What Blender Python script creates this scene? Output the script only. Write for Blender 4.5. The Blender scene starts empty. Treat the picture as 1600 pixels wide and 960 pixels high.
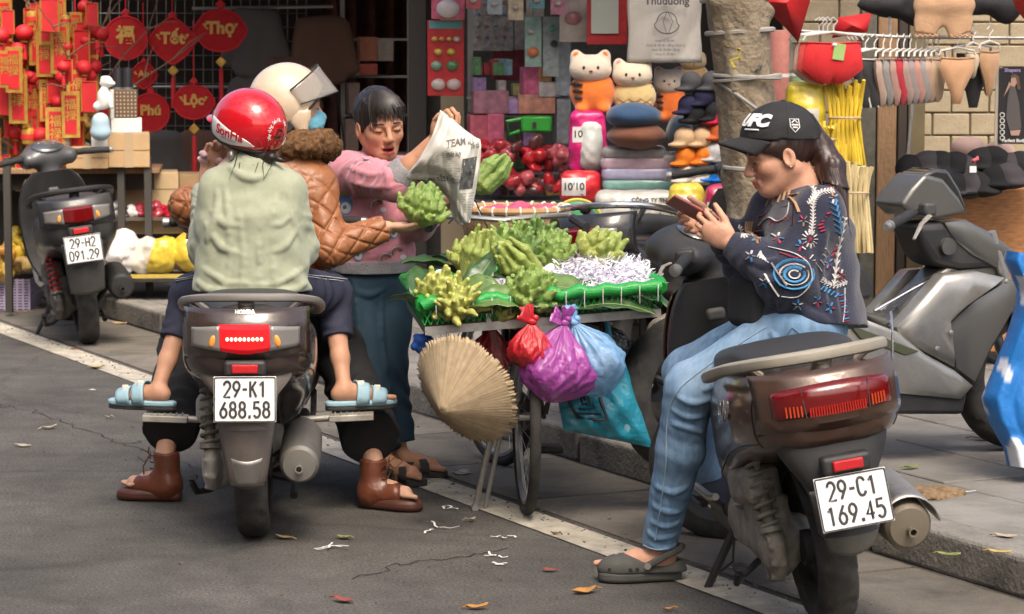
import bpy, math, random
import numpy as np
from mathutils import Vector, Matrix
from math import cos, sin, pi
Ve = Vector
from mathutils.bvhtree import BVHTree

# ---------------------------------------------------------------- camera, sky, sun, exposure
SC = bpy.context.scene
COL = SC.collection
FPX, CAMH, Y0 = 4200.0, 1.585, 68.0          # focal length in photo pixels, eye height, horizon row
TILT = math.atan((480 - Y0) / FPX)
cam_d = bpy.data.cameras.new('camera'); cam = bpy.data.objects.new('camera', cam_d); COL.objects.link(cam)
cam_d.sensor_width = 36; cam_d.lens = FPX / 1600 * 36; cam_d.clip_end = 400; cam_d.clip_start = .1
cam.location = (0, 0, CAMH); cam.rotation_euler = (pi / 2 - TILT, 0, 0)
cam_d.dof.use_dof = True; cam_d.dof.focus_distance = 8.3; cam_d.dof.aperture_fstop = 10
SC.camera = cam
SUN_AZ, SUN_EL = math.radians(165), math.radians(56)   # azimuth of the sun seen from the scene, clockwise from +Y
SUNV = Ve((sin(SUN_AZ) * cos(SUN_EL), cos(SUN_AZ) * cos(SUN_EL), sin(SUN_EL)))
w = bpy.data.worlds.new('World'); SC.world = w; w.use_nodes = True
nt = w.node_tree; sk = nt.nodes.new('ShaderNodeTexSky'); sk.sky_type = 'NISHITA'; sk.sun_disc = False
sk.sun_elevation = SUN_EL; sk.sun_rotation = SUN_AZ; sk.air_density = 1.0; sk.dust_density = 7.5; sk.ozone_density = .6
nt.links.new(sk.outputs[0], nt.nodes['Background'].inputs[0]); nt.nodes['Background'].inputs[1].default_value = .15
sun_d = bpy.data.lights.new('sun', 'SUN'); sun_d.energy = 1.2; sun_d.angle = math.radians(22); sun_d.color = (1, .92, .80)
sun = bpy.data.objects.new('sun', sun_d); COL.objects.link(sun)
sun.rotation_euler = (-SUNV).to_track_quat('-Z', 'Y').to_euler(); sun.location = (0, -5, 12)
SC.view_settings.view_transform = 'Standard'; SC.view_settings.look = 'None'
SC.view_settings.exposure = 1.2; SC.view_settings.gamma = 1; SC.view_settings.use_curve_mapping = False
SC.cycles.max_bounces = 7; SC.cycles.diffuse_bounces = 3; SC.cycles.glossy_bounces = 3; SC.cycles.transmission_bounces = 4
SC.cycles.transparent_max_bounces = 8; SC.cycles.caustics_reflective = False; SC.cycles.caustics_refractive = False
SC.cycles.use_denoising = True; SC.cycles.sample_clamp_indirect = 6

# ---------------------------------------------------------------- from the photo's geometry to metres
_ct, _st = cos(TILT), sin(TILT)
def ray(x, y):
    a, b = (x - 800) / FPX, (480 - y) / FPX
    return Ve((a, _ct + b * _st, -_st + b * _ct))
def P(x, y, Y):                                # the point seen at (x, y) that stands Y metres away
    r = ray(x, y); return Ve((0, 0, CAMH)) + r * (Y / r.y)
def G(x, y, z=0.0):                            # the point seen at (x, y) on the level z
    r = ray(x, y); return Ve((0, 0, CAMH)) + r * ((z - CAMH) / r.z)
UD = Ve((-.434, .901, 0)).normalized(); VD = Ve((UD.y, -UD.x, 0))   # along the street, towards the shops
def S(u, v, z=0.0): return UD * u + VD * v + Ve((0, 0, z))
STREET = math.atan2(UD.y, UD.x)
R = random.Random(7)
NR = np.random.RandomState(5)

# ---------------------------------------------------------------- materials
MATS = {}
def M(name, col=(.5, .5, .5), rough=.5, metal=0., var=0., vscale=30., bump=0., bscale=80., coat=0., dirt=None, dscale=4., damt=.5,
      emit=0., alpha=1., trans=0., sheen=0., spec=None, attr=False, rnd=0., sss=0., streak=None):
    if name in MATS: return MATS[name]
    m = bpy.data.materials.new(name); m.use_nodes = True; nt = m.node_tree; b = nt.nodes['Principled BSDF']
    L = nt.links.new; I = b.inputs
    I['Roughness'].default_value = rough; I['Metallic'].default_value = metal
    c4 = (*col, 1); I['Base Color'].default_value = c4
    tc = nt.nodes.new('ShaderNodeTexCoord'); co = tc.outputs['Object']
    cur = None
    if attr:
        a = nt.nodes.new('ShaderNodeAttribute'); a.attribute_name = 'Col'; cur = a.outputs['Color']
    if var:
        n = nt.nodes.new('ShaderNodeTexNoise'); n.inputs['Scale'].default_value = vscale; n.inputs['Detail'].default_value = 5; L(co, n.inputs['Vector'])
        if streak:
            mp = nt.nodes.new('ShaderNodeMapping'); mp.inputs['Scale'].default_value = streak; L(co, mp.inputs[0]); L(mp.outputs[0], n.inputs['Vector'])
        hs = nt.nodes.new('ShaderNodeHueSaturation'); mr = nt.nodes.new('ShaderNodeMapRange')
        mr.inputs[1].default_value = .25; mr.inputs[2].default_value = .75; mr.inputs[3].default_value = 1 - var; mr.inputs[4].default_value = 1 + var
        L(n.outputs[0], mr.inputs[0]); L(mr.outputs[0], hs.inputs['Value'])
        if cur: L(cur, hs.inputs['Color'])
        else: hs.inputs['Color'].default_value = c4
        cur = hs.outputs[0]
    if rnd:
        oi = nt.nodes.new('ShaderNodeObjectInfo'); hs = nt.nodes.new('ShaderNodeHueSaturation'); mr = nt.nodes.new('ShaderNodeMapRange')
        mr.inputs[3].default_value = 1 - rnd; mr.inputs[4].default_value = 1 + rnd; L(oi.outputs['Random'], mr.inputs[0]); L(mr.outputs[0], hs.inputs['Value'])
        if cur: L(cur, hs.inputs['Color'])
        else: hs.inputs['Color'].default_value = c4
        cur = hs.outputs[0]
    if dirt:
        n = nt.nodes.new('ShaderNodeTexNoise'); n.inputs['Scale'].default_value = dscale; n.inputs['Detail'].default_value = 8; n.inputs['Roughness'].default_value = .65; L(co, n.inputs['Vector'])
        mr = nt.nodes.new('ShaderNodeMapRange'); mr.inputs[1].default_value = .42; mr.inputs[2].default_value = .68; mr.inputs[3].default_value = 0; mr.inputs[4].default_value = damt
        L(n.outputs[0], mr.inputs[0]); mx = nt.nodes.new('ShaderNodeMix'); mx.data_type = 'RGBA'; L(mr.outputs[0], mx.inputs[0])
        if cur: L(cur, mx.inputs[6])
        else: mx.inputs[6].default_value = c4
        mx.inputs[7].default_value = (*dirt, 1); cur = mx.outputs[2]
        rr = nt.nodes.new('ShaderNodeMapRange'); rr.inputs[3].default_value = rough; rr.inputs[4].default_value = min(1, rough + .45); L(mr.outputs[0], rr.inputs[0]); L(rr.outputs[0], I['Roughness'])
    if cur: L(cur, I['Base Color'])
    if bump:
        n = nt.nodes.new('ShaderNodeTexNoise'); n.inputs['Scale'].default_value = bscale; n.inputs['Detail'].default_value = 6; L(co, n.inputs['Vector'])
        bp = nt.nodes.new('ShaderNodeBump'); bp.inputs['Strength'].default_value = bump; bp.inputs['Distance'].default_value = .01; L(n.outputs[0], bp.inputs['Height']); L(bp.outputs[0], I['Normal'])
    if coat: I['Coat Weight'].default_value = coat; I['Coat Roughness'].default_value = .06
    if sheen: I['Sheen Weight'].default_value = sheen; I['Sheen Roughness'].default_value = .5
    if emit: I['Emission Color'].default_value = c4; I['Emission Strength'].default_value = emit
    if trans: I['Transmission Weight'].default_value = trans; I['IOR'].default_value = 1.3
    if alpha < 1: I['Alpha'].default_value = alpha
    if spec is not None: I['Specular IOR Level'].default_value = spec
    if sss: I['Subsurface Weight'].default_value = sss; I['Subsurface Radius'].default_value = (.012, .004, .002); I['Subsurface Scale'].default_value = .6
    MATS[name] = m; return m

# ---------------------------------------------------------------- mesh building
OFFS = {}
class MB:
    def __init__(s): s.v = []; s.f = []
    def add(s, vs, fs):
        o = len(s.v); s.v.extend([tuple(p) for p in vs]); s.f.extend([tuple(i + o for i in f) for f in fs]); return s
    def box(s, c, d, rot=None):
        x, y, z = d[0] / 2, d[1] / 2, d[2] / 2; c = Vector(c)
        vs = [Vector(p) for p in ((-x, -y, -z), (x, -y, -z), (x, y, -z), (-x, y, -z), (-x, -y, z), (x, -y, z), (x, y, z), (-x, y, z))]
        if rot is not None: vs = [rot @ p for p in vs]
        return s.add([p + c for p in vs], [(0, 3, 2, 1), (4, 5, 6, 7), (0, 1, 5, 4), (1, 2, 6, 5), (2, 3, 7, 6), (3, 0, 4, 7)])
    def rings(s, rs, closed=True, caps=True):
        n = len(rs[0]); o = len(s.v)
        for r in rs: s.v.extend([tuple(p) for p in r])
        m = n if closed else n - 1
        for i in range(len(rs) - 1):
            for j in range(m):
                a = o + i * n + j; b = o + i * n + (j + 1) % n
                s.f.append((a, b, b + n, a + n))
        if caps and closed:
            s.f.append(tuple(o + j for j in reversed(range(n)))); s.f.append(tuple(o + (len(rs) - 1) * n + j for j in range(n)))
        return s
    def tube(s, pts, r, n=8, caps=True, closed=False, flat=1.0):
        pts = [Vector(p) for p in pts]; k = len(pts); rr = r if isinstance(r, (list, tuple)) else [r] * k
        up = None; rs = []
        for i in range(k):
            if closed: t = pts[(i + 1) % k] - pts[i - 1]
            else: t = pts[min(i + 1, k - 1)] - pts[max(i - 1, 0)]
            if t.length < 1e-9: t = Ve((0, 0, 1))
            t.normalize()
            if up is None: up = t.orthogonal().normalized() if abs(t.z) > .9 else (Ve((0, 0, 1)) - t * t.z).normalized()
            else:
                up = up - t * up.dot(t); up = up.normalized() if up.length > 1e-6 else t.orthogonal().normalized()
            b = t.cross(up)
            rs.append([pts[i] + (up * cos(a) * flat + b * sin(a)) * rr[i] for a in [2 * pi * j / n for j in range(n)]])
        if closed: rs.append(rs[0]); return s.rings(rs, True, False)
        return s.rings(rs, True, caps)
    def lathe(s, prof, c=(0, 0, 0), axis='Z', n=24, m=None, caps=False):
        rs = []
        for r, h in prof:
            ring = []
            for j in range(n):
                a = 2 * pi * j / n; x, y = r * cos(a), r * sin(a)
                p = Ve((x, y, h)) if axis == 'Z' else Ve((h, x, y)) if axis == 'X' else Ve((y, h, x))
                if m is not None: p = m @ p
                ring.append(p + Vector(c))
            rs.append(ring)
        return s.rings(rs, True, caps)
    def ell(s, c, r, n=16, k=10, rot=None):
        rs = []
        for i in range(k + 1):
            t = pi * i / k; t = max(.02, min(pi - .02, t)); ring = []
            for j in range(n):
                a = 2 * pi * j / n; p = Ve((r[0] * sin(t) * cos(a), r[1] * sin(t) * sin(a), -r[2] * cos(t)))
                if rot is not None: p = rot @ p
                ring.append(p + Vector(c))
            rs.append(ring)
        return s.rings(rs)
    def prism(s, poly, fn, t0, t1):            # polygon (a,b) -> fn(a,b,t)
        n = len(poly); v = [fn(a, b, t0) for a, b in poly] + [fn(a, b, t1) for a, b in poly]
        return s.add(v, [tuple(reversed(range(n))), tuple(range(n, 2 * n))] + [(i, (i + 1) % n, (i + 1) % n + n, i + n) for i in range(n)])
    def grid(s, fn, nu, nv):
        o = len(s.v)
        for i in range(nu + 1):
            for j in range(nv + 1): s.v.append(tuple(fn(i / nu, j / nv)))
        for i in range(nu):
            for j in range(nv):
                a = o + i * (nv + 1) + j; s.f.append((a, a + nv + 1, a + nv + 2, a + 1))
        return s
    def xf(s, m):
        s.v = [tuple(m @ Vector(p)) for p in s.v]; return s
def RZ(a): return Matrix.Rotation(a, 3, 'Z')
def RX(a): return Matrix.Rotation(a, 3, 'X')
def RY(a): return Matrix.Rotation(a, 3, 'Y')
def frame(x, z):                               # rotation whose columns are x, z x x, z
    x = Vector(x).normalized(); z = Vector(z); z = (z - x * z.dot(x)).normalized(); y = z.cross(x)
    return Matrix((x, y, z)).transposed()

def mesh_of(name, v, f, smooth=True, sharp=40):
    me = bpy.data.meshes.new(name)
    if isinstance(v, np.ndarray):
        me.vertices.add(len(v)); me.vertices.foreach_set('co', v.astype(np.float32).ravel())
        f = np.asarray(f, np.int32); k = f.shape[1]
        me.loops.add(f.size); me.loops.foreach_set('vertex_index', f.ravel())
        me.polygons.add(len(f)); me.polygons.foreach_set('loop_start', np.arange(0, f.size, k, dtype=np.int32))
        me.update(calc_edges=True)
    else:
        me.from_pydata(v, [], f); me.update()
    if smooth:
        me.polygons.foreach_set('use_smooth', np.ones(len(me.polygons), bool))
        if sharp < 180: me.set_sharp_from_angle(angle=math.radians(sharp))
    return me
def link(name, me, mat=None, parent=None):
    o = bpy.data.objects.new(name, me); COL.objects.link(o)
    if mat is not None and me is not None:
        me.materials.clear(); me.materials.append(mat)
    if parent is not None: o.parent = parent; OFFS[o.name] = OFFS.get(parent.name)
    return o
def obj(name, mb, mat, parent=None, smooth=True, sharp=40, bevel=0, sub=0, solid=0, seg=2):
    v, f = (mb.v, mb.f) if isinstance(mb, MB) else mb
    off = OFFS.get(parent.name) if parent is not None else None
    if off is not None:
        if isinstance(v, np.ndarray): v = v - np.array(off, np.float32)
        else: v = [(p[0] - off[0], p[1] - off[1], p[2] - off[2]) for p in v]
    o = link(name, mesh_of(name, v, f, smooth, sharp), mat, parent)
    if solid: md = o.modifiers.new('t', 'SOLIDIFY'); md.thickness = solid; md.offset = 0
    if bevel: md = o.modifiers.new('b', 'BEVEL'); md.width = bevel; md.segments = seg; md.limit_method = 'ANGLE'; md.angle_limit = math.radians(35); md.use_clamp_overlap = True
    if sub: md = o.modifiers.new('s', 'SUBSURF'); md.levels = sub; md.render_levels = sub
    return o
def tag(o, label, cat, group=None):
    o['label'] = label; o['category'] = cat
    if group: o['group'] = group
    return o
def struct(o): o['kind'] = 'structure'; return o
def stuff(o): o['kind'] = 'stuff'; return o
def thing(name, label, cat, loc=(0, 0, 0), rot=(0, 0, 0), group=None, world=False):
    o = bpy.data.objects.new(name, None); COL.objects.link(o); o.location = loc; o.rotation_euler = rot; o.empty_display_size = .1
    if world: OFFS[o.name] = tuple(loc)
    return tag(o, label, cat, group)
def sub(name, parent):
    o = bpy.data.objects.new(name, None); COL.objects.link(o); o.parent = parent; OFFS[o.name] = OFFS.get(parent.name); return o

def text_mb(body, size=1.0, ext=.0, bold=.0, align='CENTER', shear=0., sx=1.0, res=3):
    cu = bpy.data.curves.new('t', 'FONT'); cu.body = body; cu.size = size; cu.extrude = ext; cu.offset = bold; cu.align_x = align; cu.align_y = 'CENTER'; cu.shear = shear; cu.resolution_u = res
    o = bpy.data.objects.new('t', cu); COL.objects.link(o); me = o.to_mesh()
    mb = MB(); mb.add([(v.co.x * sx, v.co.y, v.co.z) for v in me.vertices], [tuple(p.vertices) for p in me.polygons])
    o.to_mesh_clear(); bpy.data.objects.remove(o); bpy.data.curves.remove(cu); return mb
def put(mb, origin, right, up):                # text lying in a plane: x -> right, y -> up, z -> right x up
    r = Vector(right).normalized(); u = Vector(up); u = (u - r * u.dot(r)).normalized(); m = Matrix((r, u, r.cross(u))).transposed()
    o = Vector(origin); mb.v = [tuple(m @ Vector(p) + o) for p in mb.v]; return mb

# ---------------------------------------------------------------- implicit surfaces (bodies, clothes, fruit, castings)
_lat = np.random.RandomState(3).rand(32, 32, 32).astype(np.float32)
def vnoise(p):
    i = np.floor(p).astype(np.int32); f = (p - i).astype(np.float32); f = f * f * (3 - 2 * f); r = 0
    for a in (0, 1):
        for b in (0, 1):
            for c in (0, 1):
                wgt = (f[..., 0] if a else 1 - f[..., 0]) * (f[..., 1] if b else 1 - f[..., 1]) * (f[..., 2] if c else 1 - f[..., 2])
                r = r + wgt * _lat[(i[..., 0] + a) & 31, (i[..., 1] + b) & 31, (i[..., 2] + c) & 31]
    return r * 2 - 1
class SDF:
    def __init__(s, h=.005, k=.02): s.h = h; s.k = k; s.pr = []; s.post = []
    def _a(s, bb0, bb1, fn, k, op): s.pr.append((np.array(bb0, float), np.array(bb1, float), fn, s.k if k is None else k, op)); return s
    def cap(s, a, b, ra, rb=None, k=None, op='+', rip=None, flat=0):
        rb = ra if rb is None else rb; a = np.array(a, np.float32); b = np.array(b, np.float32); d = b - a; L = float(np.linalg.norm(d)) + 1e-9; u = d / L
        ref = np.array((0, 0, 1.), np.float32) if abs(u[2]) < .9 else np.array((1., 0, 0), np.float32)
        e1 = np.cross(u, ref); e1 /= np.linalg.norm(e1); e2 = np.cross(u, e1)
        def fn(p):
            q = p - a; h = q @ u; t = np.clip(h / L, 0, 1); r = ra + (rb - ra) * t
            dd = np.sqrt(np.maximum(((q - (t * L)[..., None] * u) ** 2).sum(-1), 0)) - r
            if rip is not None: dd = dd - rip(h, np.arctan2(q @ e2, q @ e1), r, L)
            if flat & 2: dd = np.maximum(dd, h - L)
            if flat & 1: dd = np.maximum(dd, -h)
            return dd
        m = max(ra, rb) + (.012 if rip else 0)
        return s._a(np.minimum(a, b) - m, np.maximum(a, b) + m, fn, k, op)
    def limb(s, pts, rs, k=None, rip=None, flat=0, op='+'):
        for i in range(len(pts) - 1): s.cap(pts[i], pts[i + 1], rs[i], rs[i + 1], k, op, rip, (flat & 1 if i == 0 else 0) | (flat & 2 if i == len(pts) - 2 else 0))
        return s
    def ecap(s, a, b, side, r0, r1, k=None, op='+', rip=None, flat=0):   # elliptical section: r = (along side, across)
        a = np.array(a, np.float32); b = np.array(b, np.float32); d = b - a; L = float(np.linalg.norm(d)) + 1e-9; u = d / L
        e1 = np.array(side, np.float32); e1 = e1 - u * (e1 @ u); e1 /= np.linalg.norm(e1); e2 = np.cross(u, e1)
        def fn(p):
            q = p - a; h = q @ u; t = np.clip(h / L, 0, 1); rx = r0[0] + (r1[0] - r0[0]) * t; ry = r0[1] + (r1[1] - r0[1]) * t
            x = q @ e1; y = q @ e2; z = h - t * L; mn = np.minimum(rx, ry)
            dd = (np.sqrt((x / rx) ** 2 + (y / ry) ** 2 + (z / mn) ** 2) - 1) * mn
            if rip is not None: dd = dd - rip(h, np.arctan2(y, x), (rx + ry) / 2, L)
            if flat & 2: dd = np.maximum(dd, h - L)
            if flat & 1: dd = np.maximum(dd, -h)
            return dd
        m = max(r0 + r1) + (.012 if rip else 0)
        return s._a(np.minimum(a, b) - m, np.maximum(a, b) + m, fn, k, op)
    def ell(s, c, r, rot=None, k=None, op='+'):
        c = np.array(c, np.float32); r = np.array(r, np.float32); Rm = np.array(rot, np.float32) if rot is not None else None
        def fn(p):
            q = p - c
            if Rm is not None: q = q @ Rm
            n = np.sqrt(((q / r) ** 2).sum(-1)); g = np.sqrt(((q / (r * r)) ** 2).sum(-1)) + 1e-9
            return n * (n - 1) / g
        m = float(r.max()); return s._a(c - m, c + m, fn, k, op)
    def box(s, c, d, rot=None, rad=.01, k=None, op='+'):
        c = np.array(c, np.float32); b = np.array(d, np.float32) / 2 - rad; Rm = np.array(rot, np.float32) if rot is not None else None
        def fn(p):
            q = p - c
            if Rm is not None: q = q @ Rm
            q = np.abs(q) - b; return np.sqrt((np.maximum(q, 0) ** 2).sum(-1)) + np.minimum(q.max(-1), 0) - rad
        m = float(np.linalg.norm(b + rad)); return s._a(c - m, c + m, fn, k, op)
    def cut(s, pt, n):
        pt = np.array(pt, np.float32); n = np.array(n, np.float32); n /= np.linalg.norm(n); s.post.append(lambda p, f: np.maximum(f, (p - pt) @ n)); return s
    def noise(s, amp, scale, stretch=(1, 1, 1), off=0.): 
        st = np.array(stretch, np.float32) * scale
        s.post.append((amp, st, off)); return s
    def build(s):
        h = s.h; lo = np.min([p[0] for p in s.pr if p[4] == '+'], 0) - 3 * h; hi = np.max([p[1] for p in s.pr if p[4] == '+'], 0) + 3 * h
        n = np.ceil((hi - lo) / h).astype(int) + 1; phi = np.full(n, .5, np.float32)
        ax = [lo[i] + h * np.arange(n[i]) for i in range(3)]
        for b0, b1, fn, k, op in s.pr:
            i0 = np.maximum(((b0 - k - 2 * h - lo) / h).astype(int), 0); i1 = np.minimum(((b1 + k + 2 * h - lo) / h).astype(int) + 2, n)
            if (i1 <= i0).any(): continue
            sl = tuple(slice(i0[i], i1[i]) for i in range(3))
            p = np.stack(np.meshgrid(*[ax[i][sl[i]] for i in range(3)], indexing='ij'), -1).astype(np.float32)
            d = fn(p); a = phi[sl]
            if op == '+':
                q = np.maximum(k - np.abs(a - d), 0) / k if k > 0 else 0
                phi[sl] = np.minimum(a, d) - (q * q * k * .25 if k > 0 else 0)
            else:
                d = -d; q = np.maximum(k - np.abs(a - d), 0) / k if k > 0 else 0
                phi[sl] = np.maximum(a, d) + (q * q * k * .25 if k > 0 else 0)
        if s.post:
            band = np.argwhere(np.abs(phi) < .5 * 0.999); bi = tuple(band.T); p = (lo + band * h).astype(np.float32); f = phi[bi]
            near = np.abs(f) < .02 + s.h
            for fn in s.post:
                if isinstance(fn, tuple): f[near] = f[near] + fn[0] * vnoise(p[near] * fn[1] + fn[2] + 7)
                else: f = fn(p, f)
            phi[bi] = f
        return nets(phi, lo, h)
def nets(phi, lo, h):
    s = phi < 0; c = s[:-1, :-1, :-1].astype(np.int8)
    t = np.zeros(tuple(np.array(s.shape) - 1), np.int8)
    for a in (0, 1):
        for b in (0, 1):
            for d in (0, 1): t += s[a:s.shape[0] - 1 + a, b:s.shape[1] - 1 + b, d:s.shape[2] - 1 + d]
    cells = (t > 0) & (t < 8); ci = np.argwhere(cells); idx = np.full(cells.shape, -1, np.int32); idx[tuple(ci.T)] = np.arange(len(ci), dtype=np.int32)
    acc = np.zeros((len(ci), 3), np.float32); cnt = np.zeros(len(ci), np.float32)
    cor = [(a, b, d) for a in (0, 1) for b in (0, 1) for d in (0, 1)]
    val = {q: phi[ci[:, 0] + q[0], ci[:, 1] + q[1], ci[:, 2] + q[2]] for q in cor}
    for q in cor:
        for axn in range(3):
            if q[axn] == 0:
                r = list(q); r[axn] = 1; r = tuple(r); va, vb = val[q], val[r]; x = (va < 0) != (vb < 0)
                tt = np.where(x, va / np.where(x, va - vb, 1), 0); pt = np.array(q, np.float32)[None].repeat(len(ci), 0); pt[:, axn] += tt
                acc[x] += pt[x]; cnt[x] += 1
    v = (lo + (ci + acc / np.maximum(cnt, 1)[:, None]) * h).astype(np.float32); F = []
    for axn in range(3):
        o1, o2 = [(1, 2), (2, 0), (0, 1)][axn]
        a = [slice(None)] * 3; b = [slice(None)] * 3; a[axn] = slice(0, -1); b[axn] = slice(1, None)
        s0, s1 = s[tuple(a)], s[tuple(b)]
        e = np.argwhere(s0 != s1); lim = np.array(cells.shape)
        e = e[(e[:, o1] > 0) & (e[:, o2] > 0) & (e[:, o1] < lim[o1]) & (e[:, o2] < lim[o2])]
        inside = s0[tuple(e.T)]
        def g(d1, d2):
            q = e.copy(); q[:, o1] -= d1; q[:, o2] -= d2; return idx[tuple(q.T)]
        f = np.stack([g(1, 1), g(0, 1), g(0, 0), g(1, 0)], 1); f[~inside] = f[~inside][:, ::-1]; F.append(f)
    F = np.concatenate(F); return v, F[(F >= 0).all(1)]
def sdf_obj(name, sd, mat, parent=None, color=None, smooth_it=0):
    v, f = sd.build(); o = obj(name, (v, f), mat, parent, sharp=180)
    if color is not None: paint(o, color(v))
    return o
def paint(o, c):
    at = o.data.color_attributes.new('Col', 'FLOAT_COLOR', 'POINT'); c4 = np.ones((len(c), 4), np.float32); c4[:, :3] = c; at.data.foreach_set('color', c4.ravel())
def bvh(o, parent=None):
    off = Vector(OFFS.get(o.name) or (0, 0, 0)); return BVHTree.FromPolygons([v.co + off for v in o.data.vertices], [tuple(p.vertices) for p in o.data.polygons])
def rip_waves(amp, wl, lo=None, hi=None, tw=1.0, sd=0.):
    def f(h, a, r, L):
        x = h / wl * 2 * pi + tw * np.sin(a * 2 + sd) * 1.4 + 1.3 * np.sin(a * 3 + 1 + sd + h * 14) + 1.1 * np.sin(h / wl * 2.1 + sd * 3); y = np.sin(x) * amp * (.55 + .45 * np.sin(a * 1.0 + sd * 2 + h * 9))
        if lo is not None: y = y * np.clip((h - lo) / .04 + .5, 0, 1)
        if hi is not None: y = y * np.clip((hi - h) / .04 + .5, 0, 1)
        return y
    return f
def rip_quilt(amp, p):
    def f(h, a, r, L):
        s_ = a * .07; q = np.minimum(np.abs(np.sin(pi * (h + s_) / p)), np.abs(np.sin(pi * (h - s_) / p))); return amp * (-np.exp(-(q / .2) ** 2) + .35 * q)
    return f
def fold(sd, lines, Yd=8., r=.011, k=.028):    # soft cloth folds lying on the garment built so far
    v, f = sd.build(); bv = BVHTree.FromPolygons(v.tolist(), f.tolist())
    for ln in lines:
        q = []
        for x, y in bez(*ln):
            p = P(x, y, Yd); d = (p - Ve((0, 0, CAMH))).normalized(); h, n, i, ds = bv.ray_cast(p - d * .6, d, 2)
            if h is not None: q.append(h - (n if n.dot(d) < 0 else -n) * r * .55)
        m = len(q)
        if m > 2: sd.limb(q, [r * (.35 + .65 * sin(pi * i / (m - 1))) for i in range(m)], k=k)
def bez(*pts):
    out = []; k = len(pts)
    for i in range(k - 1):
        p0, p1, p2, p3 = pts[max(i - 1, 0)], pts[i], pts[i + 1], pts[min(i + 2, k - 1)]
        for q in range(5):
            f = q / 5; out.append(tuple(.5 * (2 * p1[j] + (p2[j] - p0[j]) * f + (2 * p0[j] - 5 * p1[j] + 4 * p2[j] - p3[j]) * f * f + (3 * p1[j] - p0[j] - 3 * p2[j] + p3[j]) * f ** 3) for j in (0, 1)))
    return out + [pts[-1]]
# ---------------------------------------------------------------- road, gutter, kerb, pavement
def mat_asphalt():
    m = M('asphalt', (.058, .054, .05), .9); nt = m.node_tree; b = nt.nodes['Principled BSDF']; L = nt.links.new
    tc = nt.nodes.new('ShaderNodeTexCoord'); co = tc.outputs['Object']
    def noise(sc, det=6, rough=.6):
        n = nt.nodes.new('ShaderNodeTexNoise'); n.inputs['Scale'].default_value = sc; n.inputs['Detail'].default_value = det; n.inputs['Roughness'].default_value = rough; L(co, n.inputs['Vector']); return n.outputs[0]
    def ramp(src, p0, p1, c0, c1):
        r = nt.nodes.new('ShaderNodeValToRGB'); r.color_ramp.elements[0].position = p0; r.color_ramp.elements[1].position = p1; r.color_ramp.elements[0].color = (*c0, 1); r.color_ramp.elements[1].color = (*c1, 1); L(src, r.inputs[0]); return r.outputs[0]
    def mul(a, bb, f=1.0, mode='MULTIPLY'):
        x = nt.nodes.new('ShaderNodeMix'); x.data_type = 'RGBA'; x.blend_type = mode; x.inputs[0].default_value = f; L(a, x.inputs[6]); L(bb, x.inputs[7]); return x.outputs[2]
    base = ramp(noise(.9, 5), .3, .7, (.063, .06, .056), (.1, .095, .089))
    grain = ramp(noise(105, 4, .75), .36, .64, (.45, .45, .45), (1.7, 1.66, 1.58))
    patch = ramp(noise(4.5, 7, .7), .36, .66, (.7, .7, .7), (1.12, 1.12, 1.12))
    c = mul(mul(base, grain), patch)
    vo = nt.nodes.new('ShaderNodeTexVoronoi'); vo.inputs['Scale'].default_value = 230; L(co, vo.inputs['Vector'])
    sp = ramp(vo.outputs['Distance'], .05, .22, (2.1, 2.05, 1.9), (1, 1, 1)); c = mul(c, sp, .55)
    # long cracks
    ds = nt.nodes.new('ShaderNodeTexVoronoi'); ds.feature = 'DISTANCE_TO_EDGE'; ds.inputs['Scale'].default_value = .55; ds.inputs['Randomness'].default_value = 1
    wp = nt.nodes.new('ShaderNodeTexNoise'); wp.inputs['Scale'].default_value = 3; wp.inputs['Detail'].default_value = 8; L(co, wp.inputs['Vector'])
    ad = nt.nodes.new('ShaderNodeMix'); ad.data_type = 'VECTOR'; ad.inputs[0].default_value = .16; L(co, ad.inputs[4]); L(wp.outputs['Color'], ad.inputs[5]); L(ad.outputs[1], ds.inputs['Vector'])
    cr = ramp(ds.outputs['Distance'], .002, .011, (.5, .5, .5), (1, 1, 1)); c = mul(c, cr, .35)
    L(c, b.inputs['Base Color'])
    bp = nt.nodes.new('ShaderNodeBump'); bp.inputs['Strength'].default_value = .7; bp.inputs['Distance'].default_value = .006; L(noise(190, 4, .7), bp.inputs['Height'])
    b2 = nt.nodes.new('ShaderNodeBump'); b2.inputs['Strength'].default_value = .6; b2.inputs['Distance'].default_value = .008; L(cr, b2.inputs['Height']); L(bp.outputs[0], b2.inputs['Normal']); L(b2.outputs[0], b.inputs['Normal'])
    return m
def strip(u0, u1, v0, v1, z): 
    mb = MB(); n = max(1, int((u1 - u0) / 4)); mb.grid(lambda a, b: S(u0 + (u1 - u0) * a, v0 + (v1 - v0) * b, z), n, 1); return mb
struct(obj('road', strip(-40, 120, -30, 14, 0), mat_asphalt(), smooth=False))
m_paint = M('worn_road_paint', (.47, .43, .35), .85, var=.18, vscale=14, dirt=(.15, .135, .115), dscale=9, damt=.6, bump=.4, bscale=170)
ln = obj('edge_line', strip(2, 40, 3.83, 3.985, .004), m_paint, smooth=False); struct(ln)
m_conc = M('gutter_concrete', (.19, .17, .14), .9, var=.15, vscale=5, dirt=(.065, .058, .05), dscale=3.2, damt=.85, bump=.5, bscale=90)
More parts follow.
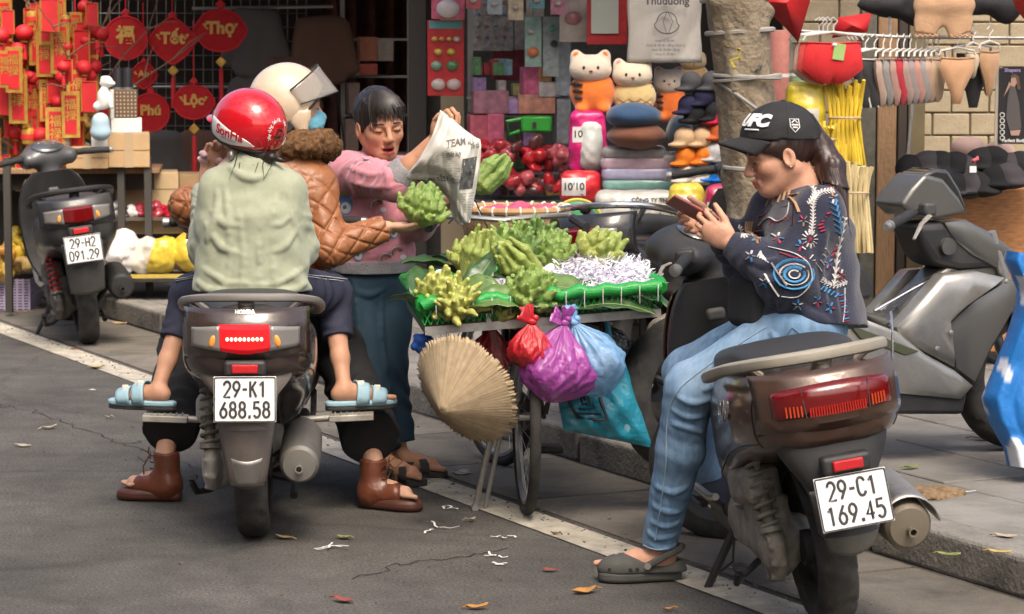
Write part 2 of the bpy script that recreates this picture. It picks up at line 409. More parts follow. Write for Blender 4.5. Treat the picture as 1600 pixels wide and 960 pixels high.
# the gutter: slabs with dark joints
gut = bpy.data.objects.new('gutter', None); COL.objects.link(gut); struct(gut)
mbs = MB().box((0, 0, 0), (.785, .56, .012)); slab_me = mesh_of('gutter_slab', mbs.v, mbs.f, False)
m_conc2 = M('gutter_concrete_slab', (.165, .148, .122), .92, var=.2, vscale=6, dirt=(.06, .053, .045), dscale=2.6, damt=.85, bump=.6, bscale=110, rnd=.14)
for i in range(26):
    o = link('gutter_slab', slab_me, m_conc2, gut); o.location = S(5.5 + i * .8, 4.3, .001 + R.uniform(-.002, .001)); o.rotation_euler = (0, 0, STREET)
m_dirt = M('gutter_dirt', (.05, .045, .038), .95, var=.3, vscale=40, bump=.8, bscale=120)
# kerb stones
kerb = bpy.data.objects.new('kerb', None); COL.objects.link(kerb); struct(kerb)
m_kerb = M('kerb_concrete', (.24, .225, .2), .9, var=.2, vscale=9, dirt=(.07, .065, .058), dscale=5, damt=.8, bump=.7, bscale=70, rnd=.12)
kb = MB().box((0, 0, .06), (.985, .16, .13)); ks_me = mesh_of('kerb_stone', kb.v, kb.f, False)
for i in range(34):
    o = link('kerb_stone', ks_me, m_kerb, kerb); o.location = S(4.5 + i * 1.0, 4.69, R.uniform(-.006, .004)); o.rotation_euler = (0, 0, STREET + R.uniform(-.004, .004))
    md = o.modifiers.new('b', 'BEVEL'); md.width = .018; md.segments = 3
# pavement slabs on a dark bed
pav = struct(obj('pavement', strip(-10, 60, 4.77, 14, .098), M('pavement_joint', (.05, .046, .04), .95, bump=.4), smooth=False))
m_slab = M('paving_stone', (.21, .2, .18), .85, var=.16, vscale=8, dirt=(.085, .078, .068), dscale=4, damt=.7, bump=.45, bscale=60, rnd=.16)
tb = MB().box((0, 0, 0), (.592, .392, .03)); tile_me = mesh_of('paving_slab', tb.v, tb.f, False)
n_t = 0
for j in range(7):
    for i in range(30):
        u = 5.0 + i * .6 + (.3 if j % 2 else 0); v = 4.97 + j * .4
        o = link('paving_slab', tile_me, m_slab, pav); o.location = S(u, v, .104 + R.uniform(-.0025, .0025)); o.rotation_euler = (R.uniform(-.003, .003), R.uniform(-.003, .003), STREET)
        md = o.modifiers.new('b', 'BEVEL'); md.width = .004; md.segments = 1; n_t += 1
# ---------------------------------------------------------------- fallen leaves and scraps on the ground
def leaf_mesh(name, ln_, wd, curl, n=8, seed=0):
    r = random.Random(seed); ph = r.uniform(0, 6)
    def fn(a, b):
        x = (a - .5) * ln_; wv = wd * (sin(pi * min(1, a * .93 + .04)) ** .8) * (1 + .15 * sin(7 * a + ph)); y = (b - .5) * wv
        return Ve((x, y, curl * (abs(b - .5) * 2) ** 1.5 * .5 + curl * .6 * (2 * a - 1) ** 2 + .002 + .15 * curl * sin(9 * a + ph + 4 * b)))
    mb = MB(); mb.grid(fn, n, 4); mb.tube([(-ln_ * .5 + .003, 0, .004 + curl * .6), (-ln_ * .72, .003, .003)], .0018, 5); return mb
LEAFC = {'tan': (.34, .24, .12), 'yellow': (.42, .31, .1), 'olive': (.2, .2, .075), 'red': (.25, .06, .045), 'pale': (.4, .34, .24), 'green': (.19, .23, .06), 'brown': (.17, .1, .05), 'orange': (.42, .2, .05)}
lv_me = {}
leaf_spots = [(152, 577, 'yellow', .15, 'pale yellow fallen leaf on the asphalt in front of the painted line'), (77, 671, 'pale', .11, 'small pale curled leaf on open asphalt far from the scooters'),
 (37, 699, 'pale', .1, 'greyish fallen leaf lying nearest the picture\'s left edge on asphalt'), (187, 508, 'tan', .17, 'large tan crumpled leaf at the kerb beside the black scooter'), (118, 548, 'red', .07, 'small red petal-like leaf by the painted line near the black scooter'),
 (444, 843, 'tan', .1, 'curled tan leaf just beside the rear tyre of the two riders\' scooter'), (538, 843, 'olive', .09, 'small olive leaf on the asphalt in front of the brown boots'), (746, 953, 'orange', .1, 'orange leaf at the bottom edge of the road'),
 (858, 894, 'red', .07, 'small dark red leaf on asphalt left of the grey clog'), (913, 928, 'orange', .13, 'long orange brown leaf next to the toe of the grey clog'), (536, 942, 'red', .11, 'dull red leaf lying at the bottom of the road'),
 (1045, 956, 'orange', .06, 'small bright orange leaf below the grey clog'), (735, 816, 'pale', .06, 'pale leaf scrap below the cart stand'), (170, 655, 'pale', .05, 'tiny pale scrap of leaf near the blue sandal'),
 (722, 745, 'pale', .1, 'crumpled pale leaf on the gutter concrete behind the cart stand'), (612, 692, 'tan', .09, 'tan leaf lying in the sunny patch of gutter'), (478, 505, 'tan', .06, 'tan leaf by kerb behind the dark scooter'),
 (868, 838, 'brown', .05, 'little brown leaf on the asphalt below the front of the cart'), (30, 489, 'tan', .16, 'tan leaf lying by the lilac crate'), (1150, 893, 'pale', .07, 'pale scrap under the side stand of the brown scooter')]
for i, (x, y, c, ln_, lab) in enumerate(leaf_spots):
    ln_ *= .62
    o = obj('fallen_leaf', leaf_mesh('l', ln_, ln_ * R.uniform(.42, .6), R.uniform(.003, .011), seed=i), M('leaf_' + c, LEAFC[c], .75, var=.35, vscale=35), sharp=180, solid=.0012)
    o.location = G(x, y) + Ve((0, 0, .005)); o.rotation_euler = (R.uniform(-.1, .1), R.uniform(-.1, .1), R.choice([0, pi]) + R.uniform(-.6, .6)); tag(o, lab, 'leaf', 'fallen leaves')
for i, (x, y, c, ln_, lab) in enumerate([(1482, 871, 'green', .1, 'green leaf lying near the edge of the kerb stones'), (1562, 867, 'yellow', .1, 'folded yellow leaf on the paving slabs nearest the kerb'), (1572, 842, 'pale', .1, 'pale leaf with a red stem on the paving slabs'),
  (1424, 733, 'green', .1, 'flat green leaf on the pavement behind the brown scooter'), (1412, 768, 'olive', .14, 'olive leaf on the heap of sweepings behind the brown scooter\'s muffler'), (1440, 775, 'tan', .12, 'tan leaf on the sweepings behind the brown scooter'), (1535, 688, 'brown', .12, 'brown leaf in shade under the grey scooter\'s front wheel')]):
    ln_ *= .7
    o = obj('fallen_leaf', leaf_mesh('l', ln_, ln_ * .5, .007, seed=40 + i), M('leaf_' + c, LEAFC[c], .75, var=.35, vscale=35), sharp=180, solid=.0012)
    o.location = G(x, y, .122) + Ve((0, 0, .005)); o.rotation_euler = (0, 0, R.uniform(-.7, .7)); tag(o, lab, 'leaf', 'fallen leaves')
m_paper = M('scrap_paper', (.75, .74, .72), .8, var=.05)
def scrap(x, y, ln_, lab, seed, z=.004):
    r = random.Random(seed); mb = MB()
    for k in range(3):
        p = Ve((r.uniform(-.3, .3) * ln_, r.uniform(-.3, .3) * ln_, .002)); a = r.uniform(0, 6); pts = []
        for q in range(7):
            pts.append(p.copy()); a += r.uniform(-.9, .9); p = p + Ve((cos(a), sin(a), r.uniform(-.15, .25))) * ln_ / 6; p.z = max(.001, p.z)
        mb.tube(pts, .0035, 4, flat=.25)
    o = obj('paper_scrap', mb, m_paper); o.location = G(x, y, z); tag(o, lab, 'litter', 'paper litter on the ground')
for i, (x, y, l, lab) in enumerate([(676, 826, .1, 'curl of white paper on the asphalt left of the cart stand'), (787, 839, .06, 'white paper knot on asphalt under the bicycle wheel'), (490, 858, .12, 'white streak of paper by the scooter rear tyre'), (775, 869, .06, 'thin white paper strip on asphalt near the painted line'),
   (698, 795, .06, 'white paper strip lying at the painted line by the cart stand'), (776, 882, .04, 'small white paper star on the asphalt'), (148, 610, .03, 'tiny white paper bit on asphalt near the blue sandal'), (1515, 768, .1, 'twisted white paper strip on the pavement slabs'), (718, 738, .06, 'white paper bit in the gutter by the bicycle'), (625, 736, .05, 'white bit of paper beside the black sandal')]):
    scrap(x, y, l * .8, lab, i, .122 if x > 1500 else .004)
r_ = random.Random(11); mb = MB()
for k in range(2600):
    if k < 1900: q = S(r_.uniform(6, 15), r_.gauss(4.02, .07))
    else: q = S(r_.uniform(6, 14), r_.uniform(1.5, 4.5))
    e = abs(r_.gauss(.0, .002)) + .001
    mb.box((q.x, q.y, e * .4 + .003), (e * r_.uniform(.8, 2), e, e), RZ(r_.uniform(0, 3)))
gv = obj('grit', mb, M('grit', (.14, .125, .105), .95, var=.5, vscale=60), smooth=False); stuff(gv); gv['label'] = 'small grit and gravel along the painted line'; 
m_crk = M('crack_dark', (.025, .023, .02), .95)
for ln in ([(-10, 632), (60, 645), (120, 668), (190, 694), (262, 714), (330, 740), (410, 772)], [(190, 694), (240, 690), (300, 676)], [(560, 905), (640, 880), (720, 872), (800, 858)]):
    pts = [];  q = [G(*p) for p in ln]
    for a, b in zip(q, q[1:]):
        for k in range(8): pts.append(a.lerp(b, k / 8) + Ve((R.gauss(0, .012), R.gauss(0, .02), .0015)))
    struct(obj('road_crack', MB().tube(pts, [R.uniform(.002, .006) for _ in pts], 4, flat=.15), m_crk))
# heap of sweepings by the kerb
sd = SDF(.008, .05)
c = G(1425, 775, .12); sd.ell(c, (.12, .08, .016)); sd.ell(c + Ve((.1, .05, 0)), (.08, .05, .012)); sd.noise(.009, 45)
o = sdf_obj('sweepings', sd, M('sweepings', (.2, .13, .07), .95, var=.5, vscale=50, bump=1, bscale=90)); tag(o, 'small heap of brown sweepings on the pavement behind the muffler', 'litter')
# ---------------------------------------------------------------- scooters (local: x forward, y left, z up, origin under the rear axle)
m_rub = M('tyre_rubber', (.022, .021, .02), .85, var=.25, vscale=25, dirt=(.12, .11, .095), dscale=9, damt=.4)
m_blk = M('black_plastic', (.022, .022, .023), .5, var=.2, vscale=20, dirt=(.08, .075, .067), dscale=7, damt=.22, bump=.12, bscale=400)
m_dgr = M('dark_grey_plastic', (.055, .054, .053), .55, var=.15, vscale=20, dirt=(.16, .15, .13), dscale=6, damt=.35, bump=.12, bscale=400)
m_seat = M('vinyl_seat', (.03, .03, .031), .5, var=.15, vscale=60, bump=.25, bscale=320)
m_alu = M('cast_aluminium', (.42, .4, .36), .5, .55, var=.15, vscale=20, dirt=(.2, .17, .13), dscale=7, damt=.75)
m_eng = M('grimy_engine_metal', (.3, .28, .24), .6, .4, var=.2, vscale=22, dirt=(.14, .115, .085), dscale=9, damt=.8, bump=.25, bscale=90)
m_chr = M('chrome', (.75, .75, .75), .18, 1.0, dirt=(.3, .28, .25), dscale=8, damt=.4)
m_steel = M('brushed_steel', (.45, .44, .42), .4, .9, dirt=(.17, .15, .12), dscale=9, damt=.5)
m_plate = M('plate_white', (.78, .78, .77), .4, dirt=(.5, .49, .46), dscale=8, damt=.3)
m_pltxt = M('plate_black', (.03, .03, .035), .5)
m_redlens = M('red_lens', (.13, .003, .004), .12, coat=.6)
m_redref = M('red_reflector', (.5, .01, .015), .25, bump=.3, bscale=500)
m_amber = M('amber_bulb', (.85, .32, .05), .3)
m_clear = M('clear_lens', (.2, .19, .18), .08, coat=.8)
m_smoke = M('smoked_lens', (.12, .1, .1), .08, coat=.8)
m_grip = M('grip_rubber', (.02, .02, .02), .7, bump=.5, bscale=250)
def smoothstep(t): t = max(0, min(1, t)); return t * t * (3 - 2 * t)
def interp(keys, t):
    for i in range(len(keys) - 1):
        a, b = keys[i], keys[i + 1]
        if t <= b[0] or i == len(keys) - 2:
            f = (t - a[0]) / (b[0] - a[0]); f = max(0, min(1, f))
            # catmull-ish
            p0 = keys[max(i - 1, 0)]; p3 = keys[min(i + 2, len(keys) - 1)]; out = []
            for k in range(1, len(a)):
                m1 = (b[k] - p0[k]) / max(1e-6, b[0] - p0[0]) * (b[0] - a[0]); m2 = (p3[k] - a[k]) / max(1e-6, p3[0] - a[0]) * (b[0] - a[0])
                out.append((2 * f ** 3 - 3 * f ** 2 + 1) * a[k] + (f ** 3 - 2 * f ** 2 + f) * m1 + (-2 * f ** 3 + 3 * f ** 2) * b[k] + (f ** 3 - f ** 2) * m2)
            return out
def sup(a, hw, zt, zb, e):                    # superellipse section point
    c, s = cos(a), sin(a); zc, hh = (zt + zb) / 2, (zt - zb) / 2
    return hw * math.copysign(abs(c) ** e, c), zc + hh * math.copysign(abs(s) ** e, s)
def wheel(par, x, rad, wid, spokes=5, label=None):
    wp = sub('wheel', par); wp.location = (x, 0, rad); n = 120
    prof = [(-.5, .70), (-.54, .80), (-.5, .9), (-.4, .955), (-.25, .985), (-.1, 1), (.1, 1), (.25, .985), (.4, .955), (.5, .9), (.54, .8), (.5, .7)]
    rs = []
    for i in range(n):
        a = 2 * pi * i / n; ring = []
        for j, (w_, q) in enumerate(prof):
            r = q * rad
            if 2 <= j <= 9:
                d = abs(j - 5.5)
                if ((i + int(d * 1.6)) % 10) < 2 and d > .6: r -= .006
                if j in (5, 6) and (i % 30) < 26: r -= .0025
            ring.append((r * sin(a), w_ * wid, r * cos(a)))
        rs.append(ring)
    rs.append(rs[0]); mb = MB(); mb.rings(rs, True, False); obj('tyre', mb, m_rub, wp, sharp=30)
    mb = MB(); mb.lathe([(rad * .7, -wid * .42), (rad * .66, -wid * .3), (rad * .6, -wid * .12), (rad * .6, wid * .12), (rad * .66, wid * .3), (rad * .7, wid * .42)], axis='Y', n=48)
    mb.lathe([(.015, -wid * .6), (.045, -wid * .55), (.05, wid * .5), (.015, wid * .6)], axis='Y', n=20, caps=True)
    for k in range(spokes):
        a = 2 * pi * k / spokes; mb.tube([(.04 * sin(a), 0, .04 * cos(a)), (rad * .63 * sin(a + .1), 0, rad * .63 * cos(a + .1))], [.016, .012], 8)
    obj('rim', mb, m_blk, wp); return wp
def arc(cx, cy, rx, ry, a0, a1, n=10): return [(cx + rx * cos(math.radians(a0 + (a1 - a0) * i / n)), cy + ry * sin(math.radians(a0 + (a1 - a0) * i / n))) for i in range(n + 1)]
STROKE = {'0': [arc(.5, .72, .5, .28, 0, 180) + arc(.5, .28, .5, .28, 180, 360) + [(1, .72)]], '1': [[(.1, .75), (.55, 1), (.55, 0)]], '2': [arc(.5, .72, .5, .28, 170, -25) + [(0, 0), (1, 0)]],
 '3': [arc(.45, .75, .5, .25, 150, -90) , arc(.45, .25, .55, .25, 90, -150)], '4': [[(.7, 0), (.7, 1), (0, .3), (1, .3)]], '5': [[(.9, 1), (.1, 1), (.05, .55)] + arc(.48, .32, .52, .32, 120, -150)],
 '6': [[(.8, 1), (.15, .5)] + arc(.5, .3, .5, .3, 160, -200)], '8': [arc(.5, .76, .42, .24, 0, 360, 14), arc(.5, .27, .5, .27, 0, 360, 14)], '9': [[(.2, 0), (.85, .5)] + arc(.5, .7, .5, .3, -20, -380)],
 '7': [[(0, 1), (1, 1), (.35, 0)]], '-': [[(.15, .48), (.85, .48)]], '.': [[(.3, .07), (.7, .07)], [(.3, .02), (.7, .02)]], 'K': [[(.05, 0), (.05, 1)], [(.95, 1), (.08, .42)], [(.35, .6), (1, 0)]], 'H': [[(0, 0), (0, 1)], [(1, 0), (1, 1)], [(0, .5), (1, .5)]], 'C': [arc(.5, .7, .5, .3, 15, 180) + arc(.5, .3, .5, .3, 180, 345)]}
def number_plate(par, c, tilt, txt, m):
    # plate faces backwards (-x); tilt leans its top forward
    pl = sub('number_plate', par); pl.location = c; pl.rotation_euler = (0, tilt, 0)
    mb = MB(); mb.box((0, 0, 0), (.004, .19, .14)); obj('plate_sheet', mb, m_plate, pl, bevel=.0018)
    fr = MB(); w2, h2 = .088, .063
    pts = []
    for cx, cz, a0 in ((w2, h2, 0), (-w2, h2, 90), (-w2, -h2, 180), (w2, -h2, 270)):
        for q in range(4): a = math.radians(a0 + q * 30); pts.append((-.0035, cx + .004 * cos(a), cz + .004 * sin(a)))
    fr.tube(pts, .0018, 5, closed=True); obj('border', fr, m_pltxt, pl)
    for t, z in ((txt[0], .0315), (txt[1], -.0315)):
        adv = [.016 if c == '.' else .022 if c == '-' else .0285 for c in t]; x = -sum(adv) / 2
        for c, a in zip(t, adv):
            mb = MB()
            for st_ in STROKE[c]: mb.tube([(-.0025, -(x + a * .5 + (px - .5) * .019), z + (pz - .5) * .047) for px, pz in st_], .0038, 6, flat=1)
            obj('character', mb, m_pltxt, pl); x += a
    return pl
def spring(par, a, b, r, turns, mat, wr=.006):
    a, b = Vector(a), Vector(b); ax = (b - a).normalized(); e1 = ax.orthogonal().normalized(); e2 = ax.cross(e1); n = int(turns * 14); mb = MB()
    lo, hi = .12, .92
    mb.tube([a + (b - a) * (lo + (hi - lo) * i / n) + (e1 * cos(i / 14 * 2 * pi) + e2 * sin(i / 14 * 2 * pi)) * r for i in range(n + 1)], wr, 6)
    sh = sub('shock_absorber', par)
    obj('coil_spring', mb, mat, sh); mb = MB(); mb.tube([a, a + (b - a) * .5], .017, 12); mb.tube([a + (b - a) * .5, b], .011, 10); mb.tube([a + (b - a) * .08, a + (b - a) * .13], r + .006, 14); mb.tube([a + (b - a) * .91, a + (b - a) * .96], r + .004, 14)
    mb.lathe([(.006, -.02), (.02, -.02), (.02, .02), (.006, .02)], c=a, axis='Y', n=14, caps=True); obj('damper', mb, m_eng, sh); return sh
def scooter(name, label, loc, heading, lean, st, steer=0.0, group=None):
    t = thing(name, label, 'scooter', loc, (lean, 0, heading), group)
    t.rotation_mode = 'XYZ'
    WB = st.get('wb', 1.27); rr = st.get('rr', .225); fr_ = st.get('fr', .24)
    body = st['body']; N = 40
    wheel(t, 0, rr, .1); 
    # body shell under the seat: keys x -> (half width, top, bottom, exponent)
    BK = st.get('bk', [(-.40, .10, .70, .585, .7), (-.37, .15, .735, .56, .65), (-.28, .195, .75, .535, .62), (-.12, .21, .75, .50, .62), (.08, .205, .735, .44, .62), (.30, .185, .72, .34, .65), (.48, .155, .69, .28, .7), (.60, .12, .62, .26, .8)])
    def shell(s, a, off=0.):
        x = BK[0][0] + (BK[-1][0] - BK[0][0]) * s; hw, zt, zb, e = interp(BK, x); y, z = sup(a, hw, zt, zb, e)
        if off:
            zc = (zt + zb) / 2; n = Ve((0, y / hw ** 2, (z - zc) / ((zt - zb) / 2) ** 2))
            if s < .08: n = n.normalized() * (s / .08) + Ve((-1, 0, 0)) * (1.2 - s / .08)
            n.normalize(); x += n.x * off; y += n.y * off; z += n.z * off
        return Ve((x, y, z))
    def patch(s0, s1, a0, a1, off, nu=14, nv=16, edge=True):
        mb = MB(); mb.grid(lambda p, q: shell(s0 + (s1 - s0) * p, a0 + (a1 - a0) * q, off * (min(1, 12 * min(p, 1 - p, q, 1 - q)) if edge else 1)), nu, nv); return mb
    mb = MB(); mb.rings([[shell(i / 36, 2 * pi * j / N) for j in range(N)] for i in range(37)]); bd = obj('body_shell', mb, body, t, sharp=50)
    # tail end: curved slab closing the shell, with lamp cluster
    zl = st.get('lamp_z', .655); TX = BK[0][0]
    def tail(yv, zv, off):                     # rear face: bulges backwards
        return Ve((TX - .025 - off + 1.2 * yv * yv + 45 * yv ** 4 + .6 * max(0, zv - zl - .03) + 1.6 * max(0, zl - .055 - zv), yv, zv))
    def tailpatch(poly_l, poly_r, zt_f, zb_f, off, n=16, m=6):
        mb = MB(); mb.grid(lambda p, q: tail(poly_l + (poly_r - poly_l) * p, zb_f(p) + (zt_f(p) - zb_f(p)) * q, off * (1 if 0 < q < 1 and 0 < p < 1 else .1)), n, m); return mb
    hl = st.get('lamp_half', .15)
    mb = MB(); mb.grid(lambda p, q: tail(-.19 + .38 * p, zl - .105 + .03 * abs(2 * p - 1) ** 2 + (.185 - .03 * abs(2 * p - 1) ** 2) * q, 0), 24, 10); obj('tail_panel', mb, body, t, solid=.012)
    lamp = sub('tail_lamp', t)
    if st['lamp'] == 'wide':
        zt = lambda p: zl + .052 - .014 * (2 * p - 1) ** 2; zb = lambda p: zl - .048 + .028 * (2 * p - 1) ** 2 * .3 + .02 * (1 - (2 * p - 1) ** 2)
        obj('lens', tailpatch(-hl, hl, zt, zb, .014), m_redlens, lamp, solid=.006)
        mb = MB()
        for k in range(22):
            p = .28 + .44 * k / 21; y = -hl + 2 * hl * p; mb.box(tail(y, zl - .018, .021), (.004, .0035, .024))
        obj('reflector_rib', mb, M('lamp_rib', (.42, .015, .008), .3), lamp)
        for sgn in (1, -1):
            obj('lens_divider', MB().tube([tail(sgn * .088, zl + .045, .021), tail(sgn * .084, zl - .03, .021)], .002, 5), m_blk, lamp)
            mb = MB()
            for k in range(5): mb.box(tail(sgn * (hl - .035 - .009 * k), zl - .012, .0205), (.004, .004, .028))
            obj('indicator_rib', mb, M('lamp_rib_orange', (.45, .05, .012), .3), lamp)
    else:
        zt = lambda p: zl + .032 - .012 * (2 * p - 1) ** 2; zb = lambda p: zl - .03 - .018 * (2 * p - 1) ** 2
        lit = st['lamp'] == 'lit'
        for sgn in (1, -1):
            mb = MB(); y0, y1 = sgn * .075, sgn * hl
            mb.grid(lambda p, q: tail(y0 + (y1 - y0) * p, zl - .045 + .012 * p + (.078 - .02 * p) * q, .011), 8, 5); obj('indicator_lens', mb, m_clear, lamp, solid=.005)
            mb = MB(); mb.ell(tail(sgn * .098, zl - .014, .013), (.006, .01, .02), 12, 8, RX(sgn * .3)); obj('indicator_bulb', mb, m_amber, lamp)
        obj('lens', tailpatch(-.082, .082, lambda p: zl + .036, lambda p: zl - .042 - .01 * (1 - (2 * p - 1) ** 2), .016), m_redlens if not lit else M('brake_lens_lit', (.5, .008, .012), .15, emit=.35, coat=.5), lamp, solid=.006)
        if lit:
            for k in range(9):
                mb = MB(); mb.ell(tail(-.052 + .013 * k, zl - .006, .026), (.004, .005, .006), 10, 6); obj('brake_light_diode', mb, M('brake_diode', (1, .12, .08), .3, emit=9), lamp)
    # lower tail: undertail hugger, reflector, plate, mudguard
    pz = st.get('plate_z', .46); px_ = st.get('plate_x', TX - .015); tl = st.get('plate_tilt', .12); um = st.get('under', m_dgr)
    mb = MB(); rs = []
    for k in range(9):
        f = k / 8; z = .585 - (.585 - (pz - .10)) * f; hw = .15 - .075 * smoothstep(f * 1.4); x = TX + .06 - .05 * f + .02; th = .10 - .05 * f
        rs.append([(x - .045 * cos(a) - .01 + (th if cos(a) < 0 else 0), hw * sin(a), z) for a in [2 * pi * j / 20 for j in range(20)]])
    mb.rings(rs); obj('undertail', mb, um, t)
    mgz = st.get('guard_z', .20); gw = st.get('guard_w', .088)
    mb = MB(); mb.grid(lambda p, q: Ve((px_ + .018 + .10 * p * p * .6 - .028 * (1 - (2 * q - 1) ** 2), (gw - .045 * p ** 1.3 * (1 if mgz < .3 else .4)) * (2 * q - 1), pz + .03 - (pz + .03 - mgz) * p + (.018 * (2 * q - 1) ** 2 if p > .95 else 0))), 14, 12)
    obj('mudguard', mb, st.get('guard', um), t, solid=.006)
    if st.get('guard_tip'):
        mb = MB(); mb.grid(lambda p, q: Ve((px_ + .012 + .10 * (.72 + .28 * p) ** 2 * .6 - .028 * (1 - (2 * q - 1) ** 2), (gw - .002 - .045 * (.72 + .28 * p) ** 1.3) * (2 * q - 1), pz + .03 - (pz + .03 - mgz) * (.72 + .25 * p) + .02 * (2 * q - 1) ** 2 * (1 - p) )), 6, 10); obj('mudguard_tip', mb, m_steel, t, solid=.003)
    mb = MB(); mb.box((px_ - .026, 0, pz + .092), (.012, st.get('refl_w', .08), .027)); obj('reflector', mb, m_redref, t, bevel=.004)
    mb = MB(); mb.box((px_ + .004, 0, pz + .092), (.05, .13, .05)); obj('reflector_housing', mb, m_blk, t, bevel=.012, seg=3)
    number_plate(t, (px_ - .034, 0, pz), tl, st['plate'], m_plate)
    # seat
    SKt = st.get('seat', [(-.22, .10, .775), (-.12, .15, .80), (.05, .16, .80), (.22, .155, .775), (.36, .145, .755), (.52, .11, .75), (.62, .06, .74)])
    def seatring(s):
        x = SKt[0][0] + (SKt[-1][0] - SKt[0][0]) * s; hw, zt = interp(SKt, x); return [Ve((x, *sup(2 * pi * j / 28, hw, zt, zt - .10, .6))) for j in range(28)]
    mb = MB(); mb.rings([seatring(i / 22) for i in range(23)]); obj('seat', mb, st.get('seat_mat', m_seat), t, sharp=60)
    # grab rail
    gz = st.get('rail_z', .79); gm = st['rail']
    gr = [(.18, .20, gz - .06), (.05, .215, gz - .035), (-.10, .21, gz - .005), (-.22, .185, gz + .015), (-.31, .13, gz + .028), (-.345, .06, gz + .032)]
    pts = [Vector(p) for p in gr] + [Ve((-.352, 0, gz + .033))] + [Ve((p[0], -p[1], p[2])) for p in reversed(gr)]
    # smooth
    sp = []
    for i in range(len(pts) - 1):
        for q in range(4):
            f = q / 4; p0, p1, p2, p3 = pts[max(i - 1, 0)], pts[i], pts[i + 1], pts[min(i + 2, len(pts) - 1)]
            sp.append(.5 * ((2 * p1) + (p2 - p0) * f + (2 * p0 - 5 * p1 + 4 * p2 - p3) * f * f + (3 * p1 - p0 - 3 * p2 + p3) * f ** 3))
    sp.append(pts[-1]); mb = MB(); rs = []
    for i, p in enumerate(sp):
        tg = (sp[min(i + 1, len(sp) - 1)] - sp[max(i - 1, 0)]).normalized(); out = Ve((tg.y, -tg.x, 0)).normalized(); up = Ve((0, 0, 1)); wd = st.get('rail_w', .019); ht = st.get('rail_h', .013)
        rs.append([p + out * wd * math.copysign(abs(cos(a)) ** .7, cos(a)) + up * ht * math.copysign(abs(sin(a)) ** .7, sin(a)) for a in [2 * pi * j / 12 for j in range(12)]])
    mb.rings(rs); rail = obj('grab_rail', mb, gm, t)
    mb = MB(); mb.tube([(-.345, 0, gz + .02), (-.25, 0, gz - .06)], [.026, .03], 10, flat=.6); mb.tube([(-.33, .0, gz + .005), (-.33, .0, gz - .07)], .02, 10)
    obj('rail_bracket', mb, gm, rail)
    for s_ in (1, -1): obj('rail_strut', MB().tube([(-.2, s_ * .17, gz + .01), (-.15, s_ * .10, gz - .05)], .011, 8), gm, rail)
    # engine and transmission on the left, muffler on the right
    em = st.get('engine', m_eng); sd = SDF(.006, .03)
    sd.ecap((.02, .105, .235), (.38, .11, .26), (0, 0, 1), (.085, .05), (.075, .055)); sd.ell((.0, .13, .235), (.085, .035, .085), k=.012); sd.ell((.34, .13, .265), (.075, .035, .08), k=.012)
    sd.box((.10, .11, .345), (.24, .085, .09), rad=.025); sd.box((.40, .02, .25), (.2, .2, .16), rad=.04); sd.cap((.05, .07, .24), (.3, -.03, .24), .06)
    for q in range(9):
        a = q * .7; sd.cap((.0 + .078 * cos(a), .12, .235 + .078 * sin(a)), (.0 + .078 * cos(a), .15, .235 + .078 * sin(a)), .008, k=.008)
    for q in range(5): sd.box((.2 + .035 * q, .155, .262), (.012, .02, .11), rad=.004, k=.006)
    sd.noise(.0015, 60)
    eg = sdf_obj('engine_casing', sd, em, t)
    sd = SDF(.006, .02); sd.box((.12, .13, .40), (.27, .10, .11), RY(.15), rad=.03); sd.box((.12, .17, .40), (.2, .03, .07), RY(.15), rad=.012, k=.008)
    obj_air = sdf_obj('air_filter_box', sd, st.get('airbox', em), t)
    spring(t, (-.045, .135, .27), (.03, .14, .545), .028, 8, st.get('shock', m_eng))
    mx = st.get('muffler', m_dgr); mu = sub('muffler', t); mr = st.get('muf_r', .062)
    mz, my, mxx = st.get('muf_z', .27), -st.get('muf_y', .17), st.get('muf_x', -.20); RYm = Matrix.Rotation(-.12, 3, 'Y')
    mb = MB(); mb.lathe([(.02, .42), (mr * .75, .4), (mr, .33), (mr * 1.05, .1), (mr, .012), (mr * .93, 0)], c=(mxx, my, mz), axis='X', n=28, m=RYm); obj('canister', mb, mx, mu)
    mb = MB(); mb.lathe([(mr * .95, .002), (mr * .8, -.012), (.02, -.015)], c=(mxx, my, mz), axis='X', n=28, m=RYm, caps=True); mb.lathe([(.011, .0), (.013, -.035), (.009, -.035), (.008, 0)], c=(mxx - .01, my, mz - .01), axis='X', n=12); obj('end_cap', mb, st.get('muf_cap', m_eng), mu)
    if st.get('shield'):
        mb = MB(); mb.grid(lambda p, q: Ve((mxx - .02 + .3 * p, my + (mr + .016) * cos(.5 + 2.6 * q), mz + .035 * p + (mr + .016) * sin(.5 + 2.6 * q))), 8, 12); obj('heat_shield', mb, st['shield'], mu, solid=.004)
    mb = MB(); mb.tube([(mxx + .25, my + .02, mz + .03), (.2, -.13, .34)], .014, 8); mb.tube([(mxx + .4, my, mz + .02), (.42, -.1, .17), (.5, -.02, .15)], .017, 10); mb.tube([(0, -.05, rr), (.05, -.13, rr + .05), (.12, -.13, .33)], .018, 8); obj('mounting_arm', mb, m_blk, mu)
    # inner fender above the rear tyre
    mb = MB(); mb.grid(lambda p, q: Ve(((rr + .04) * cos(.35 + 2.2 * p), .075 * (2 * q - 1), rr + (rr + .04 - .015 * (2 * q - 1) ** 2) * sin(.35 + 2.2 * p))), 16, 6); obj('inner_fender', mb, m_blk, t, solid=.004)
    # floor, lower cowl, leg shield, tunnel
    fz = .275; fm = st.get('floor', m_blk)
    sd = SDF(.009, .04); sd.box((.78, 0, fz - .02), (.52, .30, .05), rad=.02); sd.box((.72, 0, fz - .09), (.5, .22, .12), rad=.05); sd.ecap((.52, 0, .40), (.58, 0, .58), (0, 1, 0), (.13, .05), (.11, .05))
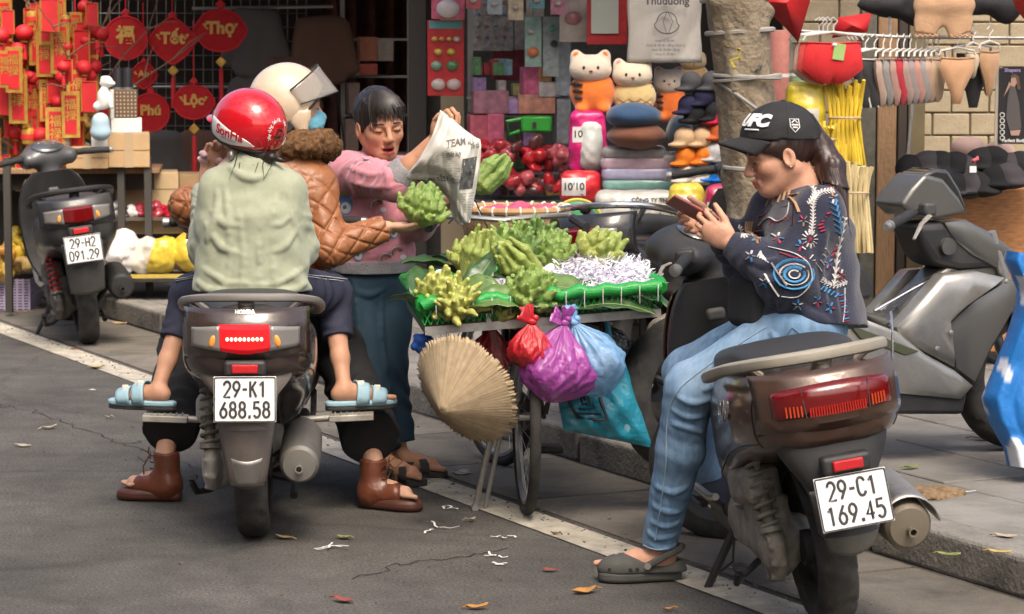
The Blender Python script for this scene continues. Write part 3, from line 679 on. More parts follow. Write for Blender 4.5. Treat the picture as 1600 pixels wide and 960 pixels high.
    sdf_obj('floorboard', sd, fm, t)
    for s_ in (1, -1):
        mb = MB(); mb.tube([(1.02, s_ * .165, .34), (.85, s_ * .168, fz + .012), (.6, s_ * .168, fz + .012), (.5, s_ * .17, fz + .03)], .011, 8); obj('floor_trim', mb, st.get('trim', m_steel), t)
    lw = st.get('lsw', 1); LK = [(z_, x_, h_ * lw, t_) for z_, x_, h_, t_ in ((.30, 1.02, .14, .09), (.40, 1.06, .185, .11), (.55, 1.07, .205, .10), (.70, 1.045, .20, .09), (.82, 1.01, .16, .085), (.88, .99, .11, .08))]
    rs = []
    for i in range(17):
        z = .30 + .58 * i / 16; xc, hw, th = interp(LK, z); ring = []
        for j in range(28):
            a = 2 * pi * j / 28; y = hw * sin(a); c = cos(a); ring.append((xc + (th * 1.25 * max(c, 0) ** .8 if c > 0 else -th * .45 * (-c) ** .6) - .45 * y * y / hw, y, z))
        rs.append(ring)
    mb = MB(); mb.rings(rs); obj('leg_shield', mb, st.get('inner', m_blk), t, sharp=55)
    rs = []
    for i in range(15):
        z = .33 + .52 * i / 14; xc, hw, th = interp(LK, z); ring = []
        for j in range(15):
            a = -1.25 + 2.5 * j / 14; y = (hw + .012) * sin(a); ring.append((xc + th * 1.25 * cos(a) ** .8 + .014 - .45 * y * y / hw, y, z))
        rs.append(ring)
    mb = MB(); mb.rings(rs, False, False); obj('front_apron', mb, body, t, solid=.005)
    mb = MB(); mb.box((.965, 0, .62), (.03, .2, .12)); mb.box((.955, .0, .77), (.03, .06, .04)); obj('glove_box', mb, m_dgr, t, bevel=.012, seg=3)
    # front wheel, fork, fender
    fx = WB; fw = wheel(t, fx, fr_, .085); fw.rotation_euler = (0, 0, steer)
    fk = sub('front_fork', t)
    mb = MB()
    for s_ in (1, -1): mb.tube([(fx, s_ * .07, fr_), (fx - .12, s_ * .07, .62)], .018, 10)
    mb.tube([(fx - .11, 0, .6), (fx - .21, 0, .96)], .025, 10); mb.box((fx - .115, 0, .61), (.05, .18, .04)); obj('fork_leg', mb, m_steel, fk)
    mb = MB(); mb.grid(lambda p, q: Ve((fx + (fr_ + .03) * cos(-.1 + 2.5 * p), .07 * (2 * q - 1), fr_ + (fr_ + .035 - .03 * (2 * q - 1) ** 2) * sin(-.1 + 2.5 * p))), 18, 8); obj('front_fender', mb, body, fk, solid=.005)
    # handlebar cowl
    hb = sub('handlebar', t); hb.location = (fx - .20, 0, .95); hb.rotation_euler = (0, 0, steer)
    sd = SDF(.007, .04); sd.ecap((0, -.12, .0), (0, .12, .0), (1, 0, 0), (.07, .05), (.07, .05)); sd.ell((.05, 0, .03), (.12, .12, .07)); sd.cap((.0, 0, -.02), (-.01, 0, -.12), .06, .07)
    sdf_obj('handlebar_cowl', sd, st.get('cowl', body), hb)
    mb = MB(); mb.ell((-.02, 0, .068), (.075, .095, .02), 20, 8, RY(-.45)); obj('dashboard', mb, M('dash_glass', (.05, .055, .06), .12, coat=.6), hb)
    mb = MB()
    for q in range(13): a = -.9 + 1.8 * q / 12; mb.box((-.035 + .03 * cos(a), .06 * sin(a), .082 + .012 * cos(a)), (.008, .003, .002), RZ(-a))
    obj('gauge_mark', mb, m_plate, hb)
    for s_ in (1, -1):
        g = sub('grip', hb)
        mb = MB(); mb.tube([(-.01, s_ * .12, .01), (-.045, s_ * .2, .012), (-.075, s_ * .34, .0)], [.019, .018, .017], 12); obj('grip_sleeve', mb, m_grip, hb)
        mb = MB(); mb.lathe([(.004, -.012), (.016, -.01), (.019, 0), (.019, .012), (.006, .018)], c=(-.078, s_ * .352, 0), axis='Y', n=14, caps=True); obj('bar_end', mb, m_steel, hb)
        mb = MB(); mb.tube([(.02, s_ * .15, .0), (.035, s_ * .2, -.005), (.01, s_ * .28, -.012), (-.02, s_ * .345, -.01), (-.03, s_ * .355, -.008)], [.008, .008, .006, .006, .008], 8, flat=.6); obj('brake_lever', mb, m_alu, hb)
        mb = MB(); mb.box((-.02, s_ * .145, .01), (.06, .05, .05), RZ(s_ * .3)); obj('switch_box', mb, m_blk, hb, bevel=.012, seg=3); bpy.data.objects.remove(g)
    # pillion footpegs
    if st.get('pegs', True):
        for s_ in (1, -1):
            mb = MB(); mb.box((.35, s_ * .31, .338), (.07, .15, .022), RX(s_ * .04)); 
            for q in range(6): mb.box((.35, s_ * (.255 + .02 * q), .349), (.06, .006, .008))
            mb.tube([(.35, s_ * .14, .33), (.35, s_ * .25, .335)], .012, 8); obj('footpeg', mb, m_alu, t, bevel=.004)
    # stands
    mb = MB(); mb.tube([(.36, .05, .16), (.33, .16, .10), (.22, .20, .11), (.13, .21, .16)], .011, 8); mb.box((.125, .205, .175), (.05, .03, .012)); mb.tube([(.36, .05, .16), (.36, -.12, .13), (.25, -.12, .09)], .014, 8); obj('centre_stand', mb, m_blk, t)
    ss = MB()
    if st.get('sidestand', True): ss.tube([(.50, .13, .20), (.53, .24, .02)], [.013, .011], 8); ss.box((.53, .25, .012), (.05, .05, .008)); ss.tube([(.50, .13, .2), (.44, .16, .12), (.47, .2, .09)], .004, 6)
    else: ss.tube([(.50, .13, .20), (.25, .15, .17)], [.013, .011], 8)
    obj('side_stand', ss, m_blk, t)
    return t, shell, tail
# --- the two riders' dark brown scooter
m_brown = M('dark_brown_paint', (.045, .03, .026), .22, var=.08, vscale=10, coat=.6, dirt=(.13, .11, .09), dscale=5, damt=.12)
m_brown2 = M('metallic_brown_paint', (.075, .04, .027), .28, .25, var=.1, vscale=10, coat=.5, dirt=(.16, .12, .09), dscale=7, damt=.22, bump=.05, bscale=30)
m_taupe = M('taupe_plastic', (.13, .11, .1), .5, var=.12, dirt=(.21, .19, .16), dscale=6, damt=.4)
HEAD_M = math.radians(90 + 2.5)
MIDLOC = G(397, 838); MIDLOC.z = 0
mid, mid_shell, mid_tail = scooter('scooter', 'dark brown scooter carrying the two helmeted riders, brake light lit', MIDLOC, HEAD_M, 0.0,
   dict(body=m_brown, lamp='lit', lamp_half=.165, lamp_z=.695, plate=('29-K1', '688.58'), plate_z=.505, rail=M('rail_grey', (.23, .21, .19), .4, .3, dirt=(.33, .31, .28), damt=.4), rail_z=.775, under=m_taupe, guard=m_taupe, guard_z=.215, guard_w=.098, guard_tip=True,
        muf_cap=M('muffler_cap_grey', (.25, .24, .22), .45, .5, dirt=(.15, .13, .1), damt=.5), muffler=M('muffler_grey', (.15, .145, .135), .5, .4, dirt=(.1, .09, .07), damt=.5), muf_y=.155, muf_z=.265, muf_r=.064, rr=.24, sidestand=False, shock=m_eng, engine=M('pale_engine', (.42, .4, .36), .5, .4, dirt=(.2, .17, .13), damt=.6, dscale=7, bump=.2)))
# --- the brown scooter with the girl
RLOC = Ve((.875, 7.25, 0)); HEAD_R = math.radians(90 + 8)
rgt, r_shell, r_tail = scooter('scooter', 'scuffed brown scooter on its side stand under the girl with the phone', RLOC, HEAD_R, math.radians(-9),
   dict(body=m_brown2, lamp='wide', lamp_half=.165, lamp_z=.685, plate=('29-C1', '169.45'), plate_z=.43, plate_x=-.43, plate_tilt=.22, rail=M('rail_beige', (.36, .33, .27), .5, .2, dirt=(.22, .2, .16), damt=.5), rail_z=.765, rail_w=.022, rail_h=.017, under=m_blk, guard=M('guard_grey', (.1, .098, .092), .55, dirt=(.24, .22, .19), damt=.6), guard_z=.27, guard_w=.1,
        muffler=M('muffler_bronze', (.2, .17, .13), .5, .5, dirt=(.1, .085, .06), damt=.5), muf_cap=M('muffler_bronze_cap', (.2, .17, .13), .55, .4, dirt=(.12, .1, .07), damt=.6), shield=m_steel, muf_x=-.26, muf_y=.185, muf_z=.29, muf_r=.066, pegs=False, seat_mat=m_seat, cowl=m_blk, lsw=.78), steer=.95)
def on_body(par, txt, f, size, mat, bold=.0012, shear=.0):     # raised lettering following the bodywork
    tx = text_mb(txt, size, 0, bold, shear=shear); tx.v = [tuple(f(x, y)) for x, y, z in tx.v]; obj('lettering', tx, mat, par, smooth=False, solid=.002)
on_body(rgt, 'HONDA', lambda x, y: r_tail(-x, .60 + y, .009), .03, m_chr); on_body(mid, 'HONDA', lambda x, y: mid_tail(-x, .768 + y, .010), .016, m_steel)
def side_pt(sh, s0, a0): return lambda x, y: sh(s0 - x, a0 - y * 4.5, .004)
on_body(rgt, 'LEAD', lambda x, y: r_shell(.40 - x * 1.0, .12 + y * 4.6, .005), .075, m_chr, .002, .2)
for sc_, sh in ((rgt, r_shell), (mid, mid_shell), ):
    for sg in (1, -1):
        obj('panel_gap', MB().tube([sh(.115, (.75 - 1.3 * k / 10) if sg > 0 else pi - (.75 - 1.3 * k / 10), .001) for k in range(11)], .0022, 5), m_blk, sc_)
        obj('panel_gap', MB().tube([sh(.12 + .8 * k / 12, (-.42 + .0 * k) if sg > 0 else pi + .42, .001) for k in range(13)], .002, 5), m_blk, sc_)
# --- the black scooter at the left
LLOC = G(140, 538); LLOC.z = 0
lft, l_shell, l_tail = scooter('scooter', 'black scooter with red shock spring leaning on its stand beside the lilac crate', LLOC, math.radians(90 + 14.5), math.radians(-7),
   dict(body=M('black_matt_paint', (.018, .018, .02), .35, dirt=(.09, .085, .075), damt=.4, coat=.2), lamp='plain', lamp_half=.17, lamp_z=.725, plate=('29-H2', '091.29'), plate_z=.545, plate_tilt=.15, rail=m_blk, rail_z=.81, under=m_blk, guard=m_dgr, guard_z=.30, guard_w=.105, muffler=m_blk, muf_cap=m_blk, muf_r=.068, muf_y=.19, muf_z=.30, shock=M('red_spring', (.42, .015, .02), .35), engine=M('dark_engine', (.09, .085, .08), .55, .3, dirt=(.16, .14, .11), damt=.6), rr=.26, fr=.265, cowl=M('cowl_grey', (.07, .072, .076), .4, coat=.2), pegs=False), steer=.25)
# ---------------------------------------------------------------- people
SKIN = (.50, .27, .175)
def m_skin(n, c): return M(n, c, .52, attr=True, sss=.06, bump=.15, bscale=150, spec=.35, var=.07, vscale=45)
m_hair = M('dark_hair', (.016, .011, .009), .42, var=.5, vscale=1.0, streak=(160, 160, 12), spec=.5)
def V3(p): return np.array(p, np.float32)
class Frame:
    def __init__(s, c, f, u=(0, 0, 1)):
        s.c = Vector(c); s.f = Vector(f).normalized(); u = Vector(u); s.u = (u - s.f * u.dot(s.f)).normalized(); s.s = s.u.cross(s.f)   # s = the person's left
        s.rot = Matrix((s.f, s.s, s.u)).transposed()
    def __call__(s, a, b, c): return s.c + s.f * a + s.s * b + s.u * c
    def loc(s, v):
        q = v - V3(s.c); return np.stack([q @ V3(s.f), q @ V3(s.s), q @ V3(s.u)], -1)
def add_head(sd, F, sc=1.0, mouth=0.0, neck=.17, closed=True):
    def p(a, b, c): return F(a * sc, b * sc, c * sc)
    def e(c, r, k=.02, op='+'): sd.ell(p(*c), [x * sc for x in r], F.rot, k, op)
    def c(a, b, ra, rb, k=.012, op='+'): sd.cap(p(*a), p(*b), ra * sc, rb * sc, k, op)
    e((-.012, 0, .03), (.094, .074, .086)); e((.018, 0, -.045), (.068, .056, .07), .03); e((.06, 0, -.094), (.026, .026, .02), .025)
    for s in (1, -1):
        c((-.015, .051 * s, -.045), (.05, .017 * s, -.088), .02, .017, .025); e((.05, .038 * s, -.026), (.03, .026, .026), .022)
        c((.083, .014 * s, .016), (.066, .05 * s, .012), .011, .01, .018)
        e((.094, .033 * s, -.003), (.014, .017, .011), .012, '-')
        e((.070, .033 * s, -.003), (.017, .018, .0125), .004)
        e((.096, .0115 * s, -.037), (.011, .0095, .0085), .006)
        e((-.008, .077 * s, -.012), (.019, .008, .031), .006); e((-.002, .083 * s, -.01), (.01, .006, .018), .004, '-')
    c((.084, 0, .008), (.108, 0, -.031), .007, .0105, .012)
    lo = -.074 - mouth
    c((.083, -.019, -.0625), (.092, 0, -.061), .0055, .007, .006); c((.083, .019, -.0625), (.092, 0, -.061), .0055, .007, .006)
    c((.080, -.018, lo + .001), (.088, 0, lo), .0055, .0075, .006); c((.080, .018, lo + .001), (.088, 0, lo), .0055, .0075, .006)
    if mouth: e((.088, 0, -.067 - mouth * .5), (.016, .016, mouth * .62 + .002), .003, '-')
    sd.cap(p(-.028, 0, -.06), p(-.045, 0, -neck), .05 * sc, .056 * sc, .03)
def head_color(F, sc, mouth=0., lips=(.42, .07, .07), skin=SKIN, eyes='down'):
    def f(v):
        q = F.loc(v) / sc; x, y, z = q[:, 0], q[:, 1], q[:, 2]; base = np.tile(np.array(skin, np.float32), (len(v), 1)); hd = (np.abs(x) < .16) & (np.abs(y) < .11) & (np.abs(z) < .16)
        def mixin(mask, c):
            m_ = np.clip(mask, 0, 1)[:, None]; return base * (1 - m_) + np.array(c, np.float32) * m_
        n = vnoise(v * 25); base *= (1 + .08 * n)[:, None]
        ch = np.exp(-(((x - .07) / .03) ** 2 + ((np.abs(y) - .04) / .022) ** 2 + ((z + .03) / .022) ** 2)) * hd; base = mixin(ch * .3, (.5, .15, .11))
        lp = ((x > .078) & (np.abs(y) < .022 - .3 * np.abs(z + .068 + mouth * .5)) & (np.abs(z + .067 + mouth * .5) < .0105 + mouth * .5)) * hd; base = mixin(lp * .85, lips)
        if mouth: base = mixin(((np.abs(y) < .017) & (np.abs(z + .067 + mouth * .5) < mouth * .55) & (x > .06) & (x < .0875)) * .9 * hd, (.09, .015, .015))
        return base
    return f
def eyes(par, F, sc, look=-.4, brow=(.02, .013, .01)):
    for s in (1, -1):
        mb = MB(); pts = [F(sc * (.0885 - .9 * (abs(t)) ** 2 * .018), sc * (s * .033 + t * .0165), sc * (-.0035 - .003 * (1 - t * t) + .002 * t * s)) for t in [-1, -.6, -.2, .2, .6, 1]]
        mb.tube(pts, [.0008 * sc, .0017 * sc, .0021 * sc, .0021 * sc, .0018 * sc, .001 * sc], 6); obj('eyelash', mb, m_hair, par)
        mb = MB(); mb.ell(F(sc * .0863, sc * s * .033, sc * -.0065), (.0015 * sc, .0065 * sc, .0028 * sc), 10, 6, F.rot); obj('eye', mb, M('eye_dark', (.012, .008, .007), .1), par)
        mb = MB(); pts = [F(sc * (.0955 - .01 * abs(t + .3) ** 2 - .004 * (t + 1)), sc * s * (.033 + t * .021), sc * (.0175 + .004 * (1 - t * t) - .001 * t)) for t in [-1, -.5, 0, .5, 1]]
        mb.tube(pts, [.0022 * sc, .0028 * sc, .0026 * sc, .002 * sc, .0008 * sc], 6, flat=.8); obj('eyebrow', mb, M('brow', brow, .7), par)
def add_hand(sd, wrist, d, palm, curl=(.6, .6, .6, .6), thumb=(.5, .4), side=1, sc=1.0, spread=.12, first=.0):
    """wrist point, direction of the fingers, palm normal (the side fingers bend to), side=+1 when the thumb is at d x palm"""
    d = Vector(d).normalized(); n = Vector(palm); n = (n - d * n.dot(d)).normalized(); s = d.cross(n) * side; w = Vector(wrist)
    rot = Matrix((d, s, n)).transposed()
    sd.ell(w + d * .048 * sc, (.052 * sc, .036 * sc, .017 * sc), rot, .012)
    sd.ell(w + d * .035 * sc + s * .02 * sc + n * .006 * sc, (.032 * sc, .017 * sc, .016 * sc), rot, .012)
    for i in range(4):
        b = (.5 - i / 3) ; root = w + d * (.086 - .012 * abs(i - 1.2) * .8) * sc + s * (b * .058) * sc
        L = [.042, .047, .044, .034][i] * sc; c = curl[i]; dr = (d + s * b * spread * 2).normalized(); ax = dr.cross(n).normalized(); ang = c * .55 + first; p_ = root; r = .0088 * sc if i < 3 else .0076 * sc
        for j in range(3):
            dd = Matrix.Rotation(ang, 3, ax) @ dr; q = p_ + dd * L * (1, .62, .52)[j]; sd.cap(p_, q, r * (1, .93, .86)[j], r * (.93, .86, .78)[j], .004); p_ = q; ang += c * (.9 if j == 0 else .6)
    r0 = w + d * .022 * sc + s * .026 * sc + n * .004 * sc; ab, fl = thumb
    t1 = (d * cos(ab) + s * sin(ab) + n * .35).normalized(); q1 = r0 + t1 * .042 * sc; t2 = (t1 * cos(fl) + (d * .6 + n * .5 - s * .5).normalized() * sin(fl)).normalized(); q2 = q1 + t2 * .032 * sc; q3 = q2 + (t2 + n * .1) * .024 * sc
    sd.cap(r0, q1, .0125 * sc, .0105 * sc, .008); sd.cap(q1, q2, .0105 * sc, .009 * sc, .004); sd.cap(q2, q3, .009 * sc, .0075 * sc, .004)
def add_foot(sd, ankle, toe_dir, ground_z, sc=1.0, splay=1):
    a = Vector(ankle); t = Ve((toe_dir[0], toe_dir[1], 0)).normalized(); s = Ve((0, 0, 1)).cross(t); h = a.z - ground_z
    rot = Matrix((t, s, Ve((0, 0, 1)))).transposed(); g = Ve((a.x, a.y, ground_z))
    sd.ell(g - t * .018 * sc + Ve((0, 0, .026)), (.034 * sc, .029 * sc, .03 * sc), rot, .02)
    sd.cap(a, g + t * .075 * sc + Ve((0, 0, .032)), .031 * sc, .028 * sc, .02); sd.cap(g + t * .02 + Ve((0, 0, .02)), g + t * .13 * sc + Ve((0, 0, .016)), .026 * sc, .03 * sc, .02)
    for i in range(5):
        y = (i - 2) * .0165 * sc * splay; l = (.058, .054, .048, .04, .032)[i] * sc; r = (.012, .0085, .008, .0078, .0075)[i] * sc; b = g + t * (.135 - .006 * i) * sc + s * y + Ve((0, 0, .014)); sd.cap(b, b + t * l - Ve((0, 0, .004)), r, r * .85, .005)
def foot_frame(ankle, toe_dir, z):
    t = Ve((toe_dir[0], toe_dir[1], 0)).normalized(); s = Ve((0, 0, 1)).cross(t); g = Ve((ankle[0], ankle[1], z))
    return lambda x, y, zz: g + t * x + s * y + Ve((0, 0, zz))
def sole_pts(L0=-.06, L1=.20, w=.042, n=28):
    out = []
    for i in range(n):
        a = 2 * pi * i / n; x = (L0 + L1) / 2 + (L1 - L0) / 2 * math.copysign(abs(cos(a)) ** .8, cos(a)); f = (x - L0) / (L1 - L0); ww = w * (.78 + .32 * f - .16 * sin(pi * min(1, f * 1.6)) * (1 if f < .6 else 0)); out.append((x, ww * math.copysign(abs(sin(a)) ** .75, sin(a))))
    return out
def on_surface(bv, pts, d, off=.002, back=.6):
    out = []
    for p in pts:
        p = Vector(p); h, n, i, ds = bv.ray_cast(p - Vector(d) * back, Vector(d), back * 2.2)
        if h is None: continue
        if n.dot(Vector(d)) > 0: n = -n
        out.append(h + n * off)
    return out
VIEW = Ve((0, 1, -.07)).normalized()
def decal_poly(bv, pts, d=VIEW, off=.0018):    # filled patch lying on a garment; pts = outline in order
    c = sum((Vector(p) for p in pts), Vector()) / len(pts); n = len(pts); rings = []
    mb = MB(); vs = []
    for f in (1, .66, .33):
        for p in pts:
            q = on_surface(bv, [c + (Vector(p) - c) * f], d, off); 
            if not q: return None
            vs.append(q[0])
    q = on_surface(bv, [c], d, off)
    if not q: return None
    vs.append(q[0]); fs = []
    for r_ in range(2):
        for i in range(n): a = r_ * n + i; b = r_ * n + (i + 1) % n; fs.append((a, b, b + n, a + n))
    for i in range(n): fs.append((2 * n + i, 2 * n + (i + 1) % n, 3 * n))
    mb.add(vs, fs); return mb
def circ(x, y, rx, ry, Y, n=14, a0=0, a1=360): return [P(x + rx * cos(math.radians(a0 + (a1 - a0) * i / (n if a1 - a0 >= 360 else n - 1))), y - ry * sin(math.radians(a0 + (a1 - a0) * i / (n if a1 - a0 >= 360 else n - 1))), Y) for i in range(n)]
m_blkrub = M('black_rubber', (.02, .02, .02), .7, var=.2, dirt=(.1, .09, .08), damt=.3)

# ============================== the passenger in sage green
pa = thing('person', 'person seen from behind in a sage green top and red helmet, riding pillion', 'person', (MIDLOC.x, 8.85, .36), world=True)
A_hip = P(394, 452, 8.83); A_neck = P(393, 252, 8.86); FA = Frame(P(386, 206, 8.88), (-.72, .69, -.05)); fA = Ve((0, 1, 0))
A_shL, A_shR = P(342, 297, 8.84), P(448, 299, 8.84); A_elL, A_elR = P(322, 388, 8.90), P(470, 388, 8.90); A_wrL, A_wrR = P(322, 272, 9.06), P(440, 395, 9.1)
A_kL, A_kR = P(297, 462, 9.14), P(519, 462, 9.14); A_anL, A_anR = P(247, 607, 8.99), P(537, 602, 8.99)
sd = SDF(.0045, .02)
add_head(sd, FA, .95); sd.ecap(A_hip, A_neck - Ve((0, 0, .04)), (1, 0, 0), (.13, .09), (.12, .07)); sd.cap(A_neck - Ve((0, 0, .05)), FA(-.04, 0, -.1), .05, .045)
for sh, el, wr in ((A_shL, A_elL, A_wrL), (A_shR, A_elR, A_wrR)): sd.limb([A_neck - Ve((0, 0, .06)), sh, el, wr], [.04, .04, .034, .024])
add_hand(sd, A_wrL, (.25, .2, .9), (.5, -.75, .1), (1.1, 1.1, 1.1, 1.0), side=1, sc=.95); add_hand(sd, A_wrR, (-.3, .9, -.1), (-.2, 0, -1), side=-1, sc=.95)
for kn, an, sx in ((A_kL, A_anL, -1), (A_kR, A_anR, 1)):
    hp = A_hip + Ve((sx * .08, .03, .01)); sd.limb([hp, kn, kn + (an - kn) * .3 + Ve((0, -.012, 0)), kn + (an - kn) * .7, an], [.075, .045, .039, .030, .024]); add_foot(sd, an + Ve((0, 0, -.02)), (sx * .93, .36), .383, .88)
body = sdf_obj('body', sd, m_skin('skin_passenger', SKIN), pa, head_color(FA, .95))
sd = SDF(.005, .035)      # loose top
ws = rip_waves(.0035, .085, tw=1.8)
sd.ecap(A_hip + Ve((0, -.01, -.005)), P(394, 345, 8.83), (1, 0, 0), (.198, .128), (.172, .112), flat=1, rip=rip_waves(.004, .10, tw=2.2)); sd.ecap(P(394, 345, 8.83), P(394, 280, 8.85), (1, 0, 0), (.165, .108), (.115, .08))
sd.ecap(P(394, 285, 8.85), A_neck, (1, 0, 0), (.10, .075), (.056, .056), k=.05)
for sh, el, wr, sx in ((A_shL, A_elL, A_wrL, -1), (A_shR, A_elR, A_wrR, 1)):
    sd.cap(sh, el, .057, .056, rip=rip_waves(.004, .055, lo=.05, tw=2, sd=sx)); sd.cap(el, el + (wr - el) * .75, .056, .043, rip=rip_waves(.004, .045, sd=2 * sx), flat=2)
    sd.cap(P(394, 276, 8.85), sh, .062, .055, k=.05)
sd.noise(.005, 9, (1, 1, .35)); sd.noise(.003, 19, (1, 1, .4), 3.); sd.noise(.0025, 40, (1, .6, .7))
fold(sd, [[(352, 300), (360, 380), (352, 455)], [(372, 330), (380, 400), (376, 458)], [(432, 305), (424, 390), (432, 456)], [(410, 350), (406, 410), (410, 460)], [(322, 350), (345, 385), (372, 395)], [(470, 350), (446, 384), (418, 396)], [(330, 330), (352, 350), (372, 352)], [(462, 330), (440, 350), (424, 350)], [(318, 420), (352, 440), (392, 444)], [(474, 420), (440, 440), (402, 446)], [(308, 440), (325, 452), (350, 456)], [(480, 442), (462, 452), (440, 456)], [(360, 262), (378, 274), (400, 278), (424, 268)], [(340, 300), (336, 340), (324, 375)], [(452, 300), (458, 340), (470, 375)]], 8.6, .006, .014)
sd.cut(A_hip + Ve((0, 0, -.02)), (0, -.15, -1))
top = sdf_obj('top', sd, M('sage_cotton', (.31, .335, .24), .9, var=.06, vscale=60, bump=.15, bscale=500, sheen=.2), pa)
for sh, el, wr in ((A_shL, A_elL, A_wrL), (A_shR, A_elR, A_wrR)):
    sd = SDF(.005, .01); sd.cap(el + (wr - el) * .5, el + (wr - el) * .8, .051, .048, flat=3); sdf_obj('sleeve_cuff', sd, M('pale_knit', (.42, .43, .36), .9, var=.1, bump=.4, bscale=160), pa)
sd = SDF(.005, .02)       # navy capri trousers with side stripes
for kn, an, sx in ((A_kL, A_anL, -1), (A_kR, A_anR, 1)):
    hp = A_hip + Ve((sx * .085, .03, .0)); sd.cap(hp, kn, .09, .072, rip=rip_waves(.003, .06)); sd.cap(kn, kn + (an - kn) * .48, .066, .053, flat=2, rip=rip_waves(.003, .05))
sd.ell(A_hip, (.16, .12, .09)); cap_o = sdf_obj('trousers', sd, M('navy_jersey', (.018, .02, .042), .8, var=.15, bump=.2, bscale=300), pa)
bv = bvh(cap_o)
for sx, kn, an in ((-1, A_kL, A_anL), (1, A_kR, A_anR)):
    for k in range(2):
        mb = MB(); pts = [A_hip + Ve((sx * (.16 + .0), -.02 + .03 * k, .05)) + (kn + Ve((sx * .06, 0, .05)) - A_hip - Ve((sx * .16, 0, .05))) * f for f in [0, .2, .4, .6, .8, 1]]
        pts = on_surface(bv, [p + Ve((sx * .06, -.05, .05)) for p in pts], Ve((-sx * .8, .35, -.5)).normalized(), .001, .3)
        if len(pts) > 2: mb.tube(pts, .004, 5, flat=.4); obj('side_stripe', mb, M('stripe_white', (.6, .6, .62), .8), pa)
# slides
m_sl = M('pale_blue_foam', (.28, .44, .52), .6, var=.06, bump=.1)
for an, sx in ((A_anL, -1), (A_anR, 1)):
    ff = foot_frame(an, (sx * .93, .36), .355); sh = sub('slide_sandal', pa)
    mb = MB(); mb.prism(sole_pts(-.065, .185, .043), lambda a, b, t: ff(a, b, t), 0, .012); obj('outsole', mb, m_blkrub, sh, bevel=.003)
    mb = MB(); mb.prism(sole_pts(-.066, .187, .045), lambda a, b, t: ff(a, b, t), .0125, .032); obj('footbed', mb, m_sl, sh, bevel=.006)
    for x0, x1, h in ((.03, .075, .075), (.085, .135, .055)):
        mb = MB(); mb.grid(lambda p, q: ff(x0 + (x1 - x0) * p + .012 * sin(q * pi), -.047 * cos(pi * q) , .022 + (h - .006 * p * 2) * sin(pi * q) ** .7), 5, 14); obj('strap', mb, m_sl, sh, solid=.005)
        mb = MB(); mb.box(ff((x0 + x1) / 2, -sx * .043 * cos(.9), .026 + h * .84), (.022, .006, .022)); obj('buckle', mb, M('buckle_white', (.75, .73, .66), .35), sh, bevel=.003)
# red helmet with white side panel
hl = sub('helmet', pa)
FH = Frame(FA(-.012, 0, .022), FA.f + Ve((0, 0, .12)), (0.02, -.06, 1)); HR = (.133, .112, .118)
def hpt(F, th, ph, r=1.0, R_=HR): return F(R_[0] * r * cos(ph) * cos(th), R_[1] * r * cos(ph) * sin(th), R_[2] * r * sin(ph))
def shell_mesh(F, R_, edge, nth=56, nph=18, r=1.0, top=pi / 2 - .001):
    mb = MB(); mb.grid(lambda p, q: hpt(F, 2 * pi * p, edge(2 * pi * p) + (top - edge(2 * pi * p)) * q, r, R_), nth, nph); return mb
eA = lambda th: -.50 + .62 * max(0, cos(th)) ** 1.5 - .22 * max(0, -cos(th))
obj('shell', shell_mesh(FH, HR, eA), M('red_gloss', (.52, .006, .014), .16, coat=.9, var=.04), hl, solid=.008)
mb = MB(); mb.tube([hpt(FH, 2 * pi * i / 56, eA(2 * pi * i / 56), 1.01) for i in range(56)], .006, 6, closed=True); obj('rim_trim', mb, m_blkrub, hl)
mb = shell_mesh(FH, (.122, .1, .1), lambda th: eA(th) - .30 + .2 * max(0, cos(th)), r=1.0); obj('liner', mb, M('helmet_liner', (.015, .015, .016), .9, bump=.5), hl, solid=.012)
mb = MB(); mb.grid(lambda p, q: hpt(FH, -.95 + 1.9 * p, .13 + .1 * cos((p - .5) * 3) , 1.0 + .30 * q * cos((p - .5) * 2.6)) + FH.u * (-.012 * q), 16, 5); obj('peak', mb, MATS['red_gloss'], hl, solid=.004)
for sgn in (1, -1):        # white side panel
    mb = MB(); mb.grid(lambda p, q: hpt(FH, sgn * (1.0 + 1.55 * p), max(eA(sgn * (1.0 + 1.55 * p)) + .03, -.52) + (.78 - .55 * p) * q * sin(pi * min(1, .14 + p * .9)) ** .5, 1.055 if 0 < p < 1 and 0 < q < 1 else 1.02), 20, 10); obj('white_panel', mb, M('white_gloss', (.72, .7, .7), .2, coat=.6), hl)
def curved_text(par, txt, F, th0, ph0, size, mat, sgn=1, r=1.06, rollr=0., R_=HR, bold=.0):
    tx = text_mb(txt, size, .0, bold); vs = []
    for x, y, z in tx.v:
        x, y = x * cos(rollr) - y * sin(rollr), x * sin(rollr) + y * cos(rollr); vs.append(tuple(hpt(F, th0 + x / R_[0] * sgn, ph0 + y / R_[2], r, R_)))
    tx.v = vs; obj('lettering', tx, mat, par, smooth=False, solid=.0006)
curved_text(hl, 'SonHa', FH, 1.78, -.16, .042, M('logo_red', (.5, .01, .02), .4), 1, 1.066, -.25, bold=.001)
curved_text(hl, 'www.sonha', FH, 1.74, -.31, .013, M('logo_grey', (.2, .2, .2), .4), 1, 1.066, -.25)
for i, ch in enumerate('Xây dựng Sơn Hà - Xây'):   # arc of white lettering on the back
    a = math.radians(205 - i * 8.5); curved_text(hl, ch, FH, 3.25 + .36 * cos(a), -.12 + .34 * sin(a), .018, m_plate, 1, 1.045, a - pi / 2)
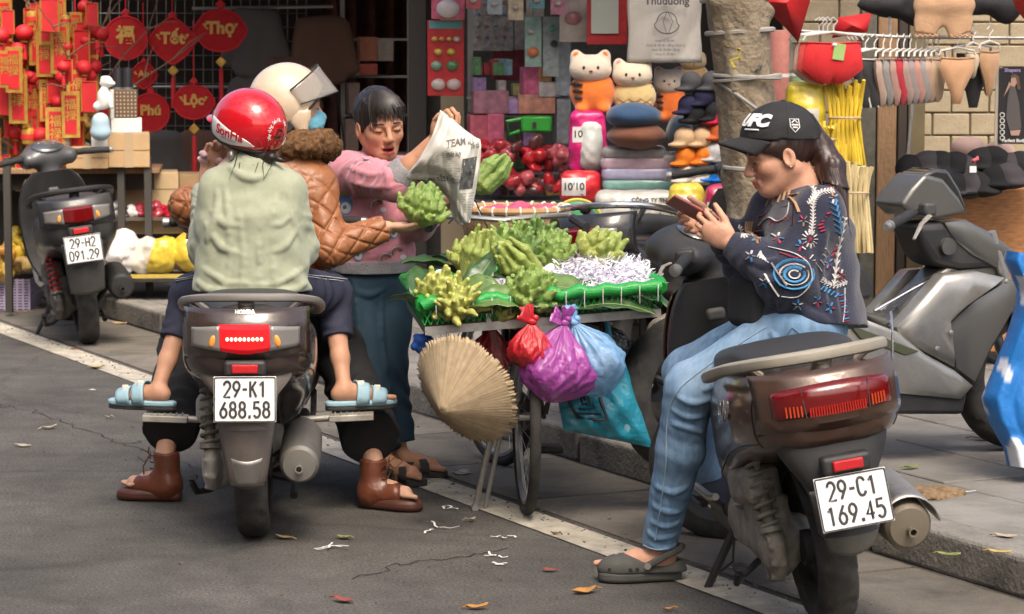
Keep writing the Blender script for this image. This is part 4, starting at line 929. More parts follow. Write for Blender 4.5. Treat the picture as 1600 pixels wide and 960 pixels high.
mb = MB(); mb.tube([hpt(FH, 3.25 + .10 * cos(a) + .03 * sin(3 * a), -.14 + .13 * sin(a), 1.045) for a in [i * .4 for i in range(16)]], .0022, 4); mb.tube([hpt(FH, 3.05 + .1 * i, -.2 - .02 * (i % 2), 1.045) for i in range(5)], .003, 4); obj('dark_emblem', mb, M('emblem_dark', (.06, .015, .015), .4), hl)
mb = MB(); mb.ell(FA(-.02, .088, -.075), (.01, .018, .016)); obj('reflector', mb, m_steel, hl)
# hair below the helmet
sd = SDF(.004, .015); sd.ell(FA(-.05, 0, -.07), (.05, .062, .05), FA.rot); sd.limb([FA(-.08, 0, -.09), P(425, 246, 8.79), P(447, 254, 8.80)], [.03, .016, .004], k=.01); sd.noise(.004, 60, (1, 1, .15)); sdf_obj('hair', sd, m_hair, pa)
for k in range(7):
    mb = MB(); x = 372 + k * 9; mb.tube([P(x, 238, 8.82), P(x - 3 + R.uniform(-4, 4), 258, 8.77), P(x - 8 + R.uniform(-7, 5), 270 + R.uniform(0, 14), 8.755)], [.0022, .0014, .0006], 5); obj('loose_strand', mb, m_hair, pa)

# ============================== the rider in the quilted jacket
pb = thing('person', 'rider in a brown quilted jacket, cream helmet and blue mask reaching for a fruit', 'person', (G(430, 790).x, 9.25, 0), world=True)
B_hip = P(430, 455, 9.28); B_chest = P(448, 300, 9.30); B_neck = P(462, 242, 9.33); FB = Frame(P(456, 164, 9.36), (.96, .2, -.08))
B_shL, B_shR = P(398, 290, 9.32), P(492, 290, 9.28); B_elL, B_elR = P(294, 322, 9.36), P(514, 388, 9.20); B_wrL, B_wrR = P(298, 346, 9.62), P(604, 356, 9.27)
B_kL, B_kR = P(290, 545, 9.66), P(528, 545, 9.66); gL, gR = G(256, 783), G(588, 795); B_anL = Ve((gL.x, gL.y, .14)); B_anR = Ve((gR.x, gR.y, .14))
sd = SDF(.0045, .02); add_head(sd, FB, 1.0); sd.ecap(B_hip, B_chest, (1, 0, 0), (.14, .1), (.15, .09)); sd.limb([B_chest, B_neck, FB(-.04, 0, -.1)], [.08, .055, .05])
for sh, el, wr in ((B_shL, B_elL, B_wrL), (B_shR, B_elR, B_wrR)): sd.limb([B_chest, sh, el, wr], [.06, .045, .036, .024])
add_hand(sd, B_wrR, (1, .0, .02), (0, .25, 1), (.75, .65, .6, .55), thumb=(.9, .4), side=-1, sc=1.02, first=-.15); add_hand(sd, B_wrL, (.1, .9, -.2), (0, -.2, -1), (1.3, 1.3, 1.3, 1.3), side=-1)
for kn, an, sx in ((B_kL, B_anL, -1), (B_kR, B_anR, 1)): sd.limb([B_hip + Ve((sx * .08, .04, 0)), kn, an], [.08, .055, .032]); add_foot(sd, an + Ve((0, 0, -.05)), (sx * .8, .2 if sx < 0 else -.35), .045, .84)
sdf_obj('body', sd, m_skin('skin_rider', (.56, .33, .23)), pb, head_color(FB, 1.0, skin=(.56, .33, .23))); eyes(pb, FB, 1.0)
q = rip_quilt(.0085, .092); sd = SDF(.004, .03)
sd.ecap(B_hip + Ve((0, 0, .06)), B_chest, (1, 0, 0), (.17, .14), (.168, .125), rip=q, flat=1); sd.ecap(B_chest, B_neck + Ve((0, 0, -.03)), (1, 0, 0), (.155, .11), (.09, .08), rip=q)
for sh, el, wr in ((B_shL, B_elL, B_wrL), (B_shR, B_elR, B_wrR)): sd.cap(B_chest + Ve((0, 0, .06)), sh, .09, .072); sd.cap(sh, el, .071, .063, rip=q); sd.cap(el, el + (wr - el) * .97, .062, .046, rip=q, flat=2)
sdf_obj('jacket', sd, M('rust_nylon', (.28, .108, .042), .42, var=.08, vscale=20, bump=.45, bscale=38), pb)
# fur collar: a soft roll with many tufts
cl = [B_neck + Ve((.115 * cos(a) , .10 * sin(a), .012 + .03 * sin(a + 2.4))) for a in [2 * pi * i / 14 for i in range(14)]]
sd = SDF(.006, .02)
for i in range(14): sd.cap(cl[i], cl[(i + 1) % 14], .042)
sd.noise(.012, 45); fm = M('brown_fur', (.13, .07, .035), .95, var=.6, vscale=80, spec=.1); fur = sdf_obj('fur_collar', sd, fm, pb)
mb = MB(); rr_ = random.Random(4)
for k in range(4200):
    i = rr_.randrange(14); f = rr_.random(); c = cl[i].lerp(cl[(i + 1) % 14], f); dv = Ve((rr_.gauss(0, 1), rr_.gauss(0, 1), rr_.gauss(.1, 1))).normalized(); p0 = c + dv * .038; dv2 = (dv + Ve((rr_.gauss(0, .4), rr_.gauss(0, .4), -.35))).normalized(); sdv = dv2.orthogonal().normalized() * .003; e_ = p0 + dv2 * rr_.uniform(.01, .024)
    mb.add([p0 - sdv, p0 + sdv, e_], [(0, 1, 2)])
ft = obj('fur_tuft', mb, fm, fur, smooth=False); stuff(ft)
sd = SDF(.006, .03)        # wide black trousers
for kn, an, sx in ((B_kL, B_anL, -1), (B_kR, B_anR, 1)): sd.cap(B_hip + Ve((sx * .09, .04, 0)), kn, .10, .09); sd.cap(kn, an + Ve((-sx * .02, .02, .10)), .09, .10, rip=rip_waves(.006, .12, tw=3), flat=2)
sd.ell(B_hip, (.17, .13, .11)); sd.noise(.005, 14, (1, 1, .5)); sdf_obj('trousers', sd, M('black_wool', (.012, .012, .014), .85, var=.2, bump=.3, bscale=400), pb)
m_boot = M('chestnut_leather', (.15, .045, .022), .38, var=.2, vscale=14, bump=.25, bscale=60, coat=.15)
for an, td, sx in ((B_anL, (-.8, .2), -1), (B_anR, (.8, -.35), 1)):
    ff = foot_frame(an, td, .0); bt = sub('boot', pb)
    mb = MB(); mb.prism(sole_pts(-.068, .175, .05), lambda a, b, t: ff(a * (1 - .04 * (t > .02)), b, t), .003, .042); obj('sole', mb, M('boot_sole', (.085, .03, .02), .5, var=.15), bt, bevel=.014, seg=3)
    sd = SDF(.004, .02); t_ = (ff(1, 0, 0) - ff(0, 0, 0)); sd.cap(ff(-.015, 0, .05), ff(-.012, 0, .17), .047, .046, flat=2); sd.cap(ff(-.015, 0, .06), ff(.075, 0, .055), .045, .04, k=.03); sd.noise(.0025, 30)
    sd.cut(ff(.11, 0, .05), t_ * .9 + Ve((0, 0, .3))); sdf_obj('upper', sd, m_boot, bt)
    mb = MB(); 
    for k in range(4): mb.tube([ff(.036, -.03, .085 + .022 * k), ff(.05 - .004 * k, 0, .09 + .022 * k), ff(.036, .03, .098 + .022 * k)], .0022, 5)
    for s_ in (1, -1): mb.tube([ff(.045, 0, .16), ff(.065, s_ * .03, .185), ff(.075, s_ * .05, .16), ff(.06, s_ * .03, .14), ff(.045, 0, .155)], .0016, 5)
    mb.tube([ff(.05, .004, .158), ff(.07, .012, .12), ff(.062, .02, .07)], .0028, 5); obj('lace', mb, M('lace_brown', (.1, .04, .02), .8), bt)
# cream helmet with open visor
hl = sub('helmet', pb)
FH = Frame(FB(-.018, 0, .012), FB.f + Ve((0, 0, .12))); HB = (.133, .117, .13)
eB = lambda th: -.62 + 1.0 * max(0, cos(th)) ** 1.2
m_cream = M('cream_gloss', (.64, .50, .36), .18, coat=.8, var=.03)
obj('shell', shell_mesh(FH, HB, eB), m_cream, hl, solid=.008)
mb = MB(); mb.tube([hpt(FH, 2 * pi * i / 56, eB(2 * pi * i / 56), 1.01, HB) for i in range(56)], .006, 6, closed=True); obj('rim_trim', mb, m_blkrub, hl)
sd = SDF(.005, .02); sd.ell(FB(-.035, 0, -.05), (.098, .088, .095), FB.rot); sd.ell(FB(.11, 0, -.03), (.115, .07, .12), FB.rot, op='-', k=.015); sd.cut(FB(0, 0, -.115), FB.u * -1 - FB.f * .1); sdf_obj('padding', sd, M('helmet_liner', (.015, .015, .016), .9), hl)
for sgn in (1, -1):
    sd = SDF(.004, .012); sd.ell(FB(.018, sgn * .094, -.03), (.04, .022, .055), FB.rot); sd.ell(FB(.03, sgn * .118, -.0), (.024, .012, .018), FB.rot, op='-', k=.006); sd.ell(FB(.03, sgn * .09, -.08), (.022, .018, .03), FB.rot); sdf_obj('ear_cover', sd, m_cream, hl)
    mb = MB(); mb.lathe([(.004, .006), (.014, .005), (.016, 0), (.016, -.01)], c=FB(-.02, sgn * .10, -.075), axis='Y', n=16, caps=True); obj('vent_cap', mb, m_blkrub, hl)
vr = Matrix.Rotation(.62, 3, FH.s * -1)
def vis(p, q):
    th = -1.45 + 2.9 * p; v = FH.f * (.162 * cos(th)) + FH.s * (.124 * sin(th)) + FH.u * (.045 - .115 * q * (.45 + .55 * cos(th)) - .012); return FH.c + vr @ v
mb = MB(); mb.grid(vis, 24, 8); vm = M('visor_clear', (.4, .37, .33), .06, alpha=.42, coat=.5); obj('visor', mb, vm, hl, solid=.002)
mb = MB(); mb.tube([vis(i / 24, 1) for i in range(25)], .0025, 5); mb.tube([vis(i / 24, 0) for i in range(25)], .003, 5); obj('visor_rim', mb, m_blk, hl)
sd = SDF(.003, .015); sd.ell(FB(.05, 0, -.058), (.068, .066, .052), FB.rot); sd.ell(FB(.10, 0, -.035), (.024, .02, .02), FB.rot); sd.cut(FB(.015, 0, 0), FB.f * -1); sd.noise(.0015, 50, (1, 1, 3)); sdf_obj('face_mask', sd, M('mask_blue', (.16, .43, .56), .85, bump=.2, bscale=120), pb)
# ============================== the vendor in pink
pc = thing('person', 'vendor in a pink printed sweatshirt and teal trousers unwrapping newspaper beside the cart', 'person', (G(610, 750).x, 9.85, 0), world=True)
SKC = (.50, .255, .155); FC = Frame(P(594, 196, 9.82), (.36, -.92, -.14), (-.10, .05, 1)); CS = 1.06
C_hip = P(582, 440, 9.92); C_chest = P(582, 300, 9.90); C_neck = P(590, 250, 9.88)
C_shR, C_shL = P(545, 270, 9.82), P(626, 276, 9.98); C_elR, C_elL = P(618, 286, 9.58), P(652, 352, 9.84); C_wrR, C_wrL = P(680, 218, 9.54), P(690, 316, 9.66)
cfL, cfR = G(636, 745), G(604, 757); C_anL, C_anR = Ve((cfL.x - .03, cfL.y + .03, .09)), Ve((cfR.x - .01, cfR.y + .05, .09))
C_kL, C_kR = P(602, 575, 9.84), P(574, 580, 9.78)
sd = SDF(.0036, .018); add_head(sd, FC, CS, mouth=.008, neck=.16); sd.ecap(C_hip, C_chest, (.9, .4, 0), (.13, .1), (.14, .09)); sd.limb([C_chest, C_neck, FC(-.04, 0, -.12)], [.08, .06, .052])
sd.limb([C_chest, C_shR, C_elR, C_elR.lerp(C_wrR, .4), C_wrR], [.06, .048, .041, .038, .025]); sd.limb([C_chest, C_shL, C_elL, C_wrL], [.06, .048, .04, .025])
add_hand(sd, C_wrR, (.25, -.1, 1), (.75, -.6, -.1), (1.35, 1.4, 1.4, 1.4), thumb=(.35, .9), side=1, sc=1.02); add_hand(sd, C_wrL, (.7, -.5, .15), (-.2, -.6, .6), (1.0, 1.0, 1.0, 1.0), side=1)
for kn, an, td in ((C_kL, C_anL, (.93, -.35)), (C_kR, C_anR, (.8, -.6))): sd.limb([C_hip, kn, an], [.08, .05, .03]); add_foot(sd, an + Ve((0, 0, -.02)), td, .028, .98)
sdf_obj('body', sd, m_skin('skin_vendor', SKC), pc, head_color(FC, CS, .008, (.34, .045, .045), SKC)); eyes(pc, FC, CS)
mb = MB(); mb.box(FC(.0835 * CS, 0, -.0645 * CS), (.004, .02, .0035), FC.rot); obj('teeth', mb, M('teeth', (.75, .72, .66), .3), pc)
# hair: cap, bangs, tied tail
sd = SDF(.0036, .012); sd.ell(FC(-.024, 0, .039), (.111, .0885, .1025), FC.rot); sd.ell(FC(.108, 0, -.03), (.078, .067, .092), FC.rot, op='-', k=.01); sd.cut(FC(0, 0, -.06), FC.u * -1 + FC.f * .4)
sd.limb([FC(-.1, 0, .03), FC(-.125, .0, -.02), FC(-.12, 0, -.10)], [.045, .035, .015], k=.02)
sd.noise(.003, 130, (1, 1, .2)); hr = sdf_obj('hair', sd, m_hair, pc); rf = random.Random(6)
for i in range(64):        # side swept fringe, strand by strand
    y = -.072 + .136 * i / 63; z1 = .045 - .012 * sin(i * .9) - (.035 if abs(y) > .056 else 0) + rf.uniform(-.012, .008); yt = y + .012 + rf.uniform(-.008, .008)
    obj('fringe_strand', MB().tube([FC(.03, y * .35 - .012, .134), FC(.078 - 4 * y * y, y * .8, .110), FC(.102 - 6 * y * y, (y + yt) / 2, .080), FC(.1085 - 6.6 * yt * yt, yt, z1)], [.003, .0042, .0034, .0008], 5), m_hair, hr)
# sweatshirt
sdC = Ve((.9, .42, 0)); sd = SDF(.0045, .03)
sd.ecap(P(583, 408, 9.91), C_chest, sdC, (.158, .13), (.158, .118), flat=1, rip=rip_waves(.0035, .12, tw=2.4)); sd.ecap(C_chest, C_neck + Ve((0, 0, -.03)), sdC, (.15, .105), (.075, .07))
sd.cap(C_chest + Ve((0, 0, .05)), C_shR, .09, .07, k=.04); sd.cap(C_chest + Ve((0, 0, .05)), C_shL, .09, .07, k=.04)
sd.limb([C_shR, C_elR], [.078, .066], rip=rip_waves(.006, .05, lo=.06, tw=2.2), k=.03); sd.cap(C_shL, C_elL, .075, .062, rip=rip_waves(.005, .05)); sd.cap(C_elL, C_elL.lerp(C_wrL, .45), .06, .055, flat=2)
sd.cap(C_elR, C_elR.lerp(C_wrR, .12), .066, .06, flat=2, k=.02); fold(sd, [[(548, 262), (575, 272), (606, 270)], [(550, 285), (578, 292), (608, 292)], [(556, 300), (545, 320), (540, 350)], [(600, 310), (585, 335), (560, 352)], [(625, 330), (610, 360), (585, 380)], [(540, 380), (570, 392), (610, 390)], [(600, 262), (606, 276), (604, 292)], [(620, 380), (600, 396), (575, 402)]], 9.6, .0065, .014); sd.noise(.004, 14); sd.ell(FC(-.03, 0, -.15), (.062, .066, .06), op='-', k=.01)
m_pink = M('pink_fleece', (.56, .22, .27), .9, var=.08, vscale=40, bump=.2, bscale=350, sheen=.3); sw = sdf_obj('sweatshirt', sd, m_pink, pc)
m_rib = M('grey_ribbing', (.27, .26, .27), .9, var=.1, bump=.5, bscale=200)
sd = SDF(.0045, .01); sd.ecap(P(583, 424, 9.91), P(583, 405, 9.91), sdC, (.157, .13), (.158, .133), flat=3); sd.noise(.003, 14); sdf_obj('hem_band', sd, m_rib, pc)
ax = (C_wrR - C_elR).normalized(); sd = SDF(.004, .008); sd.cap(C_elR + ax * .02, C_elR + ax * .075, .0655, .056, flat=3); sd.noise(.003, 25); sdf_obj('cuff', sd, m_rib, pc)
mb = MB(); mb.tube([FC(-.03, 0, -.15) + Ve((.068 * cos(a), .066 * sin(a), .012 - .030 * cos(a - math.atan2(FC.f.y, FC.f.x)) )) for a in [2 * pi * i / 24 for i in range(24)]], .011, 8, closed=True); obj('neckband', mb, m_rib, pc)
# prints on the sweatshirt: birds, rainbows, stripes on the shoulder
bv = bvh(sw); Yp = 9.8
def pr(nm, pts, col, off=.002):
    mb = decal_poly(bv, pts, VIEW, off)
    if mb: obj(nm, mb, M('print_%02d%02d%02d' % tuple(int(99 * x) for x in col), col, .85), pc)
for (x, y, sc_) in ((540, 320, 1.0), (614, 360, .8), (560, 395, .8)):
    pr('bird_print', circ(x, y, 12 * sc_, 17 * sc_, Yp), (.12, .2, .4)); pr('bird_belly', circ(x + 1, y + 5 * sc_, 8 * sc_, 9 * sc_, Yp), (.5, .5, .5), .003); pr('bird_eye', circ(x, y + 4 * sc_, 3.5 * sc_, 3.5 * sc_, Yp, 8), (.08, .13, .28), .004); pr('crest', circ(x - 4 * sc_, y - 19 * sc_, 8 * sc_, 3 * sc_, Yp, 8), (.45, .3, .08), .003)
for (x, y) in ((590, 322), (603, 406), (620, 396)):
    for k, c in enumerate(((.5, .5, .52), (.25, .17, .16), (.5, .4, .16))):
        mb = MB(); pts = on_surface(bv, circ(x, y, 10 - 2.6 * k, 10 - 2.6 * k, Yp, 9, 20, 200), VIEW, .002)
        if len(pts) > 3: mb.tube(pts, .0028, 5, flat=.5); obj('rainbow_print', mb, M('print_%02d%02d%02d' % tuple(int(99 * q) for q in c), c, .85), pc)
    pr('cloud_print', circ(x + 9, y + 6, 5, 4, Yp, 8), (.55, .55, .57))
for (x, y) in ((536, 275), (566, 292), (570, 345), (600, 300), (556, 352), (627, 330)): pr('star_print', [P(x + (4.5 if i % 2 else 2) * cos(i * pi / 5), y + (4.5 if i % 2 else 2) * sin(i * pi / 5), Yp) for i in range(10)], (.5, .16, .13))
for k in range(3):
    pts = on_surface(bv, [P(543 + k * 4, 262 + k * 3, 9.7), P(554 + k * 4, 252 + k * 2, 9.7), P(566 + k * 3, 247 + k * 3, 9.7), P(576 + k, 247 + k * 4, 9.7)], VIEW, .001)
    if len(pts) > 2: mb = MB(); mb.tube(pts, .004, 5, flat=.5); obj('shoulder_stripe', mb, M('print_stripe%d' % k, ((.5, .5, .5), (.12, .13, .2), (.5, .5, .5))[k], .85), pc)
sd = SDF(.005, .025)
for kn, an, sx in ((C_kL, C_anL, 1), (C_kR, C_anR, -1)): sd.cap(C_hip + sdC * (.065 * sx) + Ve((0, 0, -.01)), kn, .105, .082, rip=rip_waves(.003, .13, tw=2)); sd.cap(kn, an + Ve((0, 0, .03)), .08, .062, rip=rip_waves(.004, .09, tw=2.4, sd=sx), flat=2)
sd.ecap(C_hip, C_hip + Ve((0, 0, .08)), sdC, (.15, .125), (.14, .115)); fold(sd, [[(552, 440), (560, 500), (556, 570)], [(600, 440), (596, 510), (604, 580)], [(565, 590), (575, 640), (572, 700)], [(610, 600), (604, 650), (606, 700)], [(545, 450), (575, 462), (600, 452)]], 9.6, .007, .016); sd.noise(.004, 15, (1, 1, .5)); sdf_obj('trousers', sd, M('teal_cotton', (.008, .032, .056), .8, var=.12, bump=.2, bscale=350), pc)
for an, td in ((C_anL, (.93, -.35)), (C_anR, (.8, -.6))):
    ff = foot_frame(an, td, 0); sh = sub('sandal', pc)
    mb = MB(); mb.prism(sole_pts(-.062, .19, .044), lambda a, b, t: ff(a, b, t), .002, .027); obj('sole', mb, m_blkrub, sh, bevel=.005)
    for s_ in (1, -1):
        mb = MB(); mb.grid(lambda p, q: ff(.035 + .035 * p + s_ * .04 * cos(pi * q) + .03, -.045 * cos(pi * q), .02 + (.058 - .02 * (q if s_ > 0 else 1 - q)) * sin(pi * q) ** .7), 5, 14); obj('cross_strap', mb, m_blkrub, sh, solid=.005)

# ============================== the girl with the phone
pd = thing('person', 'woman in navy embroidered sweater and black cap sitting on a brown scooter with her phone', 'person', (.45, 7.83, 0), world=True)
SKD = (.56, .3, .2); FD = Frame(P(1219, 240, 7.72), (-.97, -.10, -.26), (-.1, 0, 1)); DS = 1.0
D_hip = P(1258, 505, 7.68); D_ch = P(1264, 372, 7.72); D_neck = P(1247, 300, 7.73); fD = Ve((-.86, .5, 0))
D_shN, D_shF = P(1278, 335, 7.62), P(1215, 335, 7.86); D_elN, D_elF = P(1236, 436, 7.56), P(1180, 420, 7.95); D_wrN, D_wrF = P(1143, 382, 7.64), P(1120, 352, 7.84)
D_kN, D_kF = P(1072, 608, 7.66), P(1078, 585, 7.98); D_anN = P(1031, 872, 7.85); D_anF = P(1100, 760, 8.15)
sd = SDF(.0036, .018); add_head(sd, FD, DS, neck=.15); sd.limb([D_ch, D_neck, FD(-.04, 0, -.1)], [.08, .056, .048]); sd.ecap(D_hip, D_ch, (.5, .86, 0), (.14, .1), (.13, .09))
sd.limb([D_ch, D_shN, D_elN, D_wrN], [.06, .046, .036, .024]); sd.limb([D_ch, D_shF, D_elF, D_wrF], [.06, .046, .036, .024])
add_hand(sd, D_wrN, (-.78, .14, .50), (-.15, .85, .3), (.95, 1.0, 1.05, 1.1), thumb=(.55, .3), side=-1, sc=.98); add_hand(sd, D_wrF, (-.85, -.15, .12), (.05, -.9, .25), (1.0, 1.0, 1.0, 1.0), thumb=(.6, .4), side=1, sc=.98)
sd.limb([D_hip + Ve((0, -.07, 0)), D_kN, D_anN], [.08, .05, .03]); sd.limb([D_hip + Ve((0, .08, 0)), D_kF, D_anF], [.08, .05, .03]); add_foot(sd, D_anN + Ve((0, 0, -.02)), (-.97, -.1), .04, .96)
sdf_obj('body', sd, m_skin('skin_phone', SKD), pd, head_color(FD, DS, 0., (.5, .13, .12), SKD)); eyes(pd, FD, DS)
# hair under the cap and ponytail
sd = SDF(.004, .012); sd.ell(FD(-.02, 0, .03), (.103, .083, .092), FD.rot); sd.ell(FD(.085, 0, -.06), (.1, .10, .10), FD.rot, op='-', k=.015); sd.cut(FD(0, 0, -.055), FD.u * -1 + FD.f * .6)
for s_ in (1, -1): sd.ell(FD(.03, .066 * s_, .03), (.035, .016, .022), FD.rot)
pt = [FD(-.105, 0, .035), P(1283, 232, 7.72), P(1298, 262, 7.70), P(1306, 300, 7.67), P(1320, 348, 7.655)]
sd.limb(pt, [.03, .034, .04, .034, .008], k=.02); sd.noise(.003, 120, (1, 1, .2)); sdf_obj('hair', sd, M('brown_hair', (.03, .012, .009), .38, var=.5, vscale=1.0, streak=(160, 160, 14), spec=.6), pd)
for k in range(46):
    a = k * 2.4; o_ = Ve((.9 * cos(a), sin(a), 0)); obj('hair_strand', MB().tube([p + o_ * q * (1 + .12 * sin(k * 3 + i)) for i, (p, q) in enumerate(zip(pt[1:] + [pt[-1] + Ve((R.uniform(-.015, .02), 0, R.uniform(-.05, -.01)))], (.033, .041, .035, .012, .004)))], [.002, .0024, .002, .0014, .0005], 4), MATS['brown_hair'], pd)
mb = MB(); mb.tube([pt[1] + (FD.s * cos(a) + FD.u * sin(a)) * .033 - FD.f * -.012 for a in [i * .6 for i in range(11)]], .009, 8, closed=True); obj('hair_tie', mb, m_blkrub, pd)
mb = MB(); mb.ell(FD(-.004, .089, -.038), (.003, .003, .003), 8, 6); obj('earring', mb, m_chr, pd)
# black cap
cp = sub('cap', pd)
FCp = Frame(FD(-.014, 0, .044), FD.f + Ve((0, 0, .30)), FD.u); CR = (.118, .094, .102); m_cap = M('black_cotton', (.016, .016, .018), .8, var=.15, bump=.4, bscale=420)
sd = SDF(.0036, .01); sd.ell(FCp(0, 0, 0), CR, FCp.rot); sd.cut(FCp(0, 0, -.005), FCp.u * -1 - FCp.f * .06); sd.noise(.0025, 30); sdf_obj('crown_panel', sd, m_cap, cp)
mb = MB(); mb.grid(lambda p, q: FCp(CR[0] * .93 * cos(-1.15 + 2.3 * p) + .072 * q * (.35 + .65 * cos((p - .5) * 2.6)), CR[1] * .97 * sin(-1.15 + 2.3 * p) * (1 - .12 * q), -.004 - .022 * q - .03 * (2 * p - 1) ** 2 * (.35 + .65 * q)), 18, 6); obj('brim', mb, m_cap, cp, solid=.006)
for k in range(6):
    mb = MB(); mb.tube([FCp(CR[0] * 1.005 * cos(b) * cos(k * 1.047 + .52), CR[1] * 1.005 * cos(b) * sin(k * 1.047 + .52), CR[2] * 1.005 * sin(b)) for b in [i * .19 for i in range(9)]], .0016, 5); obj('seam', mb, m_cap, cp)
mb = MB(); mb.ell(FCp(0, 0, CR[2] + .001), (.009, .009, .005)); obj('top_button', mb, m_cap, cp)
mw = M('white_thread', (.78, .78, .77), .7, bump=.3, bscale=300)
def captext(txt, th0, z0, size, bold, sh=.2, sxx=1.15, off=.0):
    tx = text_mb(txt, size, .0, bold, shear=sh, sx=sxx); vs = []
    for x, y, z in tx.v:
        ph = math.asin(max(-1, min(1, (z0 + y) / CR[2]))); vs.append(tuple(FCp((CR[0] + .004) * cos(ph) * cos(th0 + x / CR[1]), (CR[1] + .004) * cos(ph) * sin(th0 + x / CR[1]), (CR[2] + .004) * sin(ph))))
    tx.v = vs; obj('lettering', tx, mw, cp, smooth=False, solid=.002)
captext('UFC', .55, .043, .044, .0028)
mb = MB(); mb.tube([FCp((CR[0] + .003) * cos(.2) * cos(.35 + .06 * i), (CR[1] + .003) * cos(.2) * sin(.35 + .06 * i), .019) for i in range(9)], .0025, 5); obj('underline', mb, mw, cp)
def cappt(th, z): ph = math.asin(z / CR[2]); return FCp((CR[0] + .003) * cos(ph) * cos(th), (CR[1] + .003) * cos(ph) * sin(th), (CR[2] + .003) * sin(ph))
shd = [(-.13, .018), (.13, .018), (.12, -.004), (0, -.018), (-.12, -.004)]
mb = MB(); mb.tube([cappt(1.75 + a, .035 + b) for a, b in shd], .0016, 5, closed=True); mb.tube([cappt(1.75 - .08, .043), cappt(1.75, .05), cappt(1.75 + .08, .043)], .002, 5); mb.tube([cappt(1.75 - .09, .037), cappt(1.75 + .09, .037)], .0025, 5); mb.tube([cappt(1.75 - .06, .03), cappt(1.75 + .06, .03)], .0025, 5); obj('shield_badge', mb, mw, cp)
# sweater
sN = Ve((.5, .86, 0)); sd = SDF(.0045, .03)
sd.ecap(D_hip + Ve((0.01, 0, -.01)), D_ch, sN, (.18, .168), (.152, .12), rip=rip_waves(.004, .11, tw=2), flat=1); sd.ecap(D_ch, D_neck + Ve((.005, 0, -.035)), sN, (.155, .115), (.075, .07))
sd.cap(D_ch + Ve((0, 0, .04)), D_shN, .09, .076, k=.04); sd.cap(D_ch + Ve((0, 0, .04)), D_shF, .1, .08, k=.04)
sd.cap(D_shN, D_elN, .078, .084, rip=rip_waves(.006, .08, lo=.05, tw=2)); sd.cap(D_elN, D_elN.lerp(D_wrN, .72), .08, .058, rip=rip_waves(.006, .05)); sd.cap(D_elN.lerp(D_wrN, .7), D_wrN, .046, .038, flat=2, k=.012)
sd.cap(D_shF, D_elF, .085, .085); sd.cap(D_elF, D_elF.lerp(D_wrF, .75), .08, .055, rip=rip_waves(.005, .05)); sd.cap(D_elF.lerp(D_wrF, .7), D_wrF, .045, .036, flat=2, k=.012)
fold(sd, [[(1165, 400), (1190, 412), (1212, 405)], [(1172, 420), (1196, 436), (1222, 440)], [(1275, 345), (1262, 380), (1255, 420)], [(1290, 360), (1284, 420), (1290, 480)], [(1310, 400), (1304, 450), (1308, 500)], [(1240, 470), (1262, 490), (1290, 500)]], 7.45, .007, .015); sd.noise(.004, 16); sd.ell(FD(-.045, 0, -.14), (.058, .06, .05), op='-', k=.01)
m_navy = M('navy_knit', (.014, .017, .04), .9, var=.15, vscale=60, bump=.4, bscale=260, sheen=.25); sw = sdf_obj('sweater', sd, m_navy, pd); bv = bvh(sw); Yd = 7.6
EMB = {'w': (.62, .6, .58), 'r': (.42, .03, .07), 'b': (.06, .27, .55), 't': (.42, .25, .14), 'c': (.36, .12, .09), 'g': (.3, .3, .34), 'd': (.05, .06, .12)}
def em(col, pts, r=.0042):
    q = on_surface(bv, [P(x, y, Yd) for x, y in pts], VIEW, .0015)
    if len(q) > 1:
        mb = MB(); mb.tube(q, r * .85, 6, flat=.4); obj('embroidery', mb, M('yarn_' + col, EMB[col], .9, var=.15, bump=.6, bscale=300), pd)
def braid(col, pts, r=.006):
    b = bez(*pts); em(col, b, r * .75)
    for i in range(0, len(b) - 1, 1):
        (x, y), (x2, y2) = b[i], b[i + 1]; dx, dy = x2 - x, y2 - y; l = math.hypot(dx, dy) + 1e-6; nx, ny = -dy / l * 4.2, dx / l * 4.2; em(col, [(x + nx, y + ny), (x + dx * .7, y + dy * .7)], r * .6); em(col, [(x - nx, y - ny), (x + dx * .7, y + dy * .7)], r * .6)
def petal(col, x, y, x2, y2, r=.007): em(col, [(x, y), ((x + x2) / 2, (y + y2) / 2), (x2, y2)], r)
braid('w', [(1302, 298), (1280, 302), (1268, 318), (1266, 345), (1262, 366)]); braid('w', [(1266, 288), (1272, 302), (1260, 320)], .005); braid('w', [(1318, 340), (1308, 395), (1300, 445)])
for k in range(12): a = k * pi / 6; petal('w', 1260 + 6 * cos(a), 374 + 7 * sin(a), 1260 + 12 * cos(a), 374 + 14 * sin(a), .004)
em('r', [(1258, 372), (1262, 376), (1258, 378), (1262, 372)], .006)
em('c', [(1195, 338), (1240, 318), (1236, 352), (1190, 362), (1196, 338)], .004); em('w', bez((1196, 352), (1206, 340), (1216, 346), (1228, 338), (1234, 318)), .0045)
for k in range(5): petal('r', 1206 + 6 * k, 352 - 2 * k, 1210 + 6 * k, 345 - 2 * k, .0035)
for k in range(5): em('t', bez((1206 + 7 * k, 322 - 3 * k), (1212 + 7 * k, 310 - 4 * k), (1222 + 6 * k, 300 - 3 * k)), .0045)
em('t', bez((1236, 306), (1242, 318), (1246, 332)), .007); em('t', [(1236, 305), (1248, 303)], .008)
for k in range(6): a = .3 + k * .35; petal('r', 1284 + 3 * cos(k), 335 + 5 * k, 1284 + 12 * cos(a * 2), 330 + 5 * k + 8 * sin(a), .0055)
for k in range(6): petal('b', 1302 + 2 * k, 322 + 9 * k, 1296 + 2 * k + 8, 312 + 9 * k, .004); petal('b', 1302 + 2 * k, 322 + 9 * k, 1296 + 2 * k - 4, 316 + 9 * k, .004)
